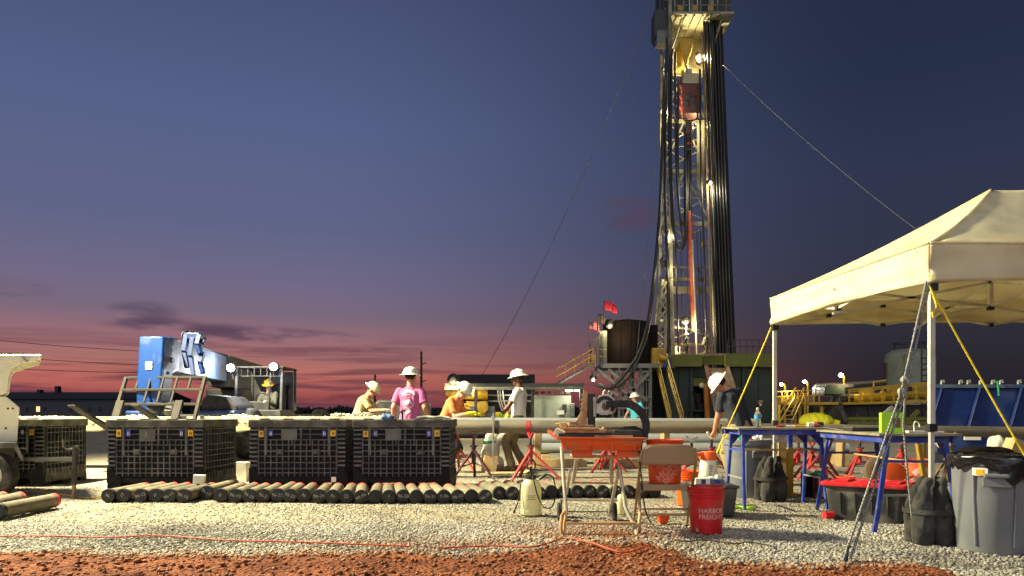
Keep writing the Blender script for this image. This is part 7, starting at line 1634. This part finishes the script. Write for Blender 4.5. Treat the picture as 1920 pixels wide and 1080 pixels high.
for k in range(6): t_ = k / 6; p = P(1490, 748, 42.8).lerp(P(1462, 794, 41.5), t_); MB().box(p + V(.25, 0, 0), (.7, .25, .05)).build('stair_tread', m_rigyel, PF, world=True)
for px in (1460, 1500, 1540): pf('deck_post', V(P(px, 0, 43.5).x, 43.5, 0), V(P(px, 0, 43.5).x, 43.5, 1.5), .15)
MB().bb(P(1468, 760, 44), P(1490, 742, 45)).build('pump_unit', m_rigyel, PF, bev=.08, world=True); MB().bb(P(1497, 758, 44), P(1516, 742, 45)).build('pump_unit', m_rust, PF, bev=.08, world=True)
k_ = MB(); k_.ball((0, 0, .3), (.75, .5, .38), 16); k_.cap((.5, 0, .2), (.95, .0, .25), .2, .14); o = obj('yellow_tarp', remesh(k_, .04, 2, .05, 3), mat('tarp_yellow', (214, 206, 30), .7, var=.15)); o.location = (P(1530, 0, 32).x, 32, .35); tag(o, 'bright yellow rounded tarp covered machine left of mud tank', 'tarp')
o = thing('timber_pallet', 'low dark pallet stack beneath the bright yellow tarp', 'pallet', (P(1532, 0, 32).x, 32, 0))
for k in range(4): MB().box((0, -.5 + k * .33, .36), (2, .2, .05)).build('plank', m_wood, o)
for x in (-.9, 0, .9): MB().box((x, 0, .165), (.12, 1.2, .33)).build('block', m_wood, o)
VT = thing('storage_tank', 'tall pale vertical tank behind the tent rope at right', 'tank', (P(1706, 0, 56).x, 56, 0))
MB().lathe([(0, 0), (1.75, 0), (1.75, 5.1), (1.6, 5.5), (1.2, 5.75), (0, 5.9)], 40).build('tank_shell', mat('tank_grey', (112, 118, 108), .6, var=.15, dirt=(80, 78, 66), amt=.3, dscale=.6), VT, sm=35)
MB().bar((-1.1, -1.5, 0), (-1.1, -1.5, 5.3), .22).build('fill_pipe', m_mast, VT); MB().bar((-1.85, 0, 1.0), (-1.85, 0, 4.8), .14).build('sight_pipe', m_topdrive, VT)
for k in range(12): MB().bar((-.1, -1.8, .4 + k * .42), (.35, -1.78, .4 + k * .42), .05).build('ladder_rung', m_dsteel, VT)
for x in (-.1, .35): MB().bar((x, -1.8, 0), (x, -1.8, 5.8), .06).build('ladder_rail', m_dsteel, VT)
for a in np.linspace(0, 2 * math.pi, 9)[:-1]: MB().bar((1.1 * math.cos(a), 1.1 * math.sin(a), 5.7), (1.1 * math.cos(a), 1.1 * math.sin(a), 6.25), .05).build('rail_post', m_dsteel, VT)
MB().path([V(1.1 * math.cos(a), 1.1 * math.sin(a), 6.25) for a in np.linspace(0, 2 * math.pi, 25)], .035).build('top_rail', m_dsteel, VT, sm=60)
def lamp_post(label, px, py, Y, m_, c, w, r):
    l_ = thing('lamp_post', label, 'lamp post', (P(px, 0, Y).x + .25, Y, 0), 0, 'lit lamp posts'); z = P(px, py, Y).z
    MB().tube((0, 0, 0), (0, 0, z - .1), .06).build('post', m_rigyel, l_, sm=40); MB().path([V(0, 0, z - .1), V(-.05, 0, z), V(-.18, 0, z + .03)], .05).build('arm', m_rigyel, l_, sm=60)
    h_ = MB().lathe([(.05, .12), (r * 1.1, .05), (r * 1.2, 0), (r, 0)], 14, (-.25, -.05, z)).build('lamp_head', m_dsteel, l_, sm=40); MB().ball((-.25, -.12, z - .02), r, 12).build('lamp_glass', m_, h_)
    lamp('lamp_light', l_.location + V(-.25, -1.3, z - .5), w * .6, c, .15, l_)
lamp_post('warm white lamp post above the pump platform, leftmost of three', 1464, 720, 44, m_lwarm, (1, .85, .5), 140, .10)
lamp_post('white lamp on a short bent post, middle of the three', 1507, 715, 48, m_lwhite, (1, .95, .85), 120, .10)
lamp_post('bright yellow lamp post behind the mud tank', 1575, 703, 46, m_lwarm, (1, .82, .4), 200, .13)

# ============================================================ FAR THINGS
BD = thing('long_building', 'long low dark building with one lit window on the left horizon', 'building', (P(110, 0, 120).x, 120, 0))
bx0, bx1 = P(-160, 0, 120).x, P(287, 0, 120).x; zr = P(0, 740, 120).z; ze_ = P(0, 748, 120).z
MB().bb((bx0, 120, 0), (bx1, 134, ze_)).build('wall', m_farwall, BD, world=True)
MB().prism([V(bx0 - .4, 119.5, ze_), V(bx0 - .4, 127, zr + .6), V(bx0 - .4, 134.5, ze_)], (0, 0, 0), (bx1 - bx0 + .8, 0, 0)).build('roof', m_farroof, BD, world=True)
for px in (79, 112): MB().bb((P(px - 3, 0, 127).x, 126, zr), (P(px + 3, 0, 127).x, 127, zr + (1.6 if px == 112 else 1.0))).build('chimney', m_farroof, BD, world=True)
w_ = MB().bb(P(68, 772, 119.96), P(75, 762, 120.02)).build('window', m_lwin, BD, world=True); MB().bb(P(71.2, 772, 119.9), P(71.8, 762, 119.96)).build('mullion', m_farroof, w_, world=True)
for px in (48, 81, 130, 165, 185, 215, 240): w2 = MB().bb(P(px, 772, 119.97), P(px + 6, 763, 120.02)).build('window', m_farroof, BD, world=True)
BD2 = thing('low_shed', 'low dark flat shed at the right end of the long building', 'building', (P(330, 0, 150).x, 150, 0)); MB().bb((P(286, 0, 150).x, 150, 0), (P(430, 0, 150).x, 158, P(0, 762, 150).z)).build('wall', m_farroof, BD2, world=True); MB().prism([V(P(284, 0, 150).x, 149.5, P(0, 762, 150).z), V(P(284, 0, 150).x, 158.5, P(0, 762, 150).z), V(P(284, 0, 150).x, 158.5, P(0, 758, 150).z)], (0, 0, 0), (P(432, 0, 150).x - P(284, 0, 150).x, 0, 0)).build('roof', m_farroof, BD2, world=True)
n = 6000; u_ = rng.uniform(-.75, .75, n); Yt = rng.uniform(290, 340, n); hmax = np.array([3.2 + 1.8 * noise.noise(Vector((a * 14, 0, 3))) + 1.1 * noise.noise(Vector((a * 55, 0, 5))) for a in u_])
zt_ = np.clip(hmax, .8, 9) * rng.uniform(0, 1, n) ** .7
o = obj('tree_line', stones('tree_line', np.stack([u_ * Yt, Yt, zt_], -1), rng.uniform(.4, 1.1, n), np.tile(np.array([(.018, .024, .016)]), (n, 1)) * rng.uniform(.6, 1.4, (n, 1)), (OV, OF), '', 1), mat('tree_mass', (20, 26, 20), .9, attr='tint', var=.1)); tag(o, 'distant dark line of trees on the horizon', 'trees', kind='stuff')
def pole(label, px, py, Y, arms):
    p_ = thing('utility_pole', label, 'utility pole', (P(px, 0, Y).x, Y, 0), 0, 'utility poles'); z = P(px, py, Y).z
    MB().tube((0, 0, 0), (0, 0, z), .15, .11).build('pole_shaft', m_pole, p_, sm=40)
    for py2, w in arms: zz = P(px, py2, Y).z; MB().bar((0, -.12, zz - .15), (w, -.12, zz + .05), .1).build('cross_arm', m_pole, p_)
pole('tall dark utility pole rising right of the pink shirted worker', 790, 659, 80, ((681, .55), (714, .5)))
pole('shorter bare pole between the tan and pink shirted workers', 703, 702, 95, ((706, .2),))
def wire(label, p, q_, sag, r, m_=None):
    o_ = MB().path(catenary(p, q_, sag, 20), r, 5).build('wire', m_ or m_cable, None, sm=60); tag(o_, label, 'wire')
wire('topmost power line crossing the sky at left', P(-400, 588, 110), P(420, 664, 140), 1.2, .05)
wire('middle power line crossing the sky at left', P(-400, 628, 110), P(420, 688, 140), 1.0, .05)
wire('lowest power line crossing the sky at left', P(-400, 664, 110), P(420, 700, 140), .8, .05)
wire('long thin guy wire slanting from the mast to the left', P(1243, -40, 57), P(868, 762, 66), 2.2, .025, m_steel)
wire('guy wire slanting from the mast towards the tent roof', P(1352, 118, 56), P(1900, 560, 40), .7, .016, mat('pale_wire', (176, 172, 156), .7, var=0))
wire('faint guy wire falling right of the racked pipe', P(1250, 60, 55), P(1190, 700, 45), .6, .015, m_steel)
